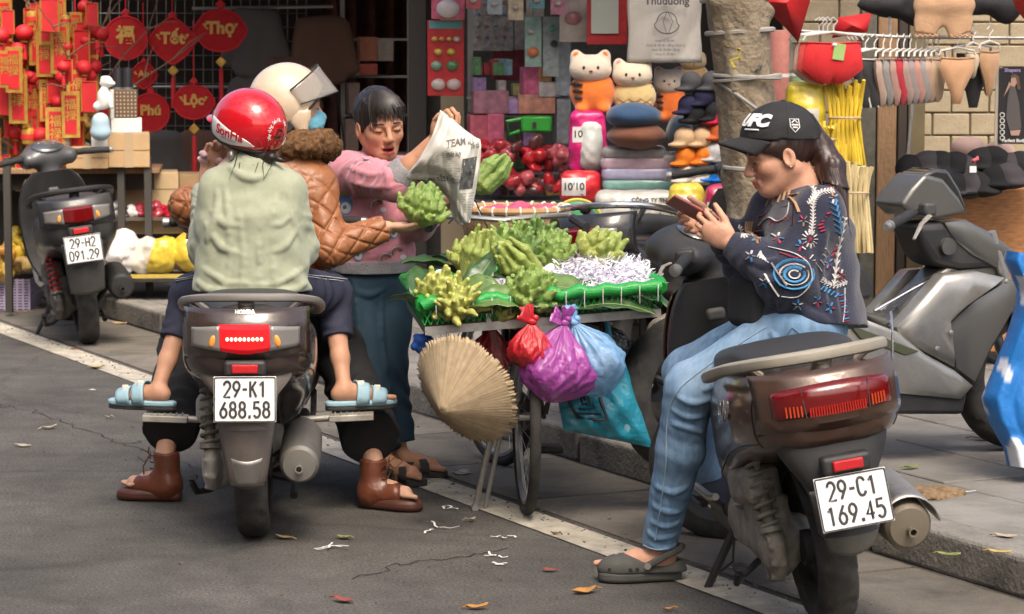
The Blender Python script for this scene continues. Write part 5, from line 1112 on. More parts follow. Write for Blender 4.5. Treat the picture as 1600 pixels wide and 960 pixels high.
for k in range(4): petal('r', 1300 - 4 * k, 392 + 9 * k, 1306 - 4 * k, 386 + 9 * k, .004); petal('w', 1290 - 4 * k, 396 + 9 * k, 1284 - 4 * k, 388 + 9 * k, .0035)
for k, (rx, ry, c) in enumerate(((30, 22, 'b'), (22, 16, 'w'), (15, 11, 'b'), (8, 6, 'w'))): em(c, [(1234 + rx * cos(a), 428 + ry * sin(a)) for a in [i * .35 - .4 for i in range(18)]], .006 if c == 'b' else .003)
em('w', bez((1198, 386), (1215, 390), (1240, 398), (1258, 415), (1260, 440), (1240, 462), (1215, 462)), .0045); em('r', bez((1215, 395), (1235, 402), (1252, 402)), .004); em('g', bez((1200, 410), (1212, 430), (1222, 445)), .008); em('w', bez((1190, 428), (1200, 445), (1212, 462)), .005)
for k in range(5): petal('w', 1186, 392 + k, 1180 + 4 * k, 402 + 2 * k, .0035); petal('g', 1204 + 3 * k, 418 + 5 * k, 1212 + 3 * k, 414 + 5 * k, .003)
braid('w', [(1278, 436), (1298, 446), (1322, 440)]); 
for k in range(5): petal('b', 1276 + 6 * k, 452 + 3 * k, 1282 + 6 * k, 446 + 3 * k, .0045); petal('b', 1306 + 2 * k, 462 + 9 * k, 1318 + k, 460 + 9 * k, .004); petal('r', 1306 + 2 * k, 466 + 9 * k, 1318 + k, 464 + 9 * k, .0025)
em('w', bez((1318, 450), (1316, 480), (1310, 512)), .003); em('r', bez((1276, 288), (1292, 286), (1302, 296)), .004)
for k in range(8): a = k * .45 - 1.2; petal('w', 1162 + 5 * cos(a), 362 + 5 * sin(a), 1162 + 11 * cos(a), 362 + 11 * sin(a), .0035)
for k in range(4): em('t', bez((1178 + 3 * k, 346), (1176 + 3 * k, 362), (1178 + 3 * k, 378)), .0035)
for k in range(3): petal('w', 1258 + 5 * k, 404 + 3 * k, 1264 + 3 * k, 398 + 8 * k, .003)
re_ = random.Random(15)
for cx, cy in ((1180, 372), (1214, 372), (1246, 384), (1290, 410), (1272, 470), (1292, 480), (1252, 345), (1300, 310), (1190, 440), (1170, 400), (1312, 430), (1240, 475)):
    for k in range(5): a = k * 1.26 + cx; petal(re_.choice('wrbgtb'), cx + 2.5 * cos(a), cy + 3 * sin(a), cx + 8 * cos(a), cy + 9 * sin(a), .0042)
# jeans
m_den = M('light_denim', (.15, .27, .43), .85, var=.3, vscale=1, streak=(60, 60, 7), bump=.35, bscale=420, dirt=(.36, .47, .58), dscale=5, damt=.45); sd = SDF(.0042, .025)
sd.limb([D_hip + Ve((-.02, -.07, -.005)), D_kN + Ve((.02, 0, .005))], [.104, .073], rip=rip_waves(.002, .07, lo=.3, tw=1.2)); sd.cap(D_hip + Ve((-.01, -.06, 0)), D_hip + Ve((0, -.05, .08)), .12, .10)
sd.limb([D_kN + Ve((.01, 0, 0)), D_kN.lerp(D_anN, .35) + Ve((.01, 0, 0)), D_anN + Ve((.0, 0, .045))], [.073, .068, .052], rip=rip_waves(.0009, .05, tw=2.0), flat=2)
sd.limb([D_hip + Ve((0, .08, 0)), D_kF, D_anF], [.11, .078, .055], flat=2); sd.ecap(D_hip, D_hip + Ve((0, 0, .08)), sN, (.15, .12), (.14, .115)); fold(sd, [[(1050, 640), (1075, 652), (1105, 650)], [(1052, 662), (1072, 668), (1098, 678)], [(1060, 622), (1085, 630), (1118, 622)], [(1180, 540), (1200, 560), (1212, 580)], [(1150, 560), (1165, 580), (1180, 590)], [(1205, 520), (1222, 540), (1240, 545)], [(1014, 850), (1034, 858), (1056, 852)], [(1014, 832), (1030, 842), (1056, 836)], [(1018, 815), (1040, 824), (1060, 816)], [(1020, 790), (1044, 800), (1064, 800)], [(1024, 760), (1050, 770), (1070, 762)], [(1100, 610), (1130, 596), (1160, 574)]], 7.4, .0055, .012); sd.noise(.003, 18)
jn = sdf_obj('jeans', sd, m_den, pd); bvj = bvh(jn)
def seam(pts, nm='seam', r=.0022, c=(.33, .44, .55)):
    q = on_surface(bvj, [P(x, y, 7.5) for x, y in pts], VIEW, .0008)
    if len(q) > 2: mb = MB(); mb.tube(q, r, 5, flat=.6); obj(nm, mb, M('denim_stitch_%d' % int(c[0] * 100), c, .85), pd)
seam(bez((1200, 512), (1150, 545), (1095, 585), (1062, 615), (1048, 660), (1046, 740), (1040, 800), (1032, 862)), r=.003); seam(bez((1205, 560), (1225, 530), (1238, 512)), 'pocket', .003, (.12, .2, .32)); seam(bez((1238, 512), (1262, 530), (1285, 540)), 'pocket', .003, (.12, .2, .32)); seam(bez((1012, 872), (1034, 878), (1054, 876)), 'hem', .003)
# clog
ff = foot_frame(D_anN, (-.97, -.1), 0); cg = sub('clog', pd)
m_cg = M('grey_foam', (.065, .065, .058), .75, var=.15, bump=.2, bscale=200, dirt=(.14, .13, .11), damt=.4)
mb = MB(); mb.prism(sole_pts(-.066, .185, .052), lambda a, b, t: ff(a, b, t), .003, .035); obj('sole', mb, m_cg, cg, bevel=.01, seg=3)
sd = SDF(.004, .02); td = ff(1, 0, 0) - ff(0, 0, 0); rot = Matrix((td, Ve((0, 0, 1)).cross(td), Ve((0, 0, 1)))).transposed()
sd.ell(ff(.105, 0, .04), (.082, .052, .046), rot); sd.cap(ff(.03, 0, .03), ff(-.04, 0, .03), .046, .042); sd.ell(ff(.01, 0, .075), (.07, .038, .05), rot, op='-', k=.01); sd.cut(ff(0, 0, .03), (0, 0, -1)); sdf_obj('upper', sd, m_cg, cg)
mb = MB(); mb.tube([ff(.045, -.05, .055), ff(-.01, -.052, .085), ff(-.055, -.03, .10), ff(-.068, 0, .102), ff(-.055, .03, .10), ff(-.01, .052, .085), ff(.045, .05, .055)], .009, 8, flat=1.2); obj('heel_strap', mb, m_cg, cg)
for s_ in (1, -1): mb = MB(); mb.lathe([(.002, .003), (.009, .002), (.01, -.003)], c=ff(.045, s_ * .056, .055), axis='Y', n=14, caps=True); obj('strap_rivet', mb, m_steel, cg)
for k in range(3): mb = MB(); mb.ell(ff(.085 + .02 * k, .012, .084 - .006 * k), (.008, .007, .005)); obj('charm', mb, m_plate, cg)
for k in range(5): mb = MB(); mb.box(ff(.075 + .02 * k, .0515 - .004 * abs(k - 1), .045), (.011, .006, .01), rot); obj('vent_hole', mb, M('clog_hole', (.25, .1, .09) if k % 2 else (.02, .02, .02), .8), cg, bevel=.002)
# black shoulder bag at the waist
sd = SDF(.005, .02); c = P(1178, 470, 7.66); sd.box(c, (.10, .16, .15), RZ(.5), rad=.03); sd.noise(.003, 20); bg = sdf_obj('shoulder_bag', sd, m_cap); tag(bg, 'small black shoulder bag held against the navy sweater at the waist', 'bag')
# phone held in both hands
ph = thing('phone', 'smartphone held in both hands of the woman in the navy sweater', 'phone', P(1082, 330, 7.73), (math.radians(-25), math.radians(28), math.radians(8)))
mb = MB(); mb.box((0, 0, 0), (.15, .072, .009)); obj('case', mb, M('phone_case', (.3, .09, .08), .4), ph, bevel=.006, seg=3)
mb = MB(); mb.box((0, 0, .0052), (.142, .064, .001)); obj('screen', mb, M('phone_screen', (.02, .022, .03), .08, coat=.6), ph)
# ---------------------------------------------------------------- the fruit vendor's bicycle
BC = G(822, 803); BC.z = 0; BH = math.radians(90 + 5.5)
bk = thing('bicycle', 'old bicycle on a prop stand carrying the green fruit tray', 'bicycle', BC, (0, 0, BH))
m_bf = M('worn_black_enamel', (.03, .028, .026), .5, .3, dirt=(.14, .09, .05), dscale=20, damt=.6)
def bike_wheel(x, steer=0):
    wp = sub('wheel', bk); wp.location = (x, 0, .33); wp.rotation_euler = (0, 0, steer)
    mb = MB(); n = 72; rs = []
    for i in range(n):
        a = 2 * pi * i / n; rs.append([((.312 + .019 * cos(b) + (.0018 if (i % 2 and abs(cos(b)) > .5 and cos(b) > 0) else 0)) * sin(a), .0185 * sin(b), (.312 + .019 * cos(b)) * cos(a)) for b in [2 * pi * j / 12 for j in range(12)]])
    rs.append(rs[0]); mb.rings(rs, True, False); obj('tyre', mb, m_rub, wp)
    mb = MB(); mb.lathe([(.294, -.012), (.281, -.012), (.276, 0), (.281, .012), (.294, .012)], axis='Y', n=56); obj('rim', mb, m_steel, wp)
    mb = MB(); mb.lathe([(.008, -.05), (.018, -.045), (.018, -.03), (.012, -.025), (.012, .025), (.018, .03), (.018, .045), (.008, .05)], axis='Y', n=14, caps=True); obj('hub', mb, m_steel, wp)
    for k in range(32):
        a = 2 * pi * k / 32; b = a + (.5 if k % 4 < 2 else -.5); s_ = .035 if k % 2 else -.035
        obj('spoke', MB().tube([(.017 * sin(b), s_, .017 * cos(b)), (.28 * sin(a), 0, .28 * cos(a))], .0013, 4, caps=False), m_steel, wp)
bike_wheel(0); bike_wheel(1.06, .35)
def bt(nm, pts, r, m=m_bf, n=8): return obj(nm, MB().tube(pts, r, n), m, bk)
bt('down_tube', [(.5, 0, .30), (.9, 0, .68)], .015); bt('seat_tube', [(.5, 0, .28), (.38, 0, .78)], .015); bt('top_tube', [(.42, 0, .62), (.88, 0, .78)], .014); bt('head_tube', [(.9, 0, .66), (.86, 0, .82)], .019)
for s_ in (1, -1):
    bt('seat_stay', [(0, s_ * .06, .33), (.4, s_ * .03, .68)], .009); bt('chain_stay', [(0, s_ * .06, .33), (.5, s_ * .04, .29)], .009); bt('fork_blade', [(1.06, s_ * .055, .33), (1.0, s_ * .055, .50), (.9, s_ * .04, .66)], .011); bt('rack_strut', [(0, s_ * .065, .34), (.02, s_ * .15, .68)], .009)
    bt('crank', [(.5, s_ * .07, .28), (.5 + s_ * .09, s_ * .08, .16 if s_ < 0 else .40)], .009); o = obj('pedal', MB().box((.5 + s_ * .09, s_ * .125, .16 if s_ < 0 else .40), (.09, .09, .025)), m_blk, bk, bevel=.006)
bt('stem', [(.86, 0, .80), (.84, 0, .94)], .013, m_steel); hbp = [(.74, .27, .93), (.80, .24, .96), (.87, .12, .95), (.86, 0, .94), (.87, -.12, .95), (.80, -.24, .96), (.74, -.27, .93)]
bt('handlebar', hbp, .011, m_steel)
for s_ in (1, -1): bt('handle_grip', [(.78, s_ * .25, .95), (.66, s_ * .285, .925)], .017, m_grip)
bt('brake_cable', [(.84, .2, .93), (.95, .1, 1.02), (.93, 0, .8)], .003, m_blk, 5)
obj('chain_guard', MB().prism([(.0, .29), (.5, .21), (.58, .26), (.55, .35), (.02, .37)], lambda a, b, t: Ve((a, t, b)), -.045, -.03), m_bf, bk, bevel=.01)
obj('rear_fender', MB().grid(lambda p, q: Ve((.355 * cos(.3 + 2.4 * p), .028 * (2 * q - 1), .33 + (.355 - .01 * (2 * q - 1) ** 2) * sin(.3 + 2.4 * p))), 18, 4), m_bf, bk, solid=.002)
ps = G(742, 797); ps = Ve((ps.x, ps.y, .004)) - BC; ca, sa = cos(-BH), sin(-BH); pl_ = Ve((ps.x * ca - ps.y * sa, ps.x * sa + ps.y * ca, .004))
bt('prop_stand', [pl_, Ve((.05, .06, .50))], [.010, .013], m_steel); bt('prop_stand_foot', [pl_ - Ve((.02, .0, -.004)), pl_ + Ve((.03, 0, .004))], .012, m_steel); bt('prop_stand', [pl_ + Ve((.005, -.035, 0)), Ve((.08, .03, .5))], [.008, .010], m_steel)
# ---- the tray
TL = P(664, 516, 8.72); TR = P(1033, 487, 8.80); rx = (TR - TL); TW = rx.length; rx = rx / TW; dy = Ve((-.1, .995, 0)); dy = (dy - rx * dy.dot(rx)).normalized(); uz = rx.cross(dy); TD = .95
def TP(a, b, c=0.): return TL + rx * (a * TW) + dy * (b * TD) + uz * c
tr = thing('fruit_tray', 'green netted tray on an aluminium frame lashed across the bicycle', 'tray', TL, world=True)
m_alf = M('aluminium_angle', (.5, .49, .47), .4, .85, dirt=(.22, .17, .12), dscale=16, damt=.6)
for a, b in (((0, 0), (1, 0)), ((0, 1), (1, 1))): 
    p, q = TP(*a, .0), TP(*b, .0); mb = MB(); mb.prism([(-.0, -.012), (.003, -.012), (.003, .012), (.022, .012), (.022, .015), (0, .015)], lambda x, z, t: p + (q - p) * t + dy * x * (1 if a[1] == 0 else -1) + uz * (z - .005), 0, 1); obj('frame_rail', mb, m_alf, tr, smooth=False)
for a in (0, 1):
    p, q = TP(a, .004, .0), TP(a, .996, .0); mb = MB(); mb.prism([(0, -.012), (.003, -.012), (.003, .012), (.022, .012), (.022, .015), (0, .015)], lambda x, z, t: p + (q - p) * t + rx * x * (1 if a == 0 else -1) + uz * (z - .005), 0, 1); obj('frame_rail', mb, m_alf, tr, smooth=False)
for a in (.27, .63): obj('frame_post', MB().box(TP(a, -.003, .018), (.017, .004, .04), frame(rx, uz)), m_alf, tr)
mb = MB(); mb.grid(lambda p, q: TP(.02 + .96 * p, .02 + .96 * q, .012), 2, 2); obj('tray_floor', mb, M('tray_board', (.12, .1, .07), .9), tr, solid=.01)
m_net = M('green_net_plastic', (.008, .30, .045), .35, coat=.2, bump=.5, bscale=260)
rimz = .085
def rimtube(p, q, nm):
    n = 26; pts = [p.lerp(q, i / n) + uz * (.006 * sin(i * 1.9) + (-.006 if i % 3 == 0 else .003)) for i in range(n + 1)]; obj(nm, MB().tube(pts, [.021 + .003 * sin(i * 2.3) for i in range(n + 1)], 10), m_net, tr)
rimtube(TP(-.005, -.012, rimz), TP(1.005, -.012, rimz), 'padded_rim'); rimtube(TP(-.005, -.012, rimz), TP(-.005, 1, rimz), 'padded_rim'); rimtube(TP(1.005, -.012, rimz), TP(1.005, 1, rimz), 'padded_rim'); rimtube(TP(-.005, 1, rimz), TP(1.005, 1, rimz), 'padded_rim')
mb = MB(); hx = .017                       # hexagonal netting under the rim
def netface(fn, W):
    k = 0
    rows = 3; dz_ = .058 / rows; dxn = .02
    nx = int(W / dxn)
    for i in range(nx):
        for j in range(rows + 1):
            x = i * dxn + (dxn / 2 if j % 2 else 0); z = .016 + j * dz_
            if j < rows:
                mb.tube([fn(x, z), fn(x + dxn / 2, z + dz_)], .0022, 4, caps=False); mb.tube([fn(x, z), fn(x - dxn / 2, z + dz_)], .0022, 4, caps=False)
netface(lambda x, z: TP(x / TW, -.006, z), TW); netface(lambda x, z: TP(-.004, x / TD, z), TD); netface(lambda x, z: TP(1.004, x / TD, z), TD)
nt_ = obj('netting', mb, m_net, tr); stuff(nt_)
m_tie = M('zip_tie', (.7, .7, .68), .5)
for i in range(13):
    a = .05 + i * .078; obj('cable_tie', MB().tube([TP(a, -.02, .035), TP(a, -.038, rimz - .008), TP(a + .002, -.036, rimz + .008)], .0018, 5), m_tie, tr)
# ---- fruit: many-fingered citrons
def citron_mesh(kind, seed):
    r = random.Random(seed); sd = SDF(.0034, .009)
    if kind == 'squat':
        sd.ell((0, 0, .035), (.055, .055, .045))
        for ring, (n, rad, z0, out, up, ln_) in enumerate(((11, .043, .028, .75, .35, .055), (10, .036, .05, .6, .7, .06), (7, .022, .065, .38, .95, .06), (4, .01, .075, .15, 1.0, .055))):
            for k in range(n):
                a = 2 * pi * (k + .5 * ring) / n + r.uniform(-.2, .2); d = Ve((cos(a) * out, sin(a) * out, up)).normalized(); p0 = Ve((cos(a) * rad, sin(a) * rad, z0)); l = ln_ * r.uniform(.75, 1.15); b = p0 + d * l * .55; d2 = (d + Ve((-cos(a) * .5, -sin(a) * .5, .4)) * r.uniform(.2, 1)).normalized(); rr = r.uniform(.0125, .0155)
                sd.limb([p0, b, b + d2 * l * .5], [rr * 1.1, rr, rr * .55])
    elif kind == 'spiky':
        sd.ell((0, 0, .03), (.045, .045, .04))
        for k in range(20):
            a = k * 2.4; e = .2 + 1.25 * k / 20; d = Ve((cos(a) * cos(e), sin(a) * cos(e), sin(e))); p0 = Ve((0, 0, .03)) + d * .03; l = r.uniform(.05, .085); d2 = (d + Ve((r.gauss(0, .3), r.gauss(0, .3), r.uniform(-.1, .5)))).normalized(); rr = r.uniform(.0105, .0135); m_ = p0 + d * l * .5; sd.limb([p0, m_, m_ + d2 * l * .5], [rr * 1.15, rr, rr * .6])
    else:
        sd.ell((0, 0, .05), (.045, .042, .055))
        for k in range(14):
            a = 2 * pi * k / 9 + r.uniform(-.15, .15); rad = .036 if k < 9 else .014; p0 = Ve((cos(a) * rad, sin(a) * rad, .06)); l = r.uniform(.09, .125); d = Ve((cos(a) * .16, sin(a) * .16, 1)).normalized(); m_ = p0 + d * l * .55; d2 = (d + Ve((-cos(a) * .45, -sin(a) * .45, .3))).normalized(); sd.limb([p0 - Ve((0, 0, .02)), m_, m_ + d2 * l * .5], [.0165, .0135, .006])
    sd.noise(.0014, 90); v, f = sd.build(); me = mesh_of('citron', v, f, True, 180)
    rad = np.sqrt(v[:, 0] ** 2 + v[:, 1] ** 2); t = np.clip(v[:, 2] / .13, 0, 1); at = me.color_attributes.new('Col', 'FLOAT_COLOR', 'POINT'); return me, v, t
def color_citron(me, v, t, base, tip):
    n = vnoise(v * 40) * .5 + .5; k = np.clip(t * .8 + n * .35 - .1, 0, 1)[:, None]; c = np.ones((len(v), 4), np.float32); c[:, :3] = np.array(base) * (1 - k) + np.array(tip) * k; me.color_attributes['Col'].data.foreach_set('color', c.ravel())
m_cit = M('citron_rind', (.4, .45, .1), .42, attr=True, bump=.5, bscale=170, var=.12, vscale=60, sss=.08)
YG, GG, YL, DG = ((.38, .40, .11), (.28, .36, .085)), ((.27, .35, .095), (.19, .30, .07)), ((.50, .47, .14), (.36, .40, .10)), ((.18, .28, .07), (.11, .20, .05))
CM = {}
def citron(kind, seed, cols, loc, rot, sc, lab):
    key = (kind, seed, cols)
    if key not in CM:
        me, v, t = citron_mesh(kind, seed); color_citron(me, v, t, *cols); CM[key] = me
    o = link('citron', CM[key], m_cit); o.location = loc; o.rotation_euler = rot; o.scale = (sc,) * 3; tag(o, lab, 'fruit', 'finger citrons'); return o
def mound(a, b): return .03 + .06 * sin(pi * min(1, max(0, b * .9 + .05))) ** .8 * (1 - .25 * abs(a - .5)) + .02 * b
def TM(a, b, dz=0): return TP(a, b, mound(a, b) + dz)
citron('squat', 1, YL, TM(.085, .10, .0), (.75, -.25, .4), 1.12, 'yellow green citron with stubby fingers at the left front corner of the tray, upper one')
citron('spiky', 2, YL, TM(.135, .02, -.0), (.9, .1, 0), 1.0, 'yellow star shaped citron lowest at the left front corner of the tray')
citron('long', 3, YG, TM(.25, .30, .02), (.28, .12, .2), 1.12, 'upright long fingered citron just below the newspaper')
citron('long', 4, YG, TM(.50, .16, .035), (.15, -.80, .45), 1.12, 'long fingered citron lying diagonally in the middle of the tray')
citron('squat', 5, GG, TM(.42, .03, .005), (.6, .05, .9), 1.02, 'squat knobbly citron at the front middle against the tray rim')
citron('spiky', 6, GG, TM(.42, .55, .06), (.3, .2, .0), 1.15, 'dark green curly citron at the back left of the heap')
citron('spiky', 7, DG, TM(.53, .60, .06), (.35, .2, 1.0), 1.2, 'dark green spiky citron topmost at the back of the heap')
citron('squat', 8, GG, TM(.60, .48, .03), (.4, .25, .3), 1.05, 'green clustered citron at the back right of the heap')
citron('squat', 9, YG, TM(.765, .38, .05), (.55, .55, .6), 1.10, 'plump citron sitting alone on the shredded paper')
citron('squat', 10, YG, TM(.23, .46, .05), (.2, 0, 1.6), .9, 'citron half hidden under the newspaper behind the long fingered one')
citron('spiky', 11, DG, TM(.46, .42, .05), (.5, -.2, 2.0), 1.0, 'dark green citron in the middle behind the diagonal long fingered one')
citron('squat', 12, YL, TM(.30, .02, -.03), (1.1, 0, 2.0), .62, 'small yellow citron peeping out of leaves at the front rim')
hc = B_wrR + Ve((.105, .0, .055)); citron('squat', 1, GG, hc + Ve((0, .01, -.038)), (.35, .15, .8), 1.05, 'green citron held out in the hand of the rider in the brown jacket')
citron('long', 13, GG, P(742, 300, 9.75), (.0, .75, .2), .95, 'long green citron held behind the newspaper by the vendor')
# ---- leaves in the tray
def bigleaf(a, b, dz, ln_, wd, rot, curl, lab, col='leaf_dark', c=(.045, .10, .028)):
    def fn(p, q):
        x = (p - .5) * ln_; w_ = wd * sin(pi * min(1, p * .96 + .02)) ** .75; y = (q - .5) * w_; return Ve((x, y, -curl * (2 * p - 1) ** 2 * ln_ * .5 + abs(q - .5) * w_ * .35 + .004 * sin(p * 22) * abs(q - .5) * 2))
    o = bpy.data.objects.new('leaf', None); COL.objects.link(o); o.location = TM(a, b, dz + .035); o.rotation_euler = rot; tag(o, lab, 'leaf', 'green leaves lining the tray')
    mb = MB(); mb.grid(fn, 14, 6); obj('blade', mb, M(col, c, .38, var=.25, vscale=25, bump=.25, bscale=60, coat=.15), o, solid=.0012)
    mb = MB(); mb.tube([fn(i / 12, .5) + Ve((0, 0, .001)) for i in range(13)] , .0022, 5); obj('midrib', mb, M('midrib', (.16, .22, .07), .6), o); return o
LV = [(.18, .0, .0, .20, .10, (.6, .2, .3), .25, 'dark leaf sticking out past the left front corner of the tray'), (.33, -.03, .01, .22, .12, (.55, .1, .25), .35, 'broad leaf hanging over the front rim left of centre'), (.25, .08, .05, .2, .1, (.3, -.9, .9), .2, 'dark upright leaf between the citrons left of centre'),
 (.30, .13, .07, .2, .09, (.2, -1.1, .5), .15, 'narrow dark leaf standing behind the broad front leaf'), (.24, .03, .03, .22, .11, (.7, .2, -.5), .3, 'light green leaf under the yellow star citron'), (.40, .10, .03, .22, .11, (.2, .4, .6), .25, 'leaf under the diagonal citron'), (.58, .05, .015, .26, .12, (.35, .1, -.1), .2, 'long leaf lying along the front rim in the middle'),
 (.70, .06, .03, .2, .1, (.3, .1, .25), .2, 'dark leaf under the shredded paper front edge'), (.80, -.02, -.005, .28, .10, (.45, .05, .0), .25, 'leaf hanging over the front rim under the paper'), (.95, .02, .0, .22, .1, (.4, .3, .2), .3, 'leaf at the right front corner of the tray'),
 (-.03, .05, .0, .17, .09, (.4, -.4, 2.8), .3, 'glossy leaf poking out at the left beside the teal trousers'), (.12, .55, .03, .26, .13, (.1, .3, .4), .2, 'large dark leaf at the back left of the tray near the handlebar'), (.05, .35, .02, .24, .12, (.2, -.2, 1.2), .25, 'dark leaf along the left rim'), (.2, .7, .03, .26, .13, (0, .2, -.3), .2, 'broad leaf at the far left corner of the tray'), (.85, .5, .02, .24, .12, (.1, .2, 1.0), .2, 'leaf at the far right under the lone citron'), (.47, -.02, .0, .2, .1, (.7, 0, .1), .3, 'leaf curling over the front rim below the squat citron')]
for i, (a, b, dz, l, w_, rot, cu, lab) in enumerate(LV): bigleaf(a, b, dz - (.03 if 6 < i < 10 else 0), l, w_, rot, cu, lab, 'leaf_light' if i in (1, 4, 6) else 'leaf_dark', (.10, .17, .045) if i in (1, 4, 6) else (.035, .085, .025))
mb = MB(); mb.grid(lambda p, q: TM(.02 + .96 * p, .02 + .96 * q, -.03 + .012 * sin(p * 31) * sin(q * 23)), 40, 30); lb = obj('leaf_bed', mb, M('leaf_bed', (.035, .08, .025), .5, var=.5, vscale=18, bump=.6, bscale=40), tr, solid=.003)
# ---- shredded paper
rp = random.Random(21); mb = MB()
def shred(c, ln_):
    a = rp.uniform(0, 6.28); e = rp.uniform(-.5, .5); p_ = Vector(c); pts = []; kk = rp.uniform(-1.4, 1.4)
    d = Ve((cos(a) * cos(e), sin(a) * cos(e), sin(e)))
    for i in range(6):
        pts.append(p_.copy()); d = (Matrix.Rotation(kk * .45, 3, 'Z') @ d + Ve((rp.gauss(0, .2), rp.gauss(0, .2), rp.gauss(0, .22)))).normalized(); p_ = p_ + d * ln_ / 5
    wv = Ve((rp.gauss(0, 1), rp.gauss(0, 1), rp.gauss(0, 1))).normalized() * .0021; o = len(mb.v)
    for i, p2 in enumerate(pts): mb.v.append(tuple(p2 - wv)); mb.v.append(tuple(p2 + wv))
    for i in range(5): mb.f.append((o + 2 * i, o + 2 * i + 1, o + 2 * i + 3, o + 2 * i + 2))
for k in range(5400):
    if k < 4500: a = min(.985, max(.48, rp.gauss(.78, .16))); b = rp.uniform(.03, .78); hgt = .075 * math.exp(-((a - .78) / .22) ** 2) * sin(pi * min(1, b * 1.5 + .1)) + .012
    else: a = rp.uniform(.2, .6); b = rp.uniform(.05, .5); hgt = .018
    shred(TM(a, b, rp.uniform(-.01, 1) * max(.01, hgt) + .005), rp.uniform(.025, .06))
sp = obj('shredded_paper', mb, M('shredded_paper', (.80, .78, .88), .75, var=.08, vscale=30), smooth=False); stuff(sp); sp['label'] = 'pale lilac shredded paper heaped on the right of the fruit tray'; sp['category'] = 'paper'
def crumple(name, c, size, seed, mat, lab, cat, flat=.7):
    sd = SDF(.005, .012); r = random.Random(seed); 
    for k in range(7): sd.ell(Vector(c) + Ve((r.gauss(0, .4), r.gauss(0, .4), r.gauss(0, .25))) * size, (size * r.uniform(.3, .6), size * r.uniform(.3, .6), size * r.uniform(.2, .45)), frame((r.gauss(0, 1), r.gauss(0, 1), r.gauss(0, 1)), (r.gauss(0, 1), .1, 1)), k=.004)
    sd.noise(.008, 28); o = sdf_obj(name, sd, mat); return tag(o, lab, cat)
crumple('crumpled_paper', TM(.12, .33, .03), .09, 3, M('white_tissue', (.72, .71, .68), .8, bump=.5, bscale=40), 'white crumpled paper behind the yellow citrons on the tray', 'paper')
crumple('crumpled_paper', TM(.52, .35, .05), .05, 5, M('white_tissue'), 'white torn paper beside the diagonal citron', 'paper')
# ---- bamboo basket with goods, behind the tray on the handlebar
Bk = P(802, 330, 10.25); bs = thing('bamboo_basket', 'round woven bamboo basket with a bound rim behind the citrons', 'basket', Bk, world=True)
mbam = M('bamboo', (.42, .25, .11), .6, var=.25, vscale=40); RB = .205
mb = MB(); n = 60
mb.grid(lambda p, q: Bk + Ve(((RB - .07 * q ** 2 + .004 * cos(p * 60 * pi) * cos(q * 9 * pi)) * cos(2 * pi * p), (RB - .07 * q ** 2) * sin(2 * pi * p), -.15 * q)), 120, 10); obj('weave', mb, M('bamboo_weave', (.5, .35, .18), .65, var=.3, vscale=70, bump=.6, bscale=80), bs, solid=.004)
obj('rim', MB().tube([Bk + Ve((RB * 1.02 * cos(2 * pi * i / 40), RB * 1.02 * sin(2 * pi * i / 40), .008)) for i in range(40)], .014, 8, closed=True), mbam, bs)
for k in range(26):
    a = 2 * pi * k / 26; c = Bk + Ve((RB * 1.02 * cos(a), RB * 1.02 * sin(a), .008)); ex = Ve((cos(a), sin(a), 0)); obj('binding', MB().tube([c + (ex * cos(b) + Ve((0, 0, 1)) * sin(b)) * .0165 for b in [i * .7 for i in range(9)]], .0045, 5, closed=True, flat=1), M('binding_white', (.75, .7, .6), .7), bs)
mb = MB(); mb.lathe([(.01, -.145), (.13, -.145), (.14, -.12)], c=Bk, n=30, caps=True); obj('base', mb, mbam, bs)
for k in range(9):
    a = k * .75; c = Bk + Ve((.10 * cos(a), .10 * sin(a), -.05 + .02 * (k % 3))); sd = SDF(.006, .015); sd.ell(c, (.06, .05, .03), RZ(a) ); sd.ell(c + Ve((.03, .02, .02)), (.04, .03, .02)); sd.noise(.006, 35)
    tag(sdf_obj('wrapped_packet', sd, M('pink_packet', (.6, .08, .15), .3, var=.3, coat=.3) if k % 3 else M('pale_packet', (.62, .5, .42), .5, var=.3)), ('crumpled pink wrapped packet in the bamboo basket' if k % 3 else 'pale paper packet in the bamboo basket'), 'packet', 'pink packets in basket' if k % 3 else 'pale packets in basket')
# ---- conical hat hung on the frame
HC = P(731, 608, 8.60); AX = Ve((-.095, -.125, -.065)).normalized(); HTr, HTh = .192, .15
ht = thing('conical_hat', 'straw conical hat hanging below the left end of the fruit tray', 'hat', HC, world=True); e1 = AX.orthogonal().normalized(); e2 = AX.cross(e1); rh = random.Random(8); edge = [rh.uniform(-.005, .005) for _ in range(360)]
def hatp(p, q):
    a = 2 * pi * p; i = int(p * 360 + .5) % 360; r = HTr * q * (1 + (edge[i] / HTr * 2 if q > .97 else 0)); rid = (.0003 * (1 if i % 2 else -1) + .0005 * sin(i * 1.7) + .0012 * sin(i * .11)) * q ** .5 ; return HC + AX * (HTh * (1 - q) ** .96 + rid) + (e1 * cos(a) + e2 * sin(a)) * r
mb = MB(); mb.grid(lambda p, q: hatp(p, .02 + .98 * q), 360, 14); obj('straw_cone', mb, M('palm_straw', (.47, .37, .24), .8, var=.18, vscale=40, dirt=(.26, .18, .1), dscale=6, damt=.3, attr=True), ht, solid=.003, sharp=25)
cs = np.array([rh.uniform(.68, 1.1) for _ in range(361)]); paint(ht.children[0], (np.repeat(cs, 15)[:, None] * np.array([[.47, .36, .225]])).astype(np.float32))
for k in range(5): q = .3 + .17 * k; obj('hoop', MB().tube([hatp(i / 60, q) + AX * -.004 for i in range(60)], .0016, 4, closed=True), mbam, ht)
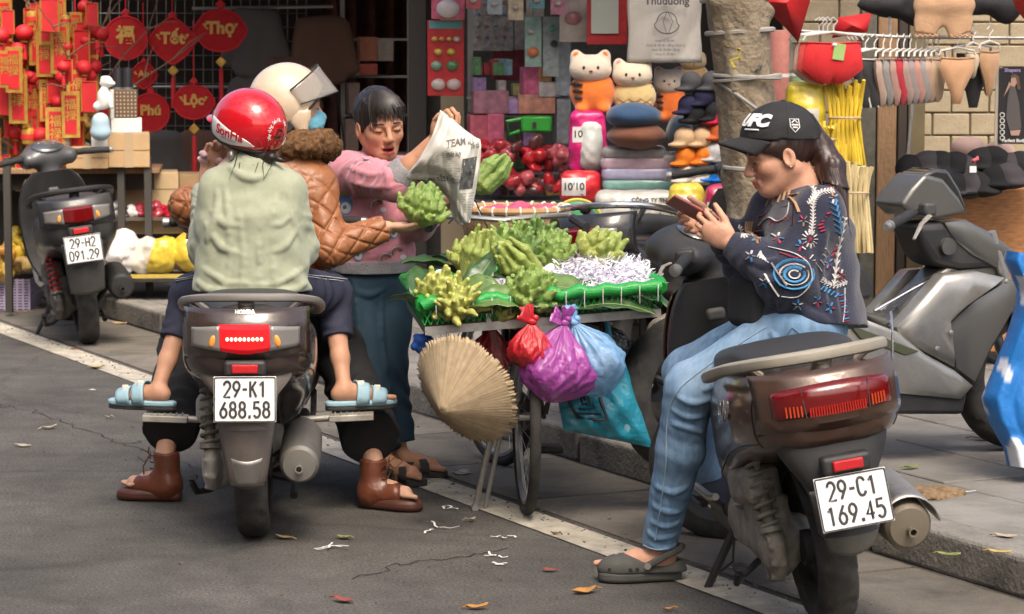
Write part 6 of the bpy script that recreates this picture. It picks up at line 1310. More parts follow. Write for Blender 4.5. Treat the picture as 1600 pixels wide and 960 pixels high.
for k in range(90):
    p = rh.random(); a = hatp(p, .985); b = hatp(p + rh.uniform(-.004, .004), 1.0) + (hatp(p, 1.0) - HC).normalized() * rh.uniform(.003, .014); 
    if k < 90: obj('frayed_straw', MB().tube([a, b], [.0016, .0006], 4), MATS['palm_straw'], ht)
obj('chin_strap', MB().tube([HC + e1 * .15, HC + e1 * .08 - AX * .05, HC - e1 * .1 - AX * .03, HC - e1 * .16], .004, 5), M('cloth_red', (.4, .02, .03), .8), ht)
# ---- plastic bags hanging from the tray
def plastic(n, c, a=.9): return M(n, c, .25, alpha=a * .9, coat=.3, bump=.9, bscale=45, var=.12, vscale=10)
def bag(name, lab, top, c, r, mat, seed, pleat=14, tail=.04, inner=None, asp=(1, .8), skew=None):
    t = thing(name, lab, 'bag', c, world=True); rb = random.Random(seed); top = Vector(top); c = Vector(c); n, m = 96, 40; ph = [rb.uniform(0, 6.28) for _ in range(8)]
    H = (top - c).length; up = (top - c).normalized(); e1 = Ve((1, 0, 0)); e1 = (e1 - up * e1.dot(up)).normalized(); e2 = up.cross(e1)
    def fn(p, q):
        a = 2 * pi * p; t_ = q                         # q 0 bottom, 1 top
        z = -r * asp[1] + (H + r * asp[1]) * t_ ** 1.15; f = (z + r * asp[1]) / (H + r * asp[1]); fm_ = r * asp[1] * .95 / (H + r * asp[1])
        rad = r * (sin(pi / 2 * f / fm_) ** .6 if f < fm_ else max(0, cos(pi / 2 * (f - fm_) / (1 - fm_))) ** 1.25) + .009 * f
        f2 = max(0, (t_ - .3) / .7)
        rad *= 1 + f2 * .13 * sin(pleat * a + ph[0] + 2 * sin(3 * a + ph[3])) + .06 * f2 * sin(2.3 * pleat * a + ph[1]) + .07 * sin(3 * a + ph[2] + 4 * t_) + .035 * sin(7 * a + ph[4] + 9 * t_) - .07 * abs(sin(4.5 * a + 7 * t_ + ph[6])) - .05 * abs(sin(8 * a - 13 * t_ + ph[7])) - .03 * abs(sin(15 * a + 21 * t_ + ph[1]))
        z += .03 * r * sin(5 * a + ph[5]) * (1 - t_)
        v = c + e1 * (rad * cos(a)) * asp[0] + e2 * (rad * sin(a) * .8) + up * z
        if skew is not None: v = v + Vector(skew) * (1 - t_) ** 2 * r
        return v + Ve((0, 0, 0))
    mb = MB(); mb.grid(fn, n, m); obj('film', mb, mat, t, sharp=180)
    mb = MB(); mb.ell(top, (.018, .016, .013)); mb.ell(top + Ve((.012, 0, .012)), (.012, .012, .012)); obj('knot', mb, mat, t)
    for k in range(2):
        d = Ve((rb.uniform(-1, 1), rb.uniform(-.6, .2), rb.uniform(.4, 1))).normalized(); s_ = d.orthogonal().normalized(); mb = MB(); mb.grid(lambda p, q: top + d * (.055 * p) + s_ * ((q - .5) * (.02 + .05 * p)) + Ve((0, 0, .006 * sin(q * 12))), 5, 8); obj('tied_end', mb, mat, t, solid=.001)
    if inner:
        sd = SDF(.007, .02)
        for k in range(6): sd.ell(c + Ve((rb.gauss(0, .3) * r, rb.gauss(0, .2) * r, rb.uniform(-.5, .15) * r)), (r * .36, r * .28, r * .3))
        sd.noise(.008, 22); sdf_obj('contents', sd, inner, t)
    return t
bag('plastic_bag', 'small red plastic bag tied under the middle of the tray', P(831, 503, 8.66), P(826, 548, 8.66), .073, plastic('red_film', (.55, .02, .03), .86), 1, 13, inner=M('bag_stuff_dark', (.12, .03, .03), .6, var=.4), asp=(1, .85))
bag('plastic_bag', 'purple plastic bag hanging behind the clear blue bag', P(882, 505, 8.72), P(866, 582, 8.70), .13, plastic('purple_film', (.34, .06, .32), .93), 2, 15, asp=(1, .75))
bag('plastic_bag', 'clear blue plastic bag tied beside the purple bag', P(896, 504, 8.74), P(926, 570, 8.76), .115, plastic('blue_film', (.25, .48, .78), .72), 3, 16, inner=M('bag_stuff_white', (.62, .68, .8), .6, var=.2, bump=.5, bscale=30), asp=(1, .95))
bag('plastic_bag', 'black plastic bag hanging at the right under the tray', P(940, 506, 8.95), P(962, 548, 8.98), .062, plastic('black_film', (.015, .015, .016), .96), 5, 12)
# big teal bag with printed square emblem
tb = thing('plastic_bag', 'large teal plastic bag with a black printed square hanging slanted', 'bag', P(945, 640, 8.9), world=True)
q4 = [P(868, 606, 8.86), P(975, 560, 8.92), P(1020, 700, 8.90), P(880, 672, 8.86)]
def tealp(p, q, s_=1):
    b = q4[0].lerp(q4[1], p).lerp(q4[3].lerp(q4[2], p), q); k = sin(pi * p) * sin(pi * min(1, q)) ; return b + Ve((0, -s_ * (.055 * max(k, 0) ** .6 + (.008 * sin(9 * p + 14 * q) + .006 * sin(23 * p - 8 * q)) * min(1, k * 3)), .0))
for s_ in (1, -1): mb = MB(); mb.grid(lambda p, q: tealp(p, q, s_), 30, 24); obj('film', mb, plastic('teal_film', (.015, .30, .42), .9), tb, sharp=180)
sd = SDF(.007, .02); sd.ell(q4[0].lerp(q4[2], .62), (.07, .016, .05)); sd.ell(q4[0].lerp(q4[2], .4), (.06, .014, .04)); sd.noise(.004, 25); sdf_obj('contents', sd, M('bag_stuff_blue', (.2, .4, .5), .6, var=.4), tb)
bp_ = M('print_black', (.01, .02, .03), .4)
def tpr(pts, r): obj('printed_line', MB().tube([tealp(a, b) + Ve((0, -.003, 0)) for a, b in pts], r, 5, flat=1), bp_, tb)
tpr([(.12, .12), (.3, .14), (.52, .16), (.54, .4), (.56, .66), (.4, .68), (.2, .66), (.16, .4), (.12, .12)], .007); tpr([(.22, .22), (.42, .24), (.44, .5), (.25, .5), (.22, .22)], .0035); tpr([(.3, .3), (.3, .42), (.36, .42)], .004); tpr([(.34, .28), (.35, .36)], .004); tpr([(.39, .3), (.39, .44)], .004)
for k in range(11): tpr([(.22 + .027 * k, .575), (.235 + .027 * k, .60)], .0028)
obj('handle', MB().tube([q4[1] + Ve((-.02, 0, 0)), P(952, 530, 8.92), P(948, 500, 8.9)], [.02, .012, .008], 8), plastic('teal_film', (.015, .3, .42)), tb)
# red plastic bag and blue cloth seen behind the hat
bag('plastic_bag', 'red plastic bag half hidden behind the straw hat', P(770, 512, 8.95), P(765, 560, 8.98), .08, plastic('red_film', (.55, .02, .03), .86), 7, 12)
crumple('folded_cloth', P(660, 535, 8.85), .045, 9, M('blue_cloth', (.02, .1, .42), .7), 'blue cloth tucked under the left end of the tray', 'cloth')
# ---- newspaper held by the vendor
NP = thing('newspaper', 'crumpled newspaper sheet dangling from the vendor\'s raised hand', 'newspaper', P(700, 260, 9.5), world=True)
K = [[(688, 172, 9.50), (697, 178, 9.50), (708, 186, 9.51), (716, 196, 9.53)], [(676, 210, 9.47), (694, 206, 9.44), (722, 206, 9.42), (742, 214, 9.45)], [(655, 248, 9.46), (688, 234, 9.40), (726, 226, 9.38), (751, 222, 9.42)], [(636, 276, 9.50), (690, 262, 9.42), (722, 262, 9.36), (750, 258, 9.42)], [(660, 287, 9.52), (700, 292, 9.44), (718, 302, 9.38), (743, 300, 9.42)], [(698, 300, 9.52), (708, 326, 9.46), (722, 336, 9.40), (736, 338, 9.42)], [(704, 330, 9.50), (712, 346, 9.47), (722, 351, 9.42), (734, 348, 9.42)]]
K = [[P(*c) for c in row] for row in K]
def cr(p0, p1, p2, p3, f): return .5 * (2 * p1 + (p2 - p0) * f + (2 * p0 - 5 * p1 + 4 * p2 - p3) * f * f + (3 * p1 - p0 - 3 * p2 + p3) * f ** 3)
def npf(p, q, off=0.):
    def along(row):
        x = min(q, .9999) * 3; i = int(x); f = x - i; return cr(row[max(i - 1, 0)], row[i], row[i + 1], row[min(i + 2, 3)], f)
    y = min(p, .9999) * (len(K) - 1); j = int(y); g = y - j; rws = [along(K[max(min(k, len(K) - 1), 0)]) for k in (j - 1, j, j + 1, j + 2)]; v = cr(*rws, g)
    tri = lambda x: abs((x % 1) - .5) * 2
    return v + Ve((0, -.014 * tri(3.1 * q + 1.7 * p) - .008 * tri(5 * p - 2.3 * q + .3) - .006 * tri(7.3 * q + 4 * p) - off, 0))
mb = MB(); mb.grid(lambda p, q: npf(p, q), 60, 40); obj('sheet', mb, M('newsprint', (.56, .54, .49), .85, var=.06, vscale=30), NP, solid=.001, sharp=35)
m_ink = M('newsprint_ink', (.16, .155, .15), .9); m_ink2 = M('newsprint_grey', (.36, .345, .315), .9)
def nptext(txt, p0, q0, size, m, dp=(0, 1), bold=0.):
    tx = text_mb(txt, size, 0, bold); tx.v = [tuple(npf(min(.99, max(.01, p0 - y)), min(.99, max(.01, q0 + x)), .0025)) for x, y, z in tx.v]; obj('printed_text', tx, m, NP, smooth=False)
nptext('TEAM IN', .30, .62, .11, m_ink, bold=.004); nptext('ĐOÀN KẾT ĐÓNG GÓP', .60, .36, .055, m_ink, bold=.003); nptext('Phát huy', .40, .52, .06, m_ink, bold=.002); nptext('Tin tức', .36, .86, .06, m_ink, bold=.002)
obj('printed_photo', MB().grid(lambda p, q: npf(.44 + .2 * p, .66 + .24 * q, .0022), 8, 8), M('photo_halftone', (.1, .1, .1), .9, var=.9, vscale=55), NP, smooth=False)
mb = MB()
for col in range(6):
    for rw in range(34):
        p0 = .36 + rw * .018; q0 = .04 + col * .16
        if p0 > .96 or (.63 < q0 + .1 < .95 and .42 < p0 < .66): continue
        if p0 < .5 and q0 > .5: continue
        l = .12 * (1 if rw % 5 else .6); mb.grid(lambda p, q: npf(p0 + .007 * p, q0 + l * q, .0022), 1, 3)
ptx = obj('printed_column', mb, m_ink2, NP, smooth=False); stuff(ptx)
# snack wrapper in the passenger's hand
crumple('snack_wrapper', A_wrL + Ve((.01, -.01, .055)), .045, 12, M('clear_red_wrap', (.65, .4, .42), .2, var=.5, vscale=40, coat=.4), 'crinkled red and clear snack wrapper in the passenger\'s raised hand', 'wrapper')
# ---------------------------------------------------------------- street trees
m_bark = M('tree_bark', (.24, .185, .125), .9, var=.3, vscale=26, dirt=(.42, .36, .26), dscale=7, damt=.6, bump=1.0, bscale=55)
def tree(name, lab, base, lean_pts, rad, limbs, seed):
    t = thing(name, lab, 'tree', base, world=True); r = random.Random(seed); n = 40; pts = []
    for i in range(len(lean_pts) - 1):
        for q in range(24): pts.append(Vector(lean_pts[i]).lerp(Vector(lean_pts[i + 1]), q / 24))
    pts.append(Vector(lean_pts[-1])); rs = []
    knots = [(r.uniform(0, 6.28), r.uniform(.7, 1.9)) for _ in range(9)]
    for i, p in enumerate(pts):
        ring = []; 
        for j in range(n):
            a = 2 * pi * j / n; v = np.array([[cos(a) * 2.2 + seed, sin(a) * 2.2, p.z * 3.5]]); v2 = np.array([[cos(a) * 7, sin(a) * 7 + seed, p.z * 14]]); k = 0
            for ka, kz in knots:
                da = (a - ka + pi) % (2 * pi) - pi; k += .035 * math.exp(-(da / .28) ** 2 - ((p.z - kz) / .035) ** 2)
            rr = rad * (1 + .35 * math.exp(-p.z / .18) - .06 * p.z) + .016 * float(vnoise(v)[0]) + .008 * float(vnoise(v2)[0]) + k
            ring.append((p.x + rr * cos(a), p.y + rr * sin(a), p.z))
        rs.append(ring)
    mb = MB(); mb.rings(rs); obj('trunk', mb, m_bark, t, sharp=180)
    for lp in limbs: obj('limb', MB().tube(lp, [rad * .55 * (1 - .75 * i / (len(lp) - 1)) for i in range(len(lp))], 12), m_bark, t)
    return t
T1 = Ve((.945, 10.15, .11)); topx = P(1146, 0, 10.05)
t1 = tree('street_tree', 'lopped street tree trunk wound with straps behind the woman in the cap', T1, [T1, P(1184, 340, 10.15), P(1176, 265, 10.14), P(1165, 130, 10.1), topx, topx + Ve((-.35, -.4, 1.6))], .118,
   [[topx + Ve((-.35, -.4, 1.5)), (.1, 8.6, 4.2), (-.6, 7.2, 5.0), (-1.6, 5.4, 5.4)], [topx + Ve((-.3, -.35, 1.3)), (1.6, 8.3, 4.4), (2.4, 6.5, 5.2)], [topx + Ve((-.33, -.4, 1.45)), (-1.0, 9.3, 4.3), (-2.6, 8.4, 5.0)]], 3)
m_rope = M('grey_strap', (.33, .31, .28), .8, var=.2)
def strap(y0, y1, r=.008):        # a band round the trunk, lower or higher on its right
    cx = (1148 + .18 * (y0 + y1) / 2 * .9 - (0 if y0 < 150 else .06 * (y0 - 150))); c = P(cx, (y0 + y1) / 2, 10.1); dz = P(cx, y0, 10.1).z - P(cx, y1, 10.1).z
    pts = []
    for i in range(40):
        a = 2 * pi * i / 40; pts.append(c + Ve((.124 * cos(a), .128 * sin(a), -dz * .5 * cos(a))))
    obj('strap', MB().tube(pts, r, 6, closed=True), m_rope, t1)
for y0, y1, r in ((53, 46, .010), (118, 122, .008), (127, 117, .007), (262, 266, .009), (130, 205, .008), (2, -2, .009)): strap(y0, y1, r)
crumple('strap_knot', P(1186, 108, 9.97), .022, 4, M('dark_cord', (.06, .08, .07), .8), 'dark knot of cord tied round the tree trunk', 'knot')
obj('yellow_mark', MB().tube(on_surface(bvh([c for c in t1.children if c.name.startswith('trunk')][0]), [P(1140, 70, 9.9), P(1160, 75, 9.9), (P(1158, 88, 9.9)), P(1144, 92, 9.9), P(1150, 104, 9.9)], VIEW, .001), .006, 5, flat=.4), M('yellow_paint', (.45, .36, .05), .8, var=.4), t1)
T2 = S(.6, 5.3, .11)
t2 = tree('street_tree', 'unseen street tree added beside the camera to shade the road', T2, [T2, T2 + Ve((-.1, .1, 2)), T2 + Ve((-.3, .2, 3.6))], .14, [[T2 + Ve((-.3, .2, 3.4)), T2 + Ve((-2, 1, 4.8)), T2 + Ve((-4.2, 1.2, 5.3))], [T2 + Ve((-.25, .2, 3.2)), T2 + Ve((-1.5, -2, 4.6)), T2 + Ve((-3.5, -3.4, 5.2))], [T2 + Ve((-.3, .2, 3.5)), T2 + Ve((.8, 2, 4.9)), T2 + Ve((1.2, 3.6, 5.3))]], 5)  # out of view, added so its crown filters the sun
def crown():
    rs_ = np.random.RandomState(12); N = 9000; c = np.stack([rs_.uniform(-7, 8, N), rs_.uniform(-5, 11, N), rs_.uniform(4.3, 6.4, N)], 1)
    cl = np.sin(c[:, 0] * 1.7 + 1.3 * np.sin(c[:, 1] * 1.1)) * np.sin(c[:, 1] * 1.9 + c[:, 2]); 
    t = (c[:, 2] - .6) / SUNV.z; gx = c[:, 0] - SUNV.x * t; gy = c[:, 1] - SUNV.y * t; v = gx * VD.x + gy * VD.y
    pk = .6 + .4 * cl
    k = rs_.rand(N) < pk; return c[k], rs_
lc, rs_ = crown()
m_leafc = M('crown_leaf', (.055, .10, .03), .5, var=.3, vscale=3)
d1 = np.linalg.norm(lc[:, :2] - np.array([.2, 8.2]), axis=1) < np.linalg.norm(lc[:, :2] - np.array([2.2, 3.0]), axis=1)
for msk, tt in ((d1, t1), (~d1, t2)):
    c = lc[msk]; n = len(c); a = rs_.randn(n, 3); a[:, 2] *= .45; a /= np.linalg.norm(a, axis=1)[:, None]; b = np.cross(a, rs_.randn(n, 3) * np.array([.3, .3, 1.2])); b /= np.linalg.norm(b, axis=1)[:, None]
    l, wd = .15, .075; v = np.concatenate([c - a * l, c + b * wd, c + a * l, c - b * wd]).astype(np.float32); i = np.arange(n); f = np.stack([i, i + n, i + 2 * n, i + 3 * n], 1); o = obj('crown', (v, f), m_leafc, tt, smooth=False); stuff(o)

# ---------------------------------------------------------------- grey scooter parked on the pavement, seen from its right side
GC = G(1592, 702, .12)
gsr = thing('scooter', 'dusty graphite sport scooter parked across the pavement behind the woman', 'scooter', GC, (0, 0, math.atan2(VD.y, VD.x)))
def gs(x, y, w_=.0):
    r = ray(x, y); o = Ve((0, 0, CAMH)); q = GC - UD * w_; t = (q - o).dot(UD) / r.dot(UD); p = o + r * t; d = p - GC; return (d.dot(VD), d.z)
m_gra = M('graphite_paint', (.36, .35, .325), .32, .65, coat=.35, var=.08, dirt=(.26, .24, .2), dscale=14, damt=.25)
m_gra2 = M('graphite_dark', (.15, .147, .137), .33, .6, coat=.2, dirt=(.14, .13, .11), dscale=14, damt=.3)
m_olv = M('olive_panel', (.05, .06, .028), .5, dirt=(.13, .12, .1), damt=.3)
def panel(nm, px, w_, th, mat, bev=.012, both=True, smooth=True):
    for s_ in ((1, -1) if both else (1,)):
        poly = [gs(x, y, w_) for x, y in px]; mb = MB(); mb.prism(poly, lambda a, b, t: Ve((a, -s_ * t, b)), w_ - th, w_); 
        if s_ < 0: mb.f = [tuple(reversed(f)) for f in mb.f]
        obj(nm, mb, mat, gsr, bevel=bev, seg=3)
def bulge(nm, px, w_, th, mat, amt=.03):      # a side panel that swells outwards
    for s_ in (1, -1):
        poly = [Ve((*gs(x, y, w_), 0)) for x, y in px]; n = len(poly); c = sum(poly, Vector()) / n; rings = []
        for f, o_ in ((1, -th), (1, -.012), (.97, 0), (.8, amt * .55), (.5, amt * .9), (.2, amt)): rings.append([Ve((c.x + (p.x - c.x) * f, -s_ * (w_ + o_), c.y + (p.y - c.y) * f)) for p in poly])
        mb = MB(); mb.rings(rings); o = obj(nm, mb, mat, gsr, sharp=50)
bulge('side_fairing', [(1403, 512), (1440, 470), (1475, 430), (1528, 424), (1571, 434), (1520, 470), (1484, 504), (1488, 545), (1492, 575), (1446, 551), (1410, 530)], .14, .06, m_gra, .02)
bulge('front_fairing', [(1484, 504), (1525, 468), (1576, 437), (1608, 440), (1575, 500), (1547, 547), (1523, 599), (1494, 577), (1488, 540)], .13, .07, m_gra2, .012)
bulge('lower_fairing', [(1326, 489), (1403, 518), (1446, 553), (1494, 580), (1523, 604), (1504, 625), (1405, 616), (1380, 575), (1300, 545)], .14, .06, m_gra, .012)
panel('belly_skirt', [(1395, 612), (1515, 606), (1506, 648), (1402, 648)], .13, .26, m_blk, .015, both=False)
panel('olive_stripe', [(1326, 506), (1437, 549), (1415, 556), (1345, 530)], .156, .02, m_olv, .004)
panel('tunnel_cover', [(1330, 480), (1400, 500), (1470, 425), (1500, 400), (1560, 400), (1580, 430), (1480, 500), (1400, 530)], .07, .14, m_gra2, .02, both=False)
panel('stem_cowl', [(1428, 350), (1480, 345), (1512, 370), (1560, 395), (1575, 420), (1500, 425), (1460, 415), (1444, 390)], .085, .17, m_blk, .03, both=False)
bulge('nose_panel', [(1475, 348), (1508, 343), (1545, 362), (1585, 392), (1560, 420), (1520, 400), (1490, 375)], .09, .07, m_gra2, .012)
panel('cockpit_cowl', [(1408, 320), (1425, 295), (1446, 272), (1475, 280), (1500, 310), (1512, 333), (1465, 343), (1427, 340)], .09, .18, m_gra2, .014, both=False)
panel('windscreen', [(1440, 274), (1462, 264), (1482, 266), (1500, 295), (1514, 333), (1475, 325), (1450, 300)], .075, .15, M('smoke_screen', (.03, .03, .03), .1, coat=.7), .012, both=False)
panel('seat', [(1290, 470), (1300, 425), (1330, 403), (1355, 417), (1369, 450), (1365, 466), (1325, 478)], .11, .22, m_seat, .03, both=False)
panel('rear_body', [(1100, 470), (1180, 450), (1300, 462), (1340, 482), (1330, 545), (1250, 560), (1150, 540)], .12, .24, m_gra2, .04, both=False)
def gl(x, y, w_): a, b = gs(x, y, w_); return Ve((a, -w_, b))
obj('grip', MB().tube([gl(1424, 334, .20), gl(1388, 354, .36)], [.018, .017], 10), m_grip, gsr); obj('bar_end', MB().tube([gl(1390, 353, .35), gl(1384, 356, .375)], [.02, .012], 10), m_steel, gsr)
obj('brake_lever', MB().tube([gl(1452, 338, .2), gl(1440, 350, .26), gl(1428, 374, .33)], [.011, .009, .006], 8, flat=.6), m_alu, gsr); obj('handlebar', MB().tube([gl(1446, 328, -.05), gl(1424, 334, .2)], .014, 8), m_blk, gsr); obj('switch_box', MB().box(gl(1449, 327, .16), (.05, .05, .045)), m_dgr, gsr, bevel=.01)
obj('ignition_lock', MB().lathe([(.03, 0), (.03, .02), (.008, .022)], c=gl(1478, 385, .085) - Ve((0, .02, 0)), axis='Y', n=16, caps=True), m_dgr, gsr)
for k in range(3): obj('carrier_rod', MB().tube([gl(1366 + 8 * k, 486 - k, .05 - .05 * k), gl(1420 + 4 * k, 455 - 4 * k, .05 - .05 * k), gl(1470 + 3 * k, 428 - 3 * k, .05 - .05 * k)], .0055, 8), m_chr, gsr)
for k in range(2): obj('carrier_rod', MB().tube([gl(1396 + 50 * k, 482 - 30 * k, .06), gl(1406 + 50 * k, 476 - 30 * k, -.06)], .0055, 8), m_chr, gsr)
obj('carrier_rod', MB().tube([gl(1392, 488, .08), gl(1394, 520, .15), gl(1394, 565, .157)], .006, 8), m_chr, gsr)
for x, y in ((1464, 545), (1572, 440), (1486, 520)): obj('screw', MB().lathe([(.009, 0), (.009, -.004), (.004, -.006)], c=gl(x, y, .165), axis='Y', n=12, caps=True), m_steel, gsr)
wheel(gsr, .0, .28, .11); wheel(gsr, -1.36, .28, .12)
obj('front_fork', MB().tube([(0, -.08, .28), (-.2, -.08, .8)], .02, 10), m_steel, gsr); obj('front_fork', MB().tube([(0, .08, .28), (-.2, .08, .8)], .02, 10), m_steel, gsr)
obj('front_fender', MB().grid(lambda p, q: Ve((.31 * cos(-.1 + 2.6 * p), .075 * (2 * q - 1), .28 + (.315 - .03 * (2 * q - 1) ** 2) * sin(-.1 + 2.6 * p))), 16, 8), m_blk, gsr, solid=.005)
obj('engine_block', MB().box((-1.0, 0, .30), (.5, .2, .2)), m_eng, gsr, bevel=.04, seg=3); obj('side_stand', MB().tube([(-.55, .12, .2), (-.6, .28, .01)], .012, 8), m_blk, gsr)
# ---------------------------------------------------------------- black motorbike between the cart and the tree
KL = G(1016, 664, .12); m_blk2 = M('black_gloss', (.015, .015, .016), .25, coat=.4)
scooter('scooter', 'black scooter with red tail parked behind the fruit tray, mostly hidden', KL, math.radians(58), math.radians(-6), dict(body=m_blk2, lamp='plain', lamp_half=.15, lamp_z=.75, plate=('', ''), plate_z=.58, rail=m_chr, rail_z=.83, under=m_blk, guard=m_dgr, guard_z=.40, muffler=M('muffler_pale', (.36, .33, .27), .5, .4, dirt=(.2, .17, .13), damt=.5), muf_cap=m_eng, muf_y=.19, muf_z=.36, pegs=False, rr=.28, fr=.28, seat=[(-.22, .10, .80), (-.12, .14, .82), (.05, .15, .81), (.22, .145, .785), (.36, .135, .765), (.52, .10, .75), (.62, .06, .74)]), steer=.1)
# ---------------------------------------------------------------- blue quilted cover at the picture's right edge
bq = thing('quilted_cover', 'blue and white quilted cover draped at the far right edge of the picture', 'cover', P(1600, 700, 9.0), world=True)
outl = [(1571, 392, 1700), (1568, 408, 1700), (1580, 432, 1700), (1590, 455, 1700), (1583, 490, 1700), (1570, 530, 1700), (1550, 580, 1700), (1533, 622, 1700), (1542, 655, 1700), (1556, 680, 1700), (1568, 700, 1700), (1574, 728, 1700)]
def qf(p, q, back=0):
    x = q * (len(outl) - 1); i = min(int(x), len(outl) - 2); f = x - i; a = outl[i]; b = outl[i + 1]; x0 = a[0] + (b[0] - a[0]) * f; yy = a[1] + (b[1] - a[1]) * f; xx = x0 + (1760 - x0) * p
    puff = abs(sin(p * 15)) ** .5 * abs(sin(q * 11 + .6 * sin(p * 9))) ** .5; edge = min(1, p * 9)
    return P(xx, yy + 22 * p, 9.0 - (.10 * edge ** .5 + .022 * puff * edge) * (1 if not back else -.6))
mb = MB(); mb.grid(lambda p, q: qf(p, q), 60, 60); mb.grid(lambda p, q: qf(p, q, 1), 20, 20)
qo = obj('quilt', mb, M('blue_quilt', (.02, .19, .55), .5, attr=True, bump=.3, bscale=50), bq, sharp=180)
vv = np.array([v.co for v in qo.data.vertices], np.float32); nz = vnoise(vv * 11 + 3) + .5 * vnoise(vv * 24); cc = np.where((nz > .32)[:, None], np.array([[.62, .66, .74]]), np.array([[.015, .17, .52]])); paint(qo, cc.astype(np.float32))
# ---------------------------------------------------------------- the shops behind
ordn = ['first', 'second', 'third', 'fourth', 'fifth', 'sixth', 'seventh', 'eighth', 'ninth', 'tenth', 'eleventh', 'twelfth']
YAW = math.atan2(VD.y, VD.x)
def pxm(Y): return FPX / Y
def rbox(name, x0, y0, x1, y1, Y, dep, mat, lab=None, cat=None, group=None, yaw=.14, par=None, bevel=.004, tape=None):
    a, b = P(x0, y1, Y), P(x1, y0, Y); w_, h = (b.x - a.x) / cos(yaw), b.z - a.z; c = Ve(((a.x + b.x) / 2, Y, (a.z + b.z) / 2)) + Ve((-sin(yaw), cos(yaw), 0)) * dep / 2
    if lab is None: return obj(name, MB().box(c, (w_, dep, h), RZ(yaw)), mat, par, bevel=bevel)
    t = thing(name, lab, cat, (c.x, c.y, c.z - h / 2), (0, 0, yaw), group); obj('carton' if tape else 'case', MB().box((0, 0, h / 2), (w_, dep, h)), mat, t, bevel=bevel)
    if tape:
        obj('tape', MB().box((0, -dep / 2 - .0015, h / 2), (.05, .002, h)), tape, t); obj('flap_seam', MB().box((0, -dep / 2 - .001, h * .5), (w_ * .98, .002, .004)), M('carton_seam', (.2, .12, .06), .9), t)
    return t
def ftext(par, txt, x, y, Y, hpx, mat, bold=0., yaw=.14, sx=1., name='lettering'):
    tx = text_mb(txt, hpx / pxm(Y), 0, bold / pxm(Y), sx=sx); put(tx, P(x, y, Y), (cos(yaw), sin(yaw), 0), (0, 0, 1)); return obj(name, tx, mat, par, smooth=False)
m_card = M('cardboard', (.48, .32, .17), .85, var=.1, vscale=10, bump=.15, bscale=60); m_card2 = M('cardboard_pale', (.62, .46, .26), .85, var=.1, vscale=10); m_tape = M('packing_tape', (.45, .33, .2), .25)
m_red = M('festive_red', (.55, .012, .018), .6, var=.15, vscale=20, bump=.2, bscale=200); m_dred = M('velvet_red', (.48, .008, .014), .8, var=.15, bump=.3, bscale=300); m_gold = M('gold_foil', (.75, .45, .1), .3, .6, var=.2); m_goldp = M('gold_print', (.68, .40, .10), .5)
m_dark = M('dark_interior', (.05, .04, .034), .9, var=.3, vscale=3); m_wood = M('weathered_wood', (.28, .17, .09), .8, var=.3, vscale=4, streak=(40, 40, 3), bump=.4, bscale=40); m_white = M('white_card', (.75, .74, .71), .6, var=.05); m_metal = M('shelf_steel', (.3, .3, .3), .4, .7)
# --- buildings
bl = thing('shophouse', 'open fronted shophouse with dark interior behind the red lanterns', 'building', S(18.2, 6.2, .11), world=True)
obj('back_wall', MB().box((-2.6, 19.6, 2), (7.2, .2, 4)), m_dark, bl); obj('side_wall', MB().box((-.35, 18.0, 2), (.18, 3.0, 4)), M('painted_wall', (.09, .085, .078), .8, var=.2), bl); obj('shop_floor', MB().box((-2.6, 18.2, .13), (6.9, 2.9, .04)), m_dark, bl); obj('added_awning', MB().box((-1.55, 16.1, 2.62), (1.75, 2.5, .05), RX(.08)), M('added_awning_canvas', (.1, .06, .05), .8), bl); obj('ceiling', MB().box((-2.6, 18.2, 3.1), (6.9, 2.9, .1)), m_dark, bl)  # the awning hangs above the view, added to shade the lanterns
b2 = thing('shophouse', 'toy and luggage shop with goods hung to its front', 'building', S(13.5, 6.5, .11), world=True)
obj('back_wall', MB().box((.52, 15.6, 2), (2.2, .15, 4)), M('shop_wall_grey', (.13, .12, .11), .85, var=.2), b2); obj('pillar', MB().box(P(652, 150, 15.3) * 1 + Ve((0, .1, .6)), (.1, .2, 4.6)), M('pillar_dark', (.05, .045, .04), .8), b2); obj('pillar', MB().box(Ve((P(707, 180, 15.2).x, 15.2, 1.2)), (.13, .1, 3)), M('pillar_cream', (.42, .33, .21), .7), b2); obj('added_awning', MB().box((.6, 14.3, 2.6), (2.4, 2.4, .06), RX(.12)), M('added_awning_green', (.05, .09, .07), .7), b2)  # awning added out of view, sized to dim the toy display
b3 = thing('shophouse', 'underwear and hat shop with timber posts and a painted block wall', 'building', S(10.6, 7.4, .11), world=True)
m_blockm = M('block_mortar', (.26, .22, .15), .9); obj('block_wall', MB().box((2.5, 13.35, 2), (2.3, .12, 4)), m_blockm, b3)
bw = [c for c in b3.children if c.name.startswith('block_wall')][0]; m_brick = M('painted_block', (.40, .33, .22), .8, var=.15, vscale=12, bump=.3, bscale=60, rnd=.08); bb = MB().box((0, 0, 0), (.178, .03, .104)); bme = mesh_of('brick', bb.v, bb.f, False)
for j in range(16):
    for i in range(9):
        x = 1.42 + i * .186 + (.093 if j % 2 else 0)
        if x > 2.85: continue
        o = link('brick', bme, m_brick, bw); o.location = Ve((x, 13.285, .3 + j * .111)) - Vector(OFFS[b3.name]); md = o.modifiers.new('b', 'BEVEL'); md.width = .005; md.segments = 1
for x0, x1, mt in ((1366, 1396, m_wood), (1398, 1412, m_dark), (1414, 1440, M('post_olive', (.16, .13, .07), .8, var=.3, vscale=5)), (1340, 1364, M('post_grey', (.11, .105, .085), .8, var=.3))):  # the dark_interior strip stands in for the shaded gap between posts
    a, b = P(x0, 400, 12.6), P(x1, 400, 12.6); obj('post', MB().box(((a.x + b.x) / 2, 12.6, 1.55), (b.x - a.x, .09, 2.9)), mt, b3, bevel=.006)
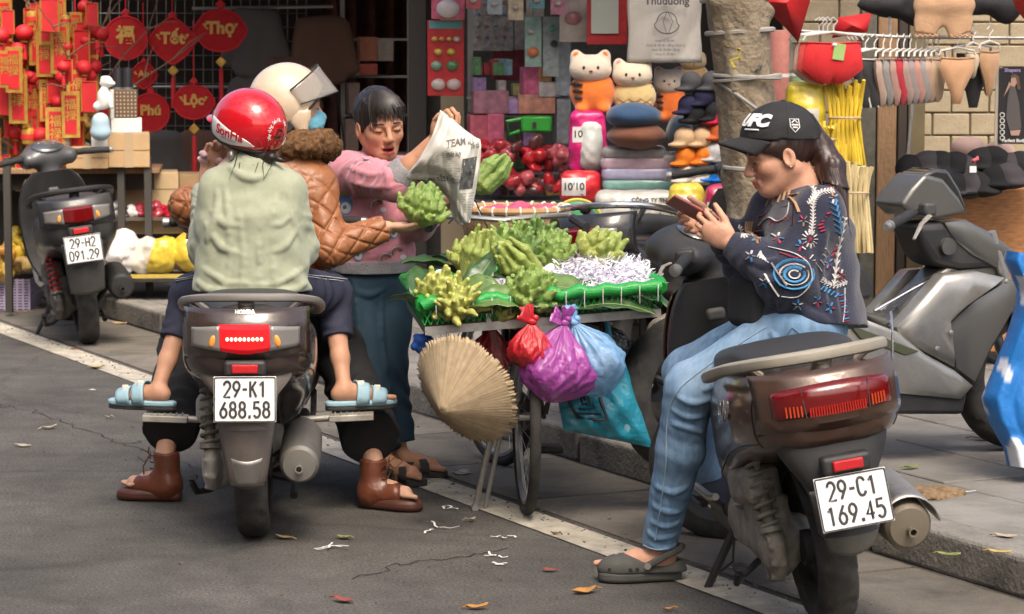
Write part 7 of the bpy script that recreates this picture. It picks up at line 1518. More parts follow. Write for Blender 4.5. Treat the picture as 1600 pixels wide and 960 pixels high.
obj('rod', MB().tube([P(1426, 160, 12.4), P(1417, 262, 12.35)], .008, 6), m_steel, b3); obj('lintel', MB().box((1.9, 12.6, 3.06), (2.8, .12, .1)), m_wood, b3)
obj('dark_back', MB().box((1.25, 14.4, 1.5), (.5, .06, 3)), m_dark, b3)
b4 = obj('shop_counter', MB().box(P(1560, 355, 12.2) + Ve((.25, .2, -.2)), (1.0, .4, .75)), M('stained_plywood', (.36, .16, .06), .7, var=.35, vscale=4, streak=(6, 6, 30)), bevel=.01); tag(b4, 'orange brown plywood counter under the pile of black hats', 'counter')
op = thing('shophouse', 'unseen plain row of shophouses added behind the camera to darken reflections', 'building', S(4, -9, 0), world=True)  # added out of view to cut low sky light and darken reflections
for k in range(5):
    c = S(-8 + 7 * k, -10, 4.5); obj('facade', MB().box(c, (6.9, 4, 9 + k % 2), RZ(STREET)), M('facade%d' % (k % 3), ((.3, .24, .15), (.22, .2, .18), (.28, .18, .13))[k % 3], .85, var=.1), op)
    for q in range(6): obj('window', MB().box(c + UD * (-2 + 2 * (q % 3)) + VD * 2.02 + Ve((0, 0, -1 + 3 * (q // 3))), (1.1, .08, 1.6), RZ(STREET)), M('pane_dark', (.03, .035, .04), .1), op)
# --- wire grid behind the lanterns
wg = thing('wire_grid', 'grey wire grid panel that carries the red lanterns', 'display grid', P(270, 300, 17.2), world=True)
for i in range(30): x = 55 + i * 14.6; obj('wire', MB().tube([P(x, -60, 17.2), P(x, 300, 17.2)], .003, 4), m_metal, wg)
for j in range(15): y = -45 + j * 22; obj('wire', MB().tube([P(50, y, 17.19), P(480, y, 17.19)], .003, 4), m_metal, wg)
obj('rail', MB().tube([P(300, 14, 17.0), P(520, 10, 17.0)], .012, 8), m_metal, wg); obj('rail', MB().tube([P(200, 136, 17.0), P(420, 136, 17.0)], .010, 8), m_metal, wg)
# --- round and diamond lanterns
def lantern(shape, x, y, r, txt, lab, Y=16.6, tassel=0, th=.03, size=1.0):
    t = thing('lantern', lab, 'lantern', P(x, y, Y), world=True, group='red good luck lanterns'); R_ = r / pxm(Y); c = P(x, y, Y)
    if shape == 'disc': pts = [(R_ * cos(a), R_ * sin(a)) for a in [2 * pi * i / 36 for i in range(36)]]
    elif shape == 'diamond': pts = [(R_ * 1.1 * math.copysign(abs(cos(a)) ** 1.5, cos(a)), R_ * 1.1 * math.copysign(abs(sin(a)) ** 1.5, sin(a))) for a in [2 * pi * i / 36 for i in range(36)]]
    else: pts = [(R_ * (1.12 + .05 * cos(6 * a)) * cos(a), R_ * .92 * sin(a)) for a in [2 * pi * i / 40 for i in range(40)]]
    obj('panel', MB().prism(pts, lambda a, b, k: c + Ve((a, k, b)), -th / 2, th / 2), m_dred, t, bevel=.006)
    obj('border_cord', MB().tube([c + Ve((a * .98, -th / 2, b * .98)) for a, b in pts], .006, 6, closed=True), m_red, t)
    tx = text_mb(txt, R_ * .72 * size, .002, R_ * .03); put(tx, c + Ve((0, -th / 2 - .003, R_ * .1)), (1, 0, 0), (0, 0, 1)); obj('gold_character', tx, m_goldp, t, smooth=False)
    for s_ in (1, -1):
        if shape != 'disc': obj('gold_sprig', MB().tube([c + Ve((s_ * R_ * .55, -th / 2 - .003, R_ * .05)), c + Ve((s_ * R_ * .75, -th / 2 - .003, R_ * .3)), c + Ve((s_ * R_ * .6, -th / 2 - .003, R_ * .25))], .006, 5, flat=1), m_goldp, t)
    obj('top_knot', MB().box(c + Ve((0, 0, R_ * 1.12)), (R_ * .35, .03, R_ * .35), RY(.785)), m_red, t, bevel=.008); obj('cord', MB().tube([c + Ve((0, 0, R_ * 1.3)), c + Ve((0, 0, R_ * 1.3 + .35))], .004, 5), m_red, t)
    if tassel:
        b0 = c - Ve((0, 0, R_)); obj('tassel_knot', MB().box(b0 - Ve((0, 0, .05)), (.05, .025, .05), RY(.785)), m_gold, t, bevel=.006); L = tassel / pxm(Y); obj('tassel', MB().tube([b0, b0 - Ve((0, 0, .09)), b0 - Ve((0, 0, .1)), b0 - Ve((0, 0, L))], [.004, .006, .013, .017], 10), m_red, t)
lantern('disc', 197, 60, 34, '福', 'round red lantern with a large gold Chinese character', 16.5, 0, size=1.2); lantern('diamond', 270, 64, 34, 'Tết', 'diamond shaped red lantern lettered in gold script', 16.55, 70); lantern('fan', 345, 48, 36, 'Thọ', 'scalloped red lantern with gold sprigs, topmost on the right', 16.6, 75); lantern('fan', 303, 160, 29, 'Lộc', 'scalloped red lantern hanging low beside the red helmet', 16.5, 80); lantern('disc', 236, 176, 30, 'Phú', 'round red lantern behind the checked gift box', 16.6, 0); lantern('disc', 118, 72, 38, '福', 'round red lantern behind the decorated branches', 17.0, 0); lantern('diamond', 225, 118, 20, 'An', 'small red lantern between the round ones', 17.0, 0)
# --- decorated branches
br = thing('decorated_branch', 'bare new year branches hung with red and gold ornaments', 'branch', P(80, 280, 15.8), world=True); rb = random.Random(31); tips = []
m_twig = M('twig', (.16, .1, .06), .8)
for k in range(15):
    p = P(80 + rb.uniform(-20, 20), 285, 15.8); d = Ve((rb.uniform(-.75, .6), rb.uniform(-.3, .3), 1)).normalized(); pts = [p]
    for q in range(6): d = (d + Ve((rb.gauss(0, .25), rb.gauss(0, .1), .05))).normalized(); p = p + d * .21; pts.append(p); tips.append(p)
    obj('twig', MB().tube(pts, [.010 * (1 - i / 8) for i in range(7)], 5), m_twig, br)
    for q in range(2, 6): e = pts[q] + Ve((rb.uniform(-.2, .2), rb.uniform(-.08, .05), rb.uniform(-.02, .2))); obj('twig', MB().tube([pts[q], (pts[q] + e) / 2 + Ve((0, 0, .02)), e], [.005, .004, .002], 4), m_twig, br); tips.append(e)
obj('pot', MB().lathe([(.1, -.3), (.15, -.28), (.17, 0), (.15, .0)], c=P(80, 300, 15.8), n=24, caps=True), m_gold, br)
def orn(kind, p, sc):
    if kind == 0:
        t = thing('red_envelope', 'small red envelope charm with gold edging on the new year branches', 'ornament', p, (0, 0, rb.uniform(-.4, .4)), 'red envelope charms'); obj('card', MB().box((0, 0, -.07 * sc), (.065 * sc, .008, .12 * sc)), m_red, t); obj('gold_edge', MB().tube([(-.03 * sc, -.006, -.013 * sc), (.03 * sc, -.006, -.013 * sc), (.03 * sc, -.006, -.127 * sc), (-.03 * sc, -.006, -.127 * sc)], .0035 * sc, 4, closed=True), m_gold, t)
    elif kind == 1:
        t = thing('ball_lantern', 'small round red lantern with gold caps on the new year branches', 'ornament', p, (0, 0, 0), 'round red ornaments'); obj('ball', MB().ell((0, 0, -.05 * sc), (.036 * sc, .036 * sc, .032 * sc), 14, 8), m_red, t); obj('gold_cap', MB().lathe([(.005, -.08 * sc), (.016 * sc, -.08 * sc), (.016 * sc, -.085 * sc), (.004, -.09 * sc)], n=10, caps=True), m_gold, t); obj('fringe', MB().tube([(0, 0, -.09 * sc), (0, 0, -.15 * sc)], [.008 * sc, .012 * sc], 8), m_red, t)
    elif kind == 2:
        t = thing('gold_lantern', 'tiny gold lantern charm on the new year branches', 'ornament', p, (0, 0, 0), 'gold lantern ornaments'); obj('barrel', MB().lathe([(.01 * sc, -.02 * sc), (.03 * sc, -.03 * sc), (.034 * sc, -.06 * sc), (.03 * sc, -.09 * sc), (.01 * sc, -.1 * sc)], n=10, caps=True), m_gold, t); obj('red_band', MB().lathe([(.036 * sc, -.05 * sc), (.037 * sc, -.07 * sc)], n=10), m_red, t)
    else:
        t = thing('gold_scroll', 'gold and red scroll charm lettered upright on the new year branches', 'ornament', p, (0, 0, rb.uniform(-.3, .3)), 'scroll charms'); obj('scroll', MB().box((0, 0, -.1 * sc), (.07 * sc, .01, .18 * sc)), m_gold, t); obj('red_field', MB().box((0, -.006, -.1 * sc), (.045 * sc, .006, .15 * sc)), m_red, t)
        tx = text_mb('福\n禄', .045 * sc, 0, .001); put(tx, (0, -.0105, -.085 * sc), (1, 0, 0), (0, 0, 1)); obj('gold_character', tx, m_gold, t, smooth=False)
tips = [p for p in tips if p.x < P(158, 0, 15.8).x]
for i in range(95):
    p = rb.choice(tips) + Ve((rb.gauss(0, .03), rb.uniform(-.14, .0), 0)); orn(rb.choice([0, 0, 0, 1, 1, 1, 2, 2, 3]), p, rb.uniform(.8, 1.5))
for i in range(64):
    x = rb.uniform(0, 158); yy = rb.uniform(-10, 215); p = P(x, yy, 15.6 + rb.uniform(-.1, .5)); orn(rb.choice([0, 1, 3, 3]), p, rb.uniform(1.0, 1.7))
# --- table with boxes
tbl = thing('display_table', 'wooden trestle table loaded with cartons and gifts', 'table', P(120, 300, 15.6), world=True)
obj('table_top', MB().box(P(115, 266, 15.75) + Ve((0, .15, 0)), (.98, .6, .03), RZ(.1)), m_wood, tbl, bevel=.004)
for x in (12, 190, 232): obj('leg', MB().box(P(x, 330, 15.55) + Ve((0, .0, -.14)), (.04, .04, .9)), M('table_leg_dark', (.05, .045, .04), .7), tbl)
obj('cloth_skirt', MB().box(P(115, 285, 15.6) + Ve((0, .1, 0)), (.9, .02, .1), RZ(.1)), m_dark, tbl)
rbox('cardboard_box', 104, 230, 168, 264, 15.45, .25, m_card, 'wide low cardboard box on the table below the figurine', 'box', tape=m_tape); rbox('cardboard_box', 170, 208, 233, 262, 15.5, .28, m_card, 'cardboard box with printed side at the right end of the table', 'box', tape=m_tape); rbox('white_box', 174, 185, 221, 208, 15.5, .2, m_white, 'flat white box on top of the printed cardboard box', 'box'); rbox('white_box', 143, 208, 168, 230, 15.45, .12, m_white, 'small black and white box left of the printed carton', 'box')
g = rbox('gift_box', 179, 140, 214, 185, 15.5, .12, M('gift_lattice', (.13, .08, .05), .6), 'checked gift box with two dark bottles standing in it', 'gift box')
for i in range(6):
    for j in range(7): obj('lattice_dot', MB().box((-.05 + i * .021, -.0615, .015 + j * .022), (.009, .003, .009), RY(.785)), M('lattice_cream', (.5, .4, .26), .7), g)
obj('white_side', MB().box((-.077, 0, .082), (.02, .122, .164)), m_white, g)
for k in range(2):
    c = P(184 + 15 * k, 142, 15.55); b_ = thing('bottle', 'dark %s bottle neck standing in the checked gift box' % ('first' if k == 0 else 'second'), 'bottle', c, (0, 0, 0)); obj('neck', MB().lathe([(.028, -.1), (.03, -.05), (.03, .1), (.026, .13), (.005, .135)], n=14, caps=True), M('dark_bottle', (.03, .03, .035), .25), b_); obj('label_band', MB().lathe([(.031, -.02), (.031, .02)], n=14), m_metal, b_)
sd = SDF(.006, .02); c = P(168, 150, 15.4); sd.ell(c + Ve((-.02, 0, -.01)), (.04, .04, .06)); sd.ell(c + Ve((.0, 0, .08)), (.032, .03, .034)); sd.ell(c + Ve((.03, -.02, .07)), (.02, .018, .014)); sd.cap(c + Ve((-.025, 0, .1)), c + Ve((-.032, 0, .07)), .012); sd.cap(c + Ve((.015, -.02, -.0)), c + Ve((.025, -.03, -.06)), .014); sd.cap(c + Ve((-.02, 0, -.05)), c + Ve((-.06, 0, -.06)), .025); tag(sdf_obj('dog_figurine', sd, M('porcelain', (.75, .73, .7), .3)), 'white porcelain dog figurine on the table', 'figurine')
sd = SDF(.006, .03); c = P(157, 190, 15.35); sd.ell(c, (.05, .05, .05)); sd.ell(c + Ve((0, 0, -.06)), (.06, .05, .05)); tag(sdf_obj('piggy_bank', sd, M('pale_blue_glaze', (.4, .55, .65), .3)), 'pale blue rounded figurine beside the white box', 'figurine')
for i in range(10):
    x = rb.uniform(95, 150); yy = rb.uniform(165, 225); crumple('gift_packet', P(x, yy + 20, 15.7 + rb.uniform(0, .2)), .07, 100 + i, M(['white_gift', 'red_gift', 'gold_gift'][i % 3], [(.72, .7, .66), (.55, .02, .03), (.6, .4, .1)][i % 3], .5, var=.2), ['white gift packet heaped behind the cartons on the table', 'red gift packet heaped behind the cartons on the table', 'gold gift packet heaped behind the cartons on the table'][i % 3], 'packet')['group'] = ['white gift packets', 'red gift packets', 'gold gift packets'][i % 3]
rbox('cardboard_box', 182, 270, 278, 322, 15.9, .4, m_card2, 'large pale cardboard box under the table end', 'box', tape=m_tape); rbox('cardboard_box', 281, 272, 318, 322, 16.1, .3, m_card, 'cardboard box half hidden behind the passenger\'s arm', 'box'); rbox('cardboard_box', 182, 344, 290, 366, 15.7, .35, m_card2, 'flat cardboard box under the low shelf', 'box')
shf = thing('low_shelf', 'low shelf board with steel legs behind the black scooter', 'shelf', P(240, 400, 15.6), world=True); obj('shelf_board', MB().box(P(235, 342, 15.6) + Ve((0, .18, 0)), (.62, .4, .02), RZ(.1)), M('shelf_dark', (.1, .08, .06), .7), shf)
for x in (168, 308): obj('leg', MB().box(P(x, 385, 15.55) + Ve((0, .05, -.02)), (.03, .03, .38)), m_metal, shf)
for i, (x, lab, c) in enumerate(((190, 'silver wrapped packets on the low shelf, nearest the black scooter', (.5, .48, .48)), (235, 'dark red packets in film on the low shelf', (.3, .03, .05)), (270, 'bright red packets on the low shelf', (.5, .01, .03)), (296, 'red packets at the far end of the low shelf', (.45, .01, .02)))):
    crumple('wrapped_packet', P(x, 330, 15.65), .085, 50 + i, M('film_pack%d' % i, c, .25, coat=.4, var=.3, bump=.6, bscale=30), lab, 'packet')
tro = thing('platform_trolley', 'flat platform trolley with a worn yellow edge loaded with bags', 'trolley', P(245, 450, 15.3), world=True); obj('platform', MB().box(P(245, 436, 15.3) + Ve((0, .3, 0)), (.56, .62, .035), RZ(.08)), M('trolley_grey', (.2, .19, .16), .7, var=.2), tro, bevel=.008); obj('edge_strip', MB().box(P(245, 432, 15.27), (.56, .012, .022), RZ(.08)), M('yellow_edge', (.5, .36, .06), .7, dirt=(.2, .17, .12), damt=.7), tro)
for x in (196, 298): obj('castor', MB().lathe([(.01, -.02), (.045, -.018), (.045, .018), (.01, .02)], c=P(x, 447, 15.36), axis='X', n=18, caps=True), m_blk, tro)
for i, (x, y, r, c, lab) in enumerate(((188, 398, .13, (.62, .6, .6), 'big white plastic sack on the trolley nearest the scooter'), (225, 400, .10, (.58, .54, .46), 'translucent cream plastic sack on the trolley'), (256, 402, .11, (.6, .45, .05), 'yellow plastic sack on the trolley'), (298, 392, .11, (.58, .42, .04), 'yellow plastic sack at the right end of the trolley'), (278, 405, .07, (.14, .08, .06), 'small brown sack between the yellow sacks'))):
    sd = SDF(.01, .04); p = P(x, y, 15.45); sd.ell(p, (r, r * .9, r * 1.0)); sd.ell(p + Ve((r * .3, -.02, r * .5)), (r * .5, r * .5, r * .6)); sd.ell(p + Ve((-r * .4, -.02, -r * .3)), (r * .7, r * .6, r * .6)); sd.noise(.016, 16, (1, 1, .5)); sd.noise(.008, 40); tag(sdf_obj('plastic_sack', sd, M('sack%d' % i, c, .3, coat=.3, var=.15, bump=.5, bscale=25)), lab, 'sack')
# crates at the far left
m_lil = M('lilac_crate', (.42, .36, .52), .5, var=.1)
for j, (y0, y1) in enumerate(((436, 462), (462, 488))):
    t = thing('plastic_crate', ('upper' if j == 0 else 'lower') + ' lilac plastic crate at the left edge behind the black scooter', 'crate', P(18, y1, 15.9), world=True)
    a, b = P(-30, y1, 15.9), P(46, y0, 15.9)
    for k in range(6): zz = a.z + (b.z - a.z) * (k + .5) / 6; obj('slat', MB().box(((a.x + b.x) / 2, 15.9, zz), (b.x - a.x, .008, (b.z - a.z) / 6 * .62)), m_lil, t)
    for k in range(9): obj('rib', MB().box((a.x + (b.x - a.x) * k / 8, 15.895, (a.z + b.z) / 2), (.012, .012, b.z - a.z)), m_lil, t)
    obj('side', MB().box((b.x - .004, 16.1, (a.z + b.z) / 2), (.008, .4, b.z - a.z - .01)), m_lil, t)
for i, (x, y, c, lab) in enumerate(((8, 420, (.62, .42, .08), 'yellow packets on the upper lilac crate'), (26, 385, (.65, .45, .04), 'bright yellow fruit packets above the crates'), (30, 412, (.5, .34, .12), 'tan packets on the crates beside the scooter'), (4, 388, (.6, .3, .05), 'orange packets at the very left edge'))): crumple('wrapped_packet', P(x, y, 15.9), .10, 70 + i, M('yellow_pack%d' % i, c, .4, var=.25, coat=.2), lab, 'packet')
rbox('stall_shelf', -40, 258, 78, 268, 15.9, .5, m_wood, 'wooden stall shelf at the far left edge', 'shelf'); rbox('book_stack', -10, 238, 22, 258, 15.9, .2, M('book_blue', (.1, .2, .45), .5), 'blue and white boxes on the stall shelf at left', 'box'); rbox('dark_tray', -10, 215, 24, 238, 15.9, .2, M('trinkets', (.12, .11, .1), .5, var=.9, vscale=30), 'tray of small dark trinkets at the far left', 'tray'); rbox('black_cabinet', -30, 285, 60, 380, 16.3, .3, m_dark, 'dark cabinet below the stall shelf at left', 'cabinet')
# dark garments hanging in shade
for i, (x, y, lab) in enumerate(((255, 250, 'dark grey jacket hanging below the lanterns'), (318, 245, 'dark brown jacket hanging behind the passenger\'s helmet'), (400, 60, 'dark grey top hanging at the back of the shop'), (450, 130, 'black coat hanging deep in the shop'), (395, 165, 'brown coat hanging left of the cream helmet'), (505, 70, 'brown top hanging right of the cream helmet'))):
    sd = SDF(.012, .05); p = P(x, y, 17.0); sd.ecap(p + Ve((0, 0, .12)), p - Ve((0, 0, .2)), (1, 0, 0), (.14, .06), (.15, .06)); sd.cap(p + Ve((.1, 0, .12)), p + Ve((.19, 0, -.15)), .05, .04); sd.cap(p + Ve((-.1, 0, .12)), p + Ve((-.19, 0, -.15)), .05, .04); sd.noise(.012, 14, (1, 1, .4)); tag(sdf_obj('jacket', sd, M('dark_garment%d' % (i % 2), ((.13, .12, .115), (.17, .095, .07))[i % 2], .9)), lab, 'garment')
# deep shop: cartons on a rack
rk = thing('shop_rack', 'steel rack with pale cartons deep in the dark doorway', 'rack', P(585, 300, 17.6), world=True)
for x in (536, 640): obj('upright', MB().box(P(x, 150, 17.7), (.03, .03, 2.4)), m_metal, rk)
for y in (62, 120, 180, 240, 300): obj('rack_shelf', MB().box(P(588, y, 17.7) + Ve((0, .1, 0)), (.44, .35, .015)), m_metal, rk)
for i, (x0, y0, x1, y1, c, lab) in enumerate(((562, 58, 590, 96, (.42, .16, .1), 'orange brown carton on the rack top'), (590, 60, 615, 96, (.3, .26, .24), 'grey printed carton on the rack top'), (540, 95, 562, 118, (.4, .3, .27), 'pale pink carton second from top on the rack'), (545, 130, 562, 178, (.38, .27, .24), 'tall pink carton beside the vendor\'s hair'), (540, 186, 560, 238, (.36, .25, .22), 'pale carton in the middle of the rack'), (600, 255, 640, 296, (.25, .13, .1), 'dark red carton low on the rack'), (540, 250, 556, 298, (.28, .2, .17), 'brown carton at the rack foot'), (562, 100, 590, 118, (.45, .1, .08), 'red carton label on the rack'))): rbox('carton', x0, y0, x1, y1, 17.45, .2, M('carton%d' % i, c, .7, var=.2), lab, 'box')
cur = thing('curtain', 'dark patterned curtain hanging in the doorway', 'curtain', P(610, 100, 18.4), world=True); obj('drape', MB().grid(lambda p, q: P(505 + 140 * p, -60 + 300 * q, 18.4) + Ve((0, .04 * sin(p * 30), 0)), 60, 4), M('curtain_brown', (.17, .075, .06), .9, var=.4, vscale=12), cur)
obj('cable', MB().tube([P(520, 40, 17), P(525, 120, 17), P(545, 290, 17)], .006, 5), m_blk, cur)
# --- toy shop
def card(x0, y0, x1, y1, Y, mat, lab, blisters=(), hdr=None, cat='toy'):
    t = thing('toy_card' if cat == 'toy' else 'packet', lab, cat, P((x0 + x1) / 2, y1, Y), world=True); a, b = P(x0, y1, Y), P(x1, y0, Y); obj('backing', MB().box(((a.x + b.x) / 2, Y, (a.z + b.z) / 2), (b.x - a.x, .012, b.z - a.z)), mat, t, bevel=.003)
    for i, (fx, fy, r, c) in enumerate(blisters): obj('blister', MB().ell(Ve((a.x + (b.x - a.x) * fx, Y - .015, b.z - (b.z - a.z) * fy)), (r * (b.x - a.x), .025, r * (b.x - a.x) * .8), 12, 8), M('toy_%02d%02d%02d' % tuple(int(99 * k) for k in c), c, .3, coat=.3), t)
    if hdr: obj('header', MB().box(((a.x + b.x) / 2, Y - .008, b.z - (b.z - a.z) * .06), ((b.x - a.x) * .9, .006, (b.z - a.z) * .1)), hdr, t)
    obj('hook', MB().tube([Ve(((a.x + b.x) / 2, Y, b.z)), Ve(((a.x + b.x) / 2, Y, b.z + .2))], .003, 5), m_metal, t); return t
m_pk = M('pink_card', (.6, .12, .2), .5, var=.3, vscale=30); m_tr = M('toy_red', (.5, .025, .03), .4, var=.25, vscale=25); m_pearl = M('pale_print', (.4, .38, .36), .5, var=.5, vscale=40)
card(668, 32, 725, 150, 14.4, m_tr, 'red toy card full of coloured play food by the pillar', [(.2, .25, .09, (.6, .4, .1)), (.4, .25, .08, (.6, .35, .1)), (.6, .25, .08, (.6, .4, .1)), (.8, .25, .1, (.6, .5, .4)), (.3, .42, .12, (.6, .45, .08)), (.65, .42, .12, (.6, .45, .05)), (.25, .6, .16, (.2, .35, .25)), (.68, .6, .17, (.08, .25, .1)), (.3, .85, .2, (.6, .5, .45)), (.72, .85, .2, (.6, .45, .42))], M('hdr_teal', (.1, .3, .3), .5))
card(674, -10, 726, 30, 14.35, m_pk, 'pink toy handbag hanging above the red toy card', [(.5, .6, .35, (.65, .6, .6)), (.5, .55, .12, (.6, .1, .15))]); card(734, -8, 802, 80, 14.8, m_pearl, 'pale sticker sheet hanging in the toy shop', [(.2 + .2 * (k % 4), .15 + .2 * (k // 4), .05, ((.5, .2, .2), (.2, .3, .5), (.5, .4, .2))[k % 3]) for k in range(16)]); card(770, 78, 822, 126, 14.9, M('dark_red_pack', (.25, .03, .04), .5, var=.4), 'dark red packet below the sticker sheet'); card(804, 20, 830, 78, 14.6, M('grey_pack', (.3, .28, .26), .5, var=.4, vscale=30), 'grey packet hanging by the toy boxes')
card(822, -5, 850, 26, 14.3, M('steel_pack', (.5, .45, .4), .4, var=.5, vscale=20), 'clear packet of beige trinkets at the top of the toy shop'); card(820, 26, 846, 105, 14.2, M('mint_card', (.3, .45, .4), .5, var=.3), 'toy card with an orange figure', [(.5, .7, .38, (.6, .2, .08)), (.4, .3, .25, (.5, .48, .45))]); card(848, 26, 874, 120, 14.25, M('mint_card2', (.35, .4, .4), .5, var=.4), 'white and black toy card beside the orange one', [(.7, .45, .25, (.03, .03, .03)), (.6, .2, .2, (.08, .4, .3))]); card(874, -10, 918, 66, 14.1, M('clear_pack', (.5, .44, .4), .3, var=.4, vscale=12, coat=.4), 'clear bag of pink stationery near the red pad', [(.5, .5, .3, (.45, .2, .22))])
t = card(917, -15, 980, 70, 13.9, m_tr, 'red framed white drawing pad hanging at the top'); obj('paper', MB().box(P(945, 22, 13.88), (.14, .006, .2)), M('pad_white', (.55, .58, .52), .5), t)
for i, (x0, y0, x1, y1, c, lab) in enumerate(((818, 105, 842, 148, (.6, .12, .25), 'pink toy box on the shelf below the orange figure card'), (842, 105, 862, 128, (.6, .3, .12), 'orange toy box on the shelf'), (842, 128, 876, 152, (.5, .45, .45), 'white toy box on the shelf'), (810, 148, 868, 178, (.6, .28, .2), 'peach striped toy box above the green toy'), (868, 60, 892, 150, (.4, .45, .5), 'pale blue toy box standing upright'), (740, 142, 795, 178, (.35, .15, .2), 'clear craft set with coloured dots'), (795, 155, 812, 178, (.4, .25, .5), 'small lilac box beside the craft set'), (735, 180, 765, 225, (.5, .1, .15), 'dark pink packet left of the green toy'), (762, 178, 788, 228, (.6, .12, .22), 'bright pink packet left of the green toy'), (870, 155, 892, 225, (.3, .32, .35), 'grey blue box right of the green toy'))): rbox('toy_box', x0, y0, x1, y1, 14.3, .15, M('toybox%d' % i, c, .45, var=.35, vscale=25, coat=.3), lab, 'toy box')
sh_ = thing('toy_shelf', 'crowded shelving unit of the toy shop', 'shelf', P(810, 350, 14.6), world=True)
for y in (152, 180, 232, 268, 312): obj('shelf_board', MB().box(P(810, y, 14.6), (.55, .4, .012)), m_metal, sh_)
obj('upright', MB().box(P(735, 200, 14.7), (.03, .03, 2.0)), m_metal, sh_); obj('upright', MB().box(P(884, 200, 14.7), (.03, .03, 2.0)), m_metal, sh_)
gt = thing('toy_blaster', 'bright green plastic toy on the toy shop shelf', 'toy', P(825, 195, 14.15), world=True); m_gt = M('toy_green', (.03, .42, .04), .35, coat=.3)
obj('barrel', MB().box(P(838, 194, 14.15), (.16, .05, .085)), m_gt, gt, bevel=.012); obj('stock', MB().tube([P(815, 186, 14.15), P(792, 190, 14.15), P(796, 210, 14.15), P(812, 205, 14.15)], .012, 8), m_gt, gt); obj('trigger_hole', MB().box(P(835, 196, 14.12), (.02, .02, .03)), m_dark, gt)
for i in range(14):
    x = 745 + 22 * (i % 7) + rb.uniform(-5, 5); y = (240, 282)[i // 7] + rb.uniform(-6, 6); crumple('toy_packet', P(x, y, 14.1 + rb.uniform(-.1, .15)), .085, 200 + i, M('redpack%d' % (i % 4), ((.55, .02, .03), (.36, .02, .03), (.5, .1, .12), (.14, .04, .04))[i % 4], .2, coat=.5, var=.4, bump=.7, bscale=25), ('scarlet', 'maroon', 'pink', 'black')[i % 4] + ' foil packet, ' + ordn[i % 7] + ' from the left in the ' + ('upper', 'lower')[i // 7] + ' heap under the green toy', 'packet')['group'] = ('bright red', 'dark red', 'pink red', 'black')[i % 4] + ' foil packets'
for i in range(46):        # small boxed and carded toys filling the shelves
    c = ((.6, .15, .22), (.6, .35, .1), (.25, .45, .5), (.55, .5, .45), (.5, .05, .06), (.4, .25, .5), (.15, .4, .15), (.6, .55, .2))[i % 8]; x = 733 + rb.uniform(0, 140); y = (118, 150, 176, 228, 264, 306)[i % 6]; h = rb.uniform(16, 30); rbox('toy_box', x, y - h, x + rb.uniform(9, 22), y, 14.55 + rb.uniform(-.1, .1), .1, M('smalltoy%d' % (i % 8), c, .4, var=.4, vscale=40, coat=.3), ('pink', 'orange', 'teal', 'cream', 'red', 'violet', 'green', 'yellow')[i % 8] + ' small boxed toy on the crowded toy shop shelves', 'toy box', 'small %s boxed toys' % ('pink', 'orange', 'teal', 'cream', 'red', 'violet', 'green', 'yellow')[i % 8])
for i in range(5): card(728 + i * 33, -20, 752 + i * 33, 14 + 9 * (i % 3), 14.0, M('hang%d' % i, ((.45, .1, .12), (.3, .35, .4), (.5, .42, .3), (.15, .3, .35), (.5, .2, .3))[i], .4, var=.45, vscale=30), ('maroon', 'blue grey', 'sand coloured', 'deep teal', 'rose')[i] + ' packet hanging at the very top of the toy shop', [(.5, .6, .25, (.5, .45, .4))])
# tote bag with drawing
tt = thing('tote_bag', 'grey white tote bag with a printed bulb drawing hanging above the plush toys', 'bag', P(1038, 98, 13.4), world=True); mb = MB(); mb.grid(lambda p, q: P(982 + 112 * p, -30 + 128 * q, 13.4) + Ve((0, -.05 * sin(pi * p) * (.4 + .6 * q) + .008 * sin(p * 17 + q * 9), 0)), 24, 16); obj('cloth', mb, M('canvas_grey', (.38, .36, .33), .85, var=.12, vscale=8, bump=.2), tt, solid=.03, sharp=180); ink = M('ink_dark', (.05, .05, .055), .8)
ftext(tt, 'Thuduong', 1042, 2, 13.32, 17, ink, .5, 0); obj('drawing', MB().tube([P(1042 + 20 * cos(a) * (1 if sin(a) < 0 else .8), 36 - 17 * sin(a), 13.325) for a in [i * .3 for i in range(21)]], .003, 4, closed=True), ink, tt); obj('drawing', MB().tube([P(1042, 19, 13.32), P(1036, 34, 13.32), P(1042, 54, 13.32)], .002, 4), ink, tt); obj('drawing', MB().tube([P(1044, 19, 13.32), P(1051, 34, 13.32), P(1044, 54, 13.32)], .002, 4), ink, tt)
for k, l in enumerate((30, 55, 40, 30)): ftext(tt, 'mua là được tặng kèm quà'[:int(l / 2.4)], 1040, 64 + 7 * k, 13.32, 6, ink, 0, 0)
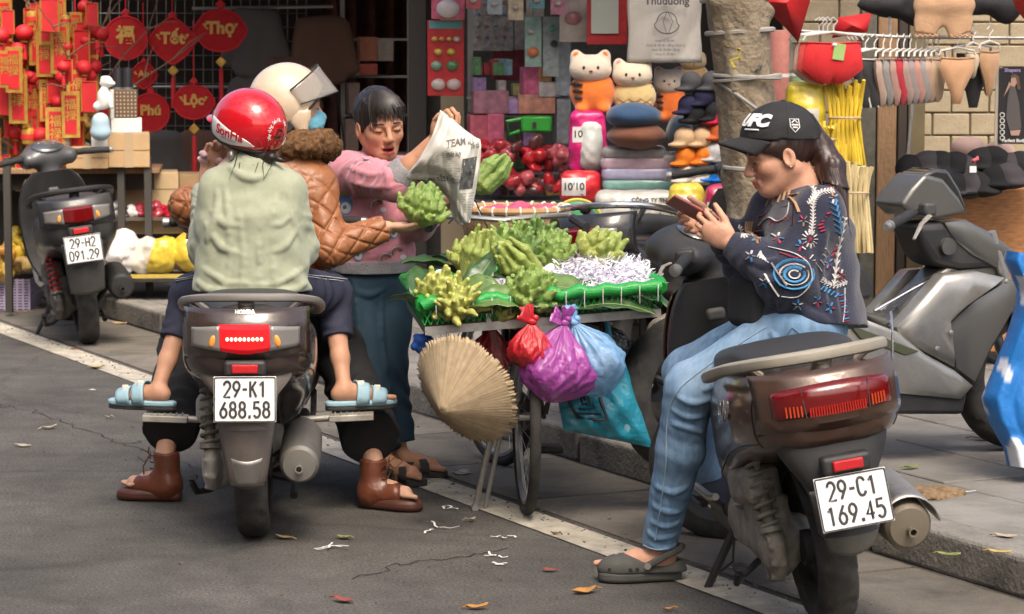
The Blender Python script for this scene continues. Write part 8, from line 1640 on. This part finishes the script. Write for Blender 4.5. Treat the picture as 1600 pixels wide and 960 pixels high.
# plush toys
def plush(lab, x, y, w_, h, Y, body, headc, kind):
    t = thing('plush_toy', lab, 'plush toy', P(x, y + h / 2, Y), world=True); s_ = pxm(Y); c = P(x, y, Y); W_, H = w_ / s_ / 2, h / s_ / 2; bm_ = M('plush_%d%d%d' % tuple(int(x_ * 100) for x_ in body), body, .95, sheen=.5, bump=.4, bscale=200, var=.1); hm = M('plush_%d%d%d' % tuple(int(x_ * 100) for x_ in headc), headc, .95, sheen=.5, bump=.4, bscale=200)
    sd = SDF(.008, .04); sd.ell(c - Ve((0, 0, H * .3)), (W_, W_ * .7, H * .72))
    for q in (1, -1): sd.ell(c + Ve((q * W_ * .5, -W_ * .45, -H * .85)), (W_ * .25, W_ * .3, W_ * .2))
    sdf_obj('belly', sd, bm_, t)
    sd = SDF(.008, .03); hc_ = c + Ve((-W_ * .1, -W_ * .15, H * .45)); sd.ell(hc_, (W_ * .92, W_ * .75, H * .48)); 
    for q in (1, -1): sd.ell(hc_ + Ve((q * W_ * .62, 0, H * .42)), (W_ * .26, W_ * .15, W_ * .3))
    sdf_obj('head', sd, hm, t)
    for q in (1, -1): obj('eye', MB().ell(hc_ + Ve((q * W_ * .3, -W_ * .68, H * .05)), (W_ * .07, W_ * .06, W_ * .09), 10, 6), m_blkrub, t); obj('inner_ear', MB().ell(hc_ + Ve((q * W_ * .62, -W_ * .1, H * .44)), (W_ * .15, W_ * .08, W_ * .19), 10, 6), bm_ if kind != 'fruit' else M('plush_pink', (.6, .25, .3), .9), t)
    obj('nose', MB().ell(hc_ + Ve((0, -W_ * .76, -H * .06)), (W_ * .09, W_ * .05, W_ * .05), 10, 6), M('plush_nose', (.25, .08, .08), .8), t)
    if kind == 'tiger':
        for k in range(3): obj('stripe', MB().tube([c + Ve((-W_ * .95 + .01 * k, -W_ * .3, -H * .05 - H * .22 * k)), c + Ve((-W_ * .72, -W_ * .56, -H * .0 - H * .22 * k)), c + Ve((-W_ * .45, -W_ * .69, -H * .06 - H * .22 * k))], [.004, .012, .004], 6), m_blkrub, t)
    if kind == 'fruit':
        for a in range(-3, 4):
            for q in (1, -1): obj('quilt_line', MB().tube([c + Ve((W_ * (sin(f) * .97 * q), -W_ * .71 * cos(f) * max(.2, 1 - ((a * .2 + f * .3 + .3)) ** 2), -H * .3 + H * (a * .2 + f * .35))) for f in [-1, -.6, -.2, .2, .6, 1]], .004, 4), M('plush_brown', (.35, .2, .1), .9), t)
plush('orange tiger plush toy with black stripes', 926, 130, 72, 95, 13.4, (.75, .17, .02), (.62, .52, .42), 'tiger'); plush('pale yellow pineapple patterned plush toy', 991, 138, 68, 84, 13.4, (.62, .46, .2), (.66, .56, .42), 'fruit'); plush('smaller orange plush toy beside the hats', 1047, 148, 52, 84, 13.5, (.72, .15, .02), (.6, .5, .42), 'tiger'); plush('tan plush toy half hidden at the back beside the tree', 1085, 110, 44, 50, 13.8, (.55, .36, .16), (.6, .45, .25), 'plain')
def sack(name, x0, y0, x1, y1, Y, col, lab, txt=None, lcol=None, seed=0, dep=.14, tc=(.04, .04, .04), th=14, lf=(.12, .35, .75, .72)):
    t = thing(name, lab, 'sack', P((x0 + x1) / 2, y1, Y), world=True); a, b = P(x0, y1, Y), P(x1, y0, Y); W_, H = b.x - a.x, b.z - a.z; sd = SDF(.009, .03); c = Ve(((a.x + b.x) / 2, Y + dep / 2, (a.z + b.z) / 2)); sd.box(c, (W_, dep, H), rad=min(.04, dep * .4)); sd.ell(c - Ve((0, dep * .2, H * .08)), (W_ * .45, dep * .5, H * .42)); sd.noise(.008, 13, off=seed); sd.noise(.004, 38, off=seed); o = sdf_obj('bag_body', sd, M('sackcol_%02d%02d%02d' % tuple(int(99 * k) for k in col), col, .35, coat=.25, var=.12, bump=.4, bscale=30), t)
    if txt or lcol:
        bvs = bvh(o); pts = [P(x0 + (x1 - x0) * fx, y0 + (y1 - y0) * fy, Y - .1) for fx, fy in ((lf[0], lf[1]), (lf[2], lf[1]), (lf[2], lf[3]), (lf[0], lf[3]))]; pp = []
        for i in range(4):
            for q in range(4): pp.append(pts[i].lerp(pts[(i + 1) % 4], q / 4))
        if lcol:
            mb = decal_poly(bvs, pp, VIEW, .003)
            if mb: obj('label', mb, M('label_%02d%02d%02d' % tuple(int(99 * k) for k in lcol), lcol, .6), t)
        if txt:
            for k, ln_ in enumerate(txt.split('\n')):
                tx = text_mb(ln_, th / pxm(Y), 0, .3 / pxm(Y)); xm = x0 + (x1 - x0) * (lf[0] + lf[2]) / 2; ym = y0 + (y1 - y0) * lf[1] + (y1 - y0) * (lf[3] - lf[1]) * (k + .5) / len(txt.split('\n')); put(tx, P(xm, ym, Y - .1), (1, 0, 0), (0, 0, 1)); q_ = [on_surface(bvs, [p], VIEW, .006) for p in tx.v]
                if all(q_): tx.v = [tuple(p[0]) for p in q_]; obj('lettering', tx, M('ink_%02d' % int(tc[0] * 99), tc, .7), t, smooth=False)
    return t
sack('plastic_sack', 890, 172, 948, 272, 13.3, (.55, .015, .16), 'magenta sack priced in black under the tiger plush', '10\'10', (.62, .6, .58), 1, lf=(.1, .25, .7, .5), th=15)
sack('plastic_sack', 876, 268, 940, 318, 13.1, (.55, .02, .03), 'red sack with a price label below the magenta sack', '10\'10', (.62, .6, .58), 2, lf=(.05, .2, .62, .75), th=15); sack('woven_sack', 930, 300, 1062, 362, 12.6, (.42, .40, .36), 'grey white woven sack printed with dark lines of writing', 'CÔNG TY TNHH\nMAY XUẤT KHẨU\nHÀ NỘI\nViệt Nam', None, 3, .2, th=9, lf=(.45, .12, .95, .9)); sack('plastic_sack', 905, 190, 942, 268, 13.28, (.5, .53, .5), 'pale green label sack in front of the magenta one', None, None, 4)
for i, (x, y, w_, h, c, lab) in enumerate(((990, 182, 88, 34, (.012, .05, .12), 'dark blue cushion on top of the cushion stack'), (995, 212, 92, 34, (.14, .045, .02), 'brown cushion second in the stack'), (1062, 205, 44, 40, (.04, .07, .09), 'slate cushion beside the brown cushion'), (992, 240, 100, 20, (.2, .19, .19), 'grey folded blanket on top of the blanket pile'), (995, 256, 108, 22, (.36, .25, .3), 'pink folded blanket in film'), (998, 272, 112, 22, (.3, .29, .42), 'lilac folded blanket in film with flowers'), (998, 290, 112, 20, (.14, .28, .25), 'mint folded blanket at the bottom of the pile'), (1052, 250, 40, 20, (.3, .28, .28), 'grey folded blanket at the pile\'s right'), (1052, 275, 40, 24, (.25, .23, .3), 'dull lilac folded blanket at the pile\'s right end'))):
    p = P(x, y, 13.1); W_, H = w_ / pxm(13.1), h / pxm(13.1); sd = SDF(.008, .03); 
    if i < 3: sd.ell(p, (W_ * .5, .14, H * .62))
    else: sd.box(p + Ve((0, .1, 0)), (W_, .26, H * 1.02), rad=.025)
    sd.noise(.006, 16); tag(sdf_obj('cushion' if i < 3 else 'folded_blanket', sd, M('cush%d' % i, c, .8, var=.15, sheen=.3, coat=.0 if i < 3 else .3)), lab, 'cushion' if i < 3 else 'blanket')
gd = thing('pop_up_pack', 'round green pack lettered in white with a yellow rim', 'packet', P(902, 370, 12.2), world=True); c = P(902, 352, 12.2); R_ = 40 / pxm(12.2); obj('disc', MB().lathe([(.001, -.03), (R_ * .7, -.028), (R_, -.01), (R_, .02), (.001, .03)], c=c, axis='Y', n=40, caps=True), M('pack_green', (.01, .26, .07), .4, coat=.3), gd); obj('rim', MB().tube([c + Ve((R_ * cos(a), -.01, R_ * sin(a))) for a in [i * .157 for i in range(40)]], .008, 6, closed=True), M('rim_yellow', (.55, .45, .08), .5), gd); ftext(gd, 'Màn Tự Bung', 906, 352, 12.16, 13, m_white, .9, 0)
# hats in columns
hats = [(1080, 128, 'charcoal'), (1112, 128, 'charcoal'), (1098, 152, 'navy'), (1076, 165, 'navy'), (1085, 178, 'black'), (1115, 176, 'black'), (1070, 215, 'beige'), (1098, 215, 'beige'), (1072, 245, 'orange'), (1100, 243, 'orange'), (1074, 272, 'pale'), (1102, 272, 'pale'), (1122, 180, 'crimson'), (1122, 205, 'rust'), (1115, 238, 'silver'), (1132, 240, 'grey'), (1112, 270, 'blue'), (1132, 270, 'blue')]
hc_ = dict(charcoal=(.06, .06, .065), navy=(.02, .02, .05), black=(.015, .015, .017), beige=(.5, .34, .2), orange=(.6, .16, .02), pale=(.55, .5, .45), crimson=(.42, .015, .05), rust=(.45, .1, .03), silver=(.4, .4, .41), grey=(.2, .2, .2), blue=(.01, .14, .5)); cnt = {}
for i, (x, y, c) in enumerate(hats):
    p = P(x, y, 12.9); sd = SDF(.007, .02); sd.ell(p, (.052, .06, .052)); sd.ell(p + Ve((-.035, -.02, -.035)), (.05, .05, .012)); o = sdf_obj('cap', sd, M('hat_' + c, hc_[c], .9, bump=.3, var=.1, spec=.2)); k = cnt.get(c, 0); cnt[c] = k + 1; tag(o, c + (' cap in the hat columns beside the tree', ' cap beside its twin in the hat columns')[k] if k < 2 else c, 'cap', 'caps stacked in columns')
sack('food_pouch', 1046, 288, 1100, 345, 12.4, (.6, .48, .05), 'yellow and white pouch behind the phone', None, (.62, .6, .55), 7, .1, lf=(.15, .3, .8, .85)); sack('food_pouch', 1102, 288, 1142, 350, 12.3, (.4, .02, .08), 'crimson and green pouch beside the tree trunk', None, (.5, .55, .4), 8, .1, lf=(.15, .45, .8, .9))
# --- right hand shop
def flag(nm, lab, pts, Y, mat):
    t = thing(nm, lab, 'flag', P(*pts[0], Y), world=True); n = len(pts); c = (sum(p[0] for p in pts) / n, sum(p[1] for p in pts) / n); mb = MB(); vs = [P(x, y, Y + .03 * sin(i * 2.1)) for i, (x, y) in enumerate(pts)] + [P(*c, Y - .04)]; mb.add(vs, [(i, (i + 1) % n, n) for i in range(n)]); obj('cloth', mb, mat, t, solid=.004)
m_fl = M('flag_red', (.5, .012, .014), .6, var=.1); flag('pennant', 'large red cloth hanging point down beside the tree', [(1178, -40), (1225, -42), (1274, -40), (1266, 0), (1256, 34), (1247, 67), (1226, 42), (1202, 20), (1184, 2)], 11.6, m_fl); flag('pennant', 'red cloth corner at the top right of the picture', [(1572, -30), (1640, -30), (1630, 20), (1606, 38), (1588, 14)], 11.6, m_fl); flag('pennant', 'dark red cloth behind the red shorts', [(1310, 28), (1362, 20), (1355, 50), (1300, 60)], 12.3, m_fl)
def roll(x, y0, y1, w_, Y, col, lab): 
    c = P(x, y1, Y); r = w_ / 2 / pxm(Y); t = thing('mat_roll', lab, 'roll', c, world=True); H = P(x, y0, Y).z - c.z; obj('roll', MB().lathe([(.005, 0), (r, 0), (r, H), (r * .3, H + .002)], c=c, n=24, caps=True), M('roll_%02d%02d%02d' % tuple(int(99 * k) for k in col), col, .7, var=.15), t); obj('band', MB().lathe([(r * 1.02, H * .35), (r * 1.02, H * .40)], c=c, n=24), m_white, t)
roll(1216, 48, 160, 34, 12.0, (.5, .2, .17), 'pink mat roll standing behind the red cloth'); roll(1246, 62, 150, 32, 12.1, (.2, .3, .18), 'green mat roll standing beside the pink one'); roll(1216, 160, 290, 30, 12.0, (.42, .32, .16), 'tan mat roll below the pink one'); roll(1252, 110, 260, 24, 12.2, (.5, .42, .1), 'yellow green mat roll behind the sacks')
sack('plastic_sack', 1230, 128, 1292, 210, 11.7, (.62, .48, .03), 'yellow printed sack with a white price label', '10', (.6, .58, .5), 11, .15, lf=(.3, .5, .85, .85), th=18)
def bundle(x0, y0, x1, y1, Y, col, lab, n=15, tie=.45, seed=1):
    t = thing('straw_bundle' if col[2] > .1 else 'bag_bundle', lab, 'bundle', P((x0 + x1) / 2, y1, Y), world=True); r = random.Random(seed); m_ = M('bundle_%02d%02d%02d' % tuple(int(99 * k) for k in col), col, .6, var=.2, vscale=10, rnd=.12)
    for i in range(n):
        f = (i + .5) / n; x = x0 + (x1 - x0) * f; xm = (x0 + x1) / 2 + (x - (x0 + x1) / 2) * .72; pts = [P(x + r.uniform(-2, 2), y0 + r.uniform(0, 10), Y + r.uniform(-.04, .04)), P((x + xm) / 2, y0 + (y1 - y0) * tie * .5, Y), P(xm, y0 + (y1 - y0) * tie, Y + .02 * (i % 2)), P((x + xm) / 2, y0 + (y1 - y0) * (tie + .3), Y), P(x + r.uniform(-2, 2), y1, Y + r.uniform(-.04, .04))]; w_ = (x1 - x0) / n / pxm(Y) * .75; obj('strip', MB().tube(pts, w_, 7), m_, t)
    xm = (x0 + x1) / 2; hw = (x1 - x0) * .38; yt = y0 + (y1 - y0) * tie; obj('tie', MB().tube([P(xm + hw * cos(a), yt, Y + .07 * sin(a)) for a in [i * .39 for i in range(16)]], .006, 5, closed=True), M('tie_tan', (.45, .33, .2), .8), t)
bundle(1288, 125, 1352, 258, 11.7, (.6, .42, .03), 'tall bundle of yellow bags tied in the middle'); bundle(1268, 190, 1310, 262, 11.6, (.55, .4, .03), 'smaller yellow bundle behind the woman\'s ponytail', 10, .4, 3); bundle(1304, 252, 1364, 395, 11.5, (.52, .42, .22), 'cream straw bundle standing behind the ponytail', 12, .35, 2)
# red shorts and the row of underwear on hangers
def hanger(par, x, y, Y, w_=.16):
    c = P(x, y, Y); obj('hanger_hook', MB().tube([c + Ve((0, 0, 0)), c + Ve((0, 0, .03)), c + Ve((.018, 0, .05)), c + Ve((0, 0, .068)), c + Ve((-.018, 0, .055))], .003, 5), M('hanger_plastic', (.6, .58, .54), .4), par); obj('hanger_bar', MB().tube([c + Ve((-w_ / 2, 0, -.02)), c, c + Ve((w_ / 2, 0, -.02))], .005, 6), MATS['hanger_plastic'], par)
def briefs(lab, x, y, Y, w_, h, col, yaw, shorts=False, trim=None, group=None):
    t = thing('shorts' if shorts else 'briefs', lab, 'underwear', P(x, y, Y), (0, 0, yaw), group); W_, H = w_ / pxm(Y), h / pxm(Y); 
    if shorts: poly = [(-.5, 0), (.5, 0), (.56, -.62), (.32, -.88), (.08, -1), (0, -.86), (-.08, -1), (-.32, -.88), (-.56, -.62)]
    else: poly = [(-.5, 0), (.5, 0), (.5, -.28), (.22, -.7), (.12, -1), (-.12, -1), (-.22, -.7), (-.5, -.28)]
    n = len(poly); m_ = M('knit_%02d%02d%02d' % tuple(int(99 * k) for k in col), col, .8, var=.08, bump=.2, bscale=120, sheen=.2); mb = MB(); rings = []
    for f, d in ((1, 0), (.85, -.014), (.5, -.024)): rings.append([Ve((a * f * W_, d, (b + .45) * f * H - .45 * H - .04)) for a, b in poly])
    for s_ in (1, -1):
        rr_ = [[Ve((p.x, p.y * s_ - .001 * s_, p.z)) for p in r_] for r_ in rings]; mb.rings(rr_, True, False); mb.f.append(tuple(len(mb.v) - n + j for j in range(n)))
    obj('cloth', mb, m_, t, sharp=180); obj('waistband', MB().tube([(-W_ * .5, -.006, -.04), (0, -.012, -.044), (W_ * .5, -.006, -.04)], .006, 6, flat=.6), m_ if trim is None else M('trim_%d' % int(trim[0] * 99), trim, .8), t)
    if trim is not None:
        for s_ in (1, -1): obj('leg_trim', MB().tube([Ve((a * W_ * s_, -.008, b * H - .04)) for a, b in poly[2:5]], .005, 5), M('trim_%d' % int(trim[0] * 99), trim, .8), t)
    mh = M('hanger_plastic', (.6, .58, .54), .4); obj('hanger', MB().tube([(-W_ * .55, 0, -.03), (-W_ * .5, 0, -.01), (0, 0, .005), (W_ * .5, 0, -.01), (W_ * .55, 0, -.03)], .005, 6), mh, t); obj('hanger_hook', MB().tube([(0, 0, 0), (0, 0, .03), (.018, 0, .05), (0, 0, .068), (-.018, 0, .055)], .003, 5), mh, t); return t
red = (.52, .008, .012)
for k, (dx, c) in enumerate(((-22, (.5, .44, .38)), (-16, (.5, .32, .25)), (-9, (.5, .05, .04)), (0, red))): o = briefs(('cream', 'peach', 'dull red', 'bright red')[k] + ' lace shorts in the front rack, ' + ('rearmost', 'second from the back', 'second from the front', 'frontmost')[k], 1302 + dx, 52, 11.7 - .02 * k, 86, 66, c, .1, True, None)
obj('price_tag', MB().box((.02, -.03, -.08), (.05, .003, .07), RY(.15)), M('tag_green', (.3, .45, .15), .5), o); obj('bow', MB().ell((0, -.03, -.05), (.012, .006, .008), 8, 6), m_tie, o)
rl = thing('clothes_rail', 'steel rail on which the row of underwear hangs', 'rail', P(1460, 72, 11.85), world=True); obj('bar', MB().tube([P(1240, 48, 11.75), P(1400, 58, 11.85), P(1640, 60, 12.0)], .008, 8), m_steel, rl); obj('bracket', MB().tube([P(1390, 55, 11.85), P(1390, -40, 12.3)], .007, 6), m_steel, rl)
row = [(1352, (.02, .02, .022), 'black', 1), (1366, (.02, .02, .022), 'black', 1), (1380, (.42, .3, .24), 'beige', 0), (1391, (.25, .24, .23), 'grey', 0), (1402, (.42, .24, .2), 'rose', 0), (1412, (.45, .02, .04), 'red', 0), (1422, (.38, .25, .22), 'dusty pink', 0), (1431, (.3, .25, .25), 'mauve', 0), (1440, (.48, .24, .2), 'salmon', 0), (1449, (.3, .28, .27), 'grey', 0), (1457, (.48, .32, .24), 'peach', 0), (1466, (.5, .36, .24), 'light tan', 0)]
for k, (x, c, nm, trm) in enumerate(row): briefs(nm + ' briefs seen edge on, ' + ordn[k] + ' from the tree on the rail', x, 78, 11.75 + .012 * k, 62, 76 - k * .8, c, math.radians(62 if not trm else 30), False, (.55, .52, .48) if trm else None, 'briefs on the rail')
briefs('large tan briefs hanging flat in the middle of the rail', 1496, 76, 11.8, 56, 72, (.5, .28, .15), .25); briefs('black briefs behind the large tan ones', 1522, 70, 11.95, 60, 84, (.015, .015, .016), .3); briefs('tan briefs at the right end of the rail', 1546, 66, 11.9, 40, 70, (.48, .28, .15), .6); briefs('cream briefs with checked edge near the rail end', 1520, 68, 11.88, 26, 40, (.5, .42, .3), .5)
t = thing('long_shorts', 'peach long leg shorts hanging at the top of the underwear shop', 'underwear', P(1475, 0, 11.8), world=True); sd = SDF(.008, .03); sd.ecap(P(1473, -40, 11.8), P(1473, 8, 11.8), (1, 0, 0), (.105, .03), (.115, .03)); sd.ecap(P(1455, 5, 11.8), P(1446, 54, 11.8), (1, 0, 0), (.06, .026), (.052, .02), flat=2); sd.ecap(P(1492, 5, 11.8), P(1502, 54, 11.8), (1, 0, 0), (.06, .026), (.052, .02), flat=2); sd.noise(.005, 16); sdf_obj('cloth', sd, M('peach_knit', (.52, .32, .19), .85, bump=.2), t)
for k, x in enumerate((1447, 1502)): obj('lace_hem', MB().tube([P(x - 18 + 4 * i, 56 + (2 if i % 2 else -1), 11.77) for i in range(10)], .006, 5), M('lace_tan', (.45, .26, .15), .9), t)
for k, (x, y, w_) in enumerate(((1400, 8, 60), (1545, 5, 90))): sd = SDF(.01, .03); p = P(x, y, 12.0); sd.ell(p, (w_ / 350, .05, .05)); sd.ell(p + Ve((.08, 0, -.04)), (.06, .05, .05)); sd.noise(.01, 20); tag(sdf_obj('black_bra', sd, M('black_lace', (.014, .013, .015), .8)), ('black lingerie hanging at the top left of the peach shorts', 'black lingerie hanging at the top right of the peach shorts')[k], 'underwear')
# pile of caps on the counter
rc = random.Random(3)
for i in range(17):
    x = 1428 + (i % 9) * 21 + rc.uniform(-5, 5); y = (262, 288)[i // 9] + rc.uniform(-6, 6) - (x - 1428) * .05; p = P(x, y, 12.0 + (.08 if i < 9 else 0)); sd = SDF(.008, .03); sd.ell(p, (.08, .075, .06), RZ(rc.uniform(0, 3))); sd.ell(p + Ve((rc.uniform(-.05, .05), -.05, -.03)), (.07, .05, .016)); sd.noise(.005, 22); c = ((.014, .014, .016), (.05, .045, .05), (.02, .02, .022))[i % 3]; tag(sdf_obj('cap', sd, M('pilecap%d' % (i % 3), c, .9, spec=.15)), ('black', 'charcoal', 'dull black')[i % 3] + ' cap, ' + ordn[i % 9] + ' from the left in the ' + ('back', 'front')[i // 9] + ' row of the counter pile', 'cap', ('black', 'charcoal', 'dull black')[i % 3] + ' caps in the pile')
for k, (x, y, lab) in enumerate(((1514, 232, 'pale pink cup shaped hat at the back of the pile'), (1560, 240, 'pink hat at the back right of the pile'))): sd = SDF(.008, .02); sd.ell(P(x, y, 12.3), (.08, .07, .055)); tag(sdf_obj('cap', sd, M('pink_felt', (.5, .34, .3), .9)), lab, 'cap')
crumple('fabric_flower', P(1524, 250, 11.9), .022, 4, M('flower_pink', (.55, .12, .14), .8), 'small pink fabric flower on a black cap', 'ornament'); rbox('price_tag', 1515, 260, 1526, 270, 11.86, .003, m_white, 'white price tag on a black cap', 'tag')
# poster
po = thing('poster', 'tall black lingerie poster with a printed figure at the right edge', 'poster', P(1580, 228, 12.1), world=True); obj('sheet', MB().box(P(1582, 166, 12.1), (.128, .012, .34)), M('poster_black', (.02, .02, .024), .3), po); obj('margin', MB().box(P(1560, 166, 12.105), (.03, .013, .35)), M('poster_edge', (.45, .4, .33), .5), po)
pm = M('print_skin', (.42, .26, .2), .5)
for nm, pts, m_ in (('printed_figure', [(1578, 135), (1586, 135), (1592, 160), (1596, 200), (1588, 205), (1578, 205), (1572, 185), (1574, 158)], M('print_corset', (.09, .08, .08), .4)), ('printed_head', [(1580, 122), (1587, 121), (1589, 130), (1585, 136), (1579, 134)], pm), ('printed_hair', [(1578, 120), (1585, 115), (1592, 120), (1595, 140), (1590, 140), (1588, 124)], M('print_hair', (.12, .07, .04), .5)), ('printed_arm', [(1574, 142), (1568, 152), (1577, 128), (1580, 132)], pm), ('printed_leg', [(1578, 205), (1595, 203), (1592, 212), (1580, 212)], pm)):
    v = [P(x, y, 12.088 - .001 * (nm != 'printed_figure')) for x, y in pts]; obj(nm, MB().add(v, [tuple(range(len(v)))]), m_, po, smooth=False)
ftext(po, 'Shapers', 1582, 110, 12.088, 8, M('print_lilac', (.3, .25, .5), .5), .3, 0); ftext(po, 'Perfect Body', 1584, 220, 12.088, 7, m_white, .2, 0)
for k in range(5): obj('printed_ring', MB().tube([P(1566 + 3.5 * cos(a), 180 + 9 * k + 3.5 * sin(a), 12.088) for a in [i * .6 for i in range(11)]], .002, 4, closed=True), m_white, po)
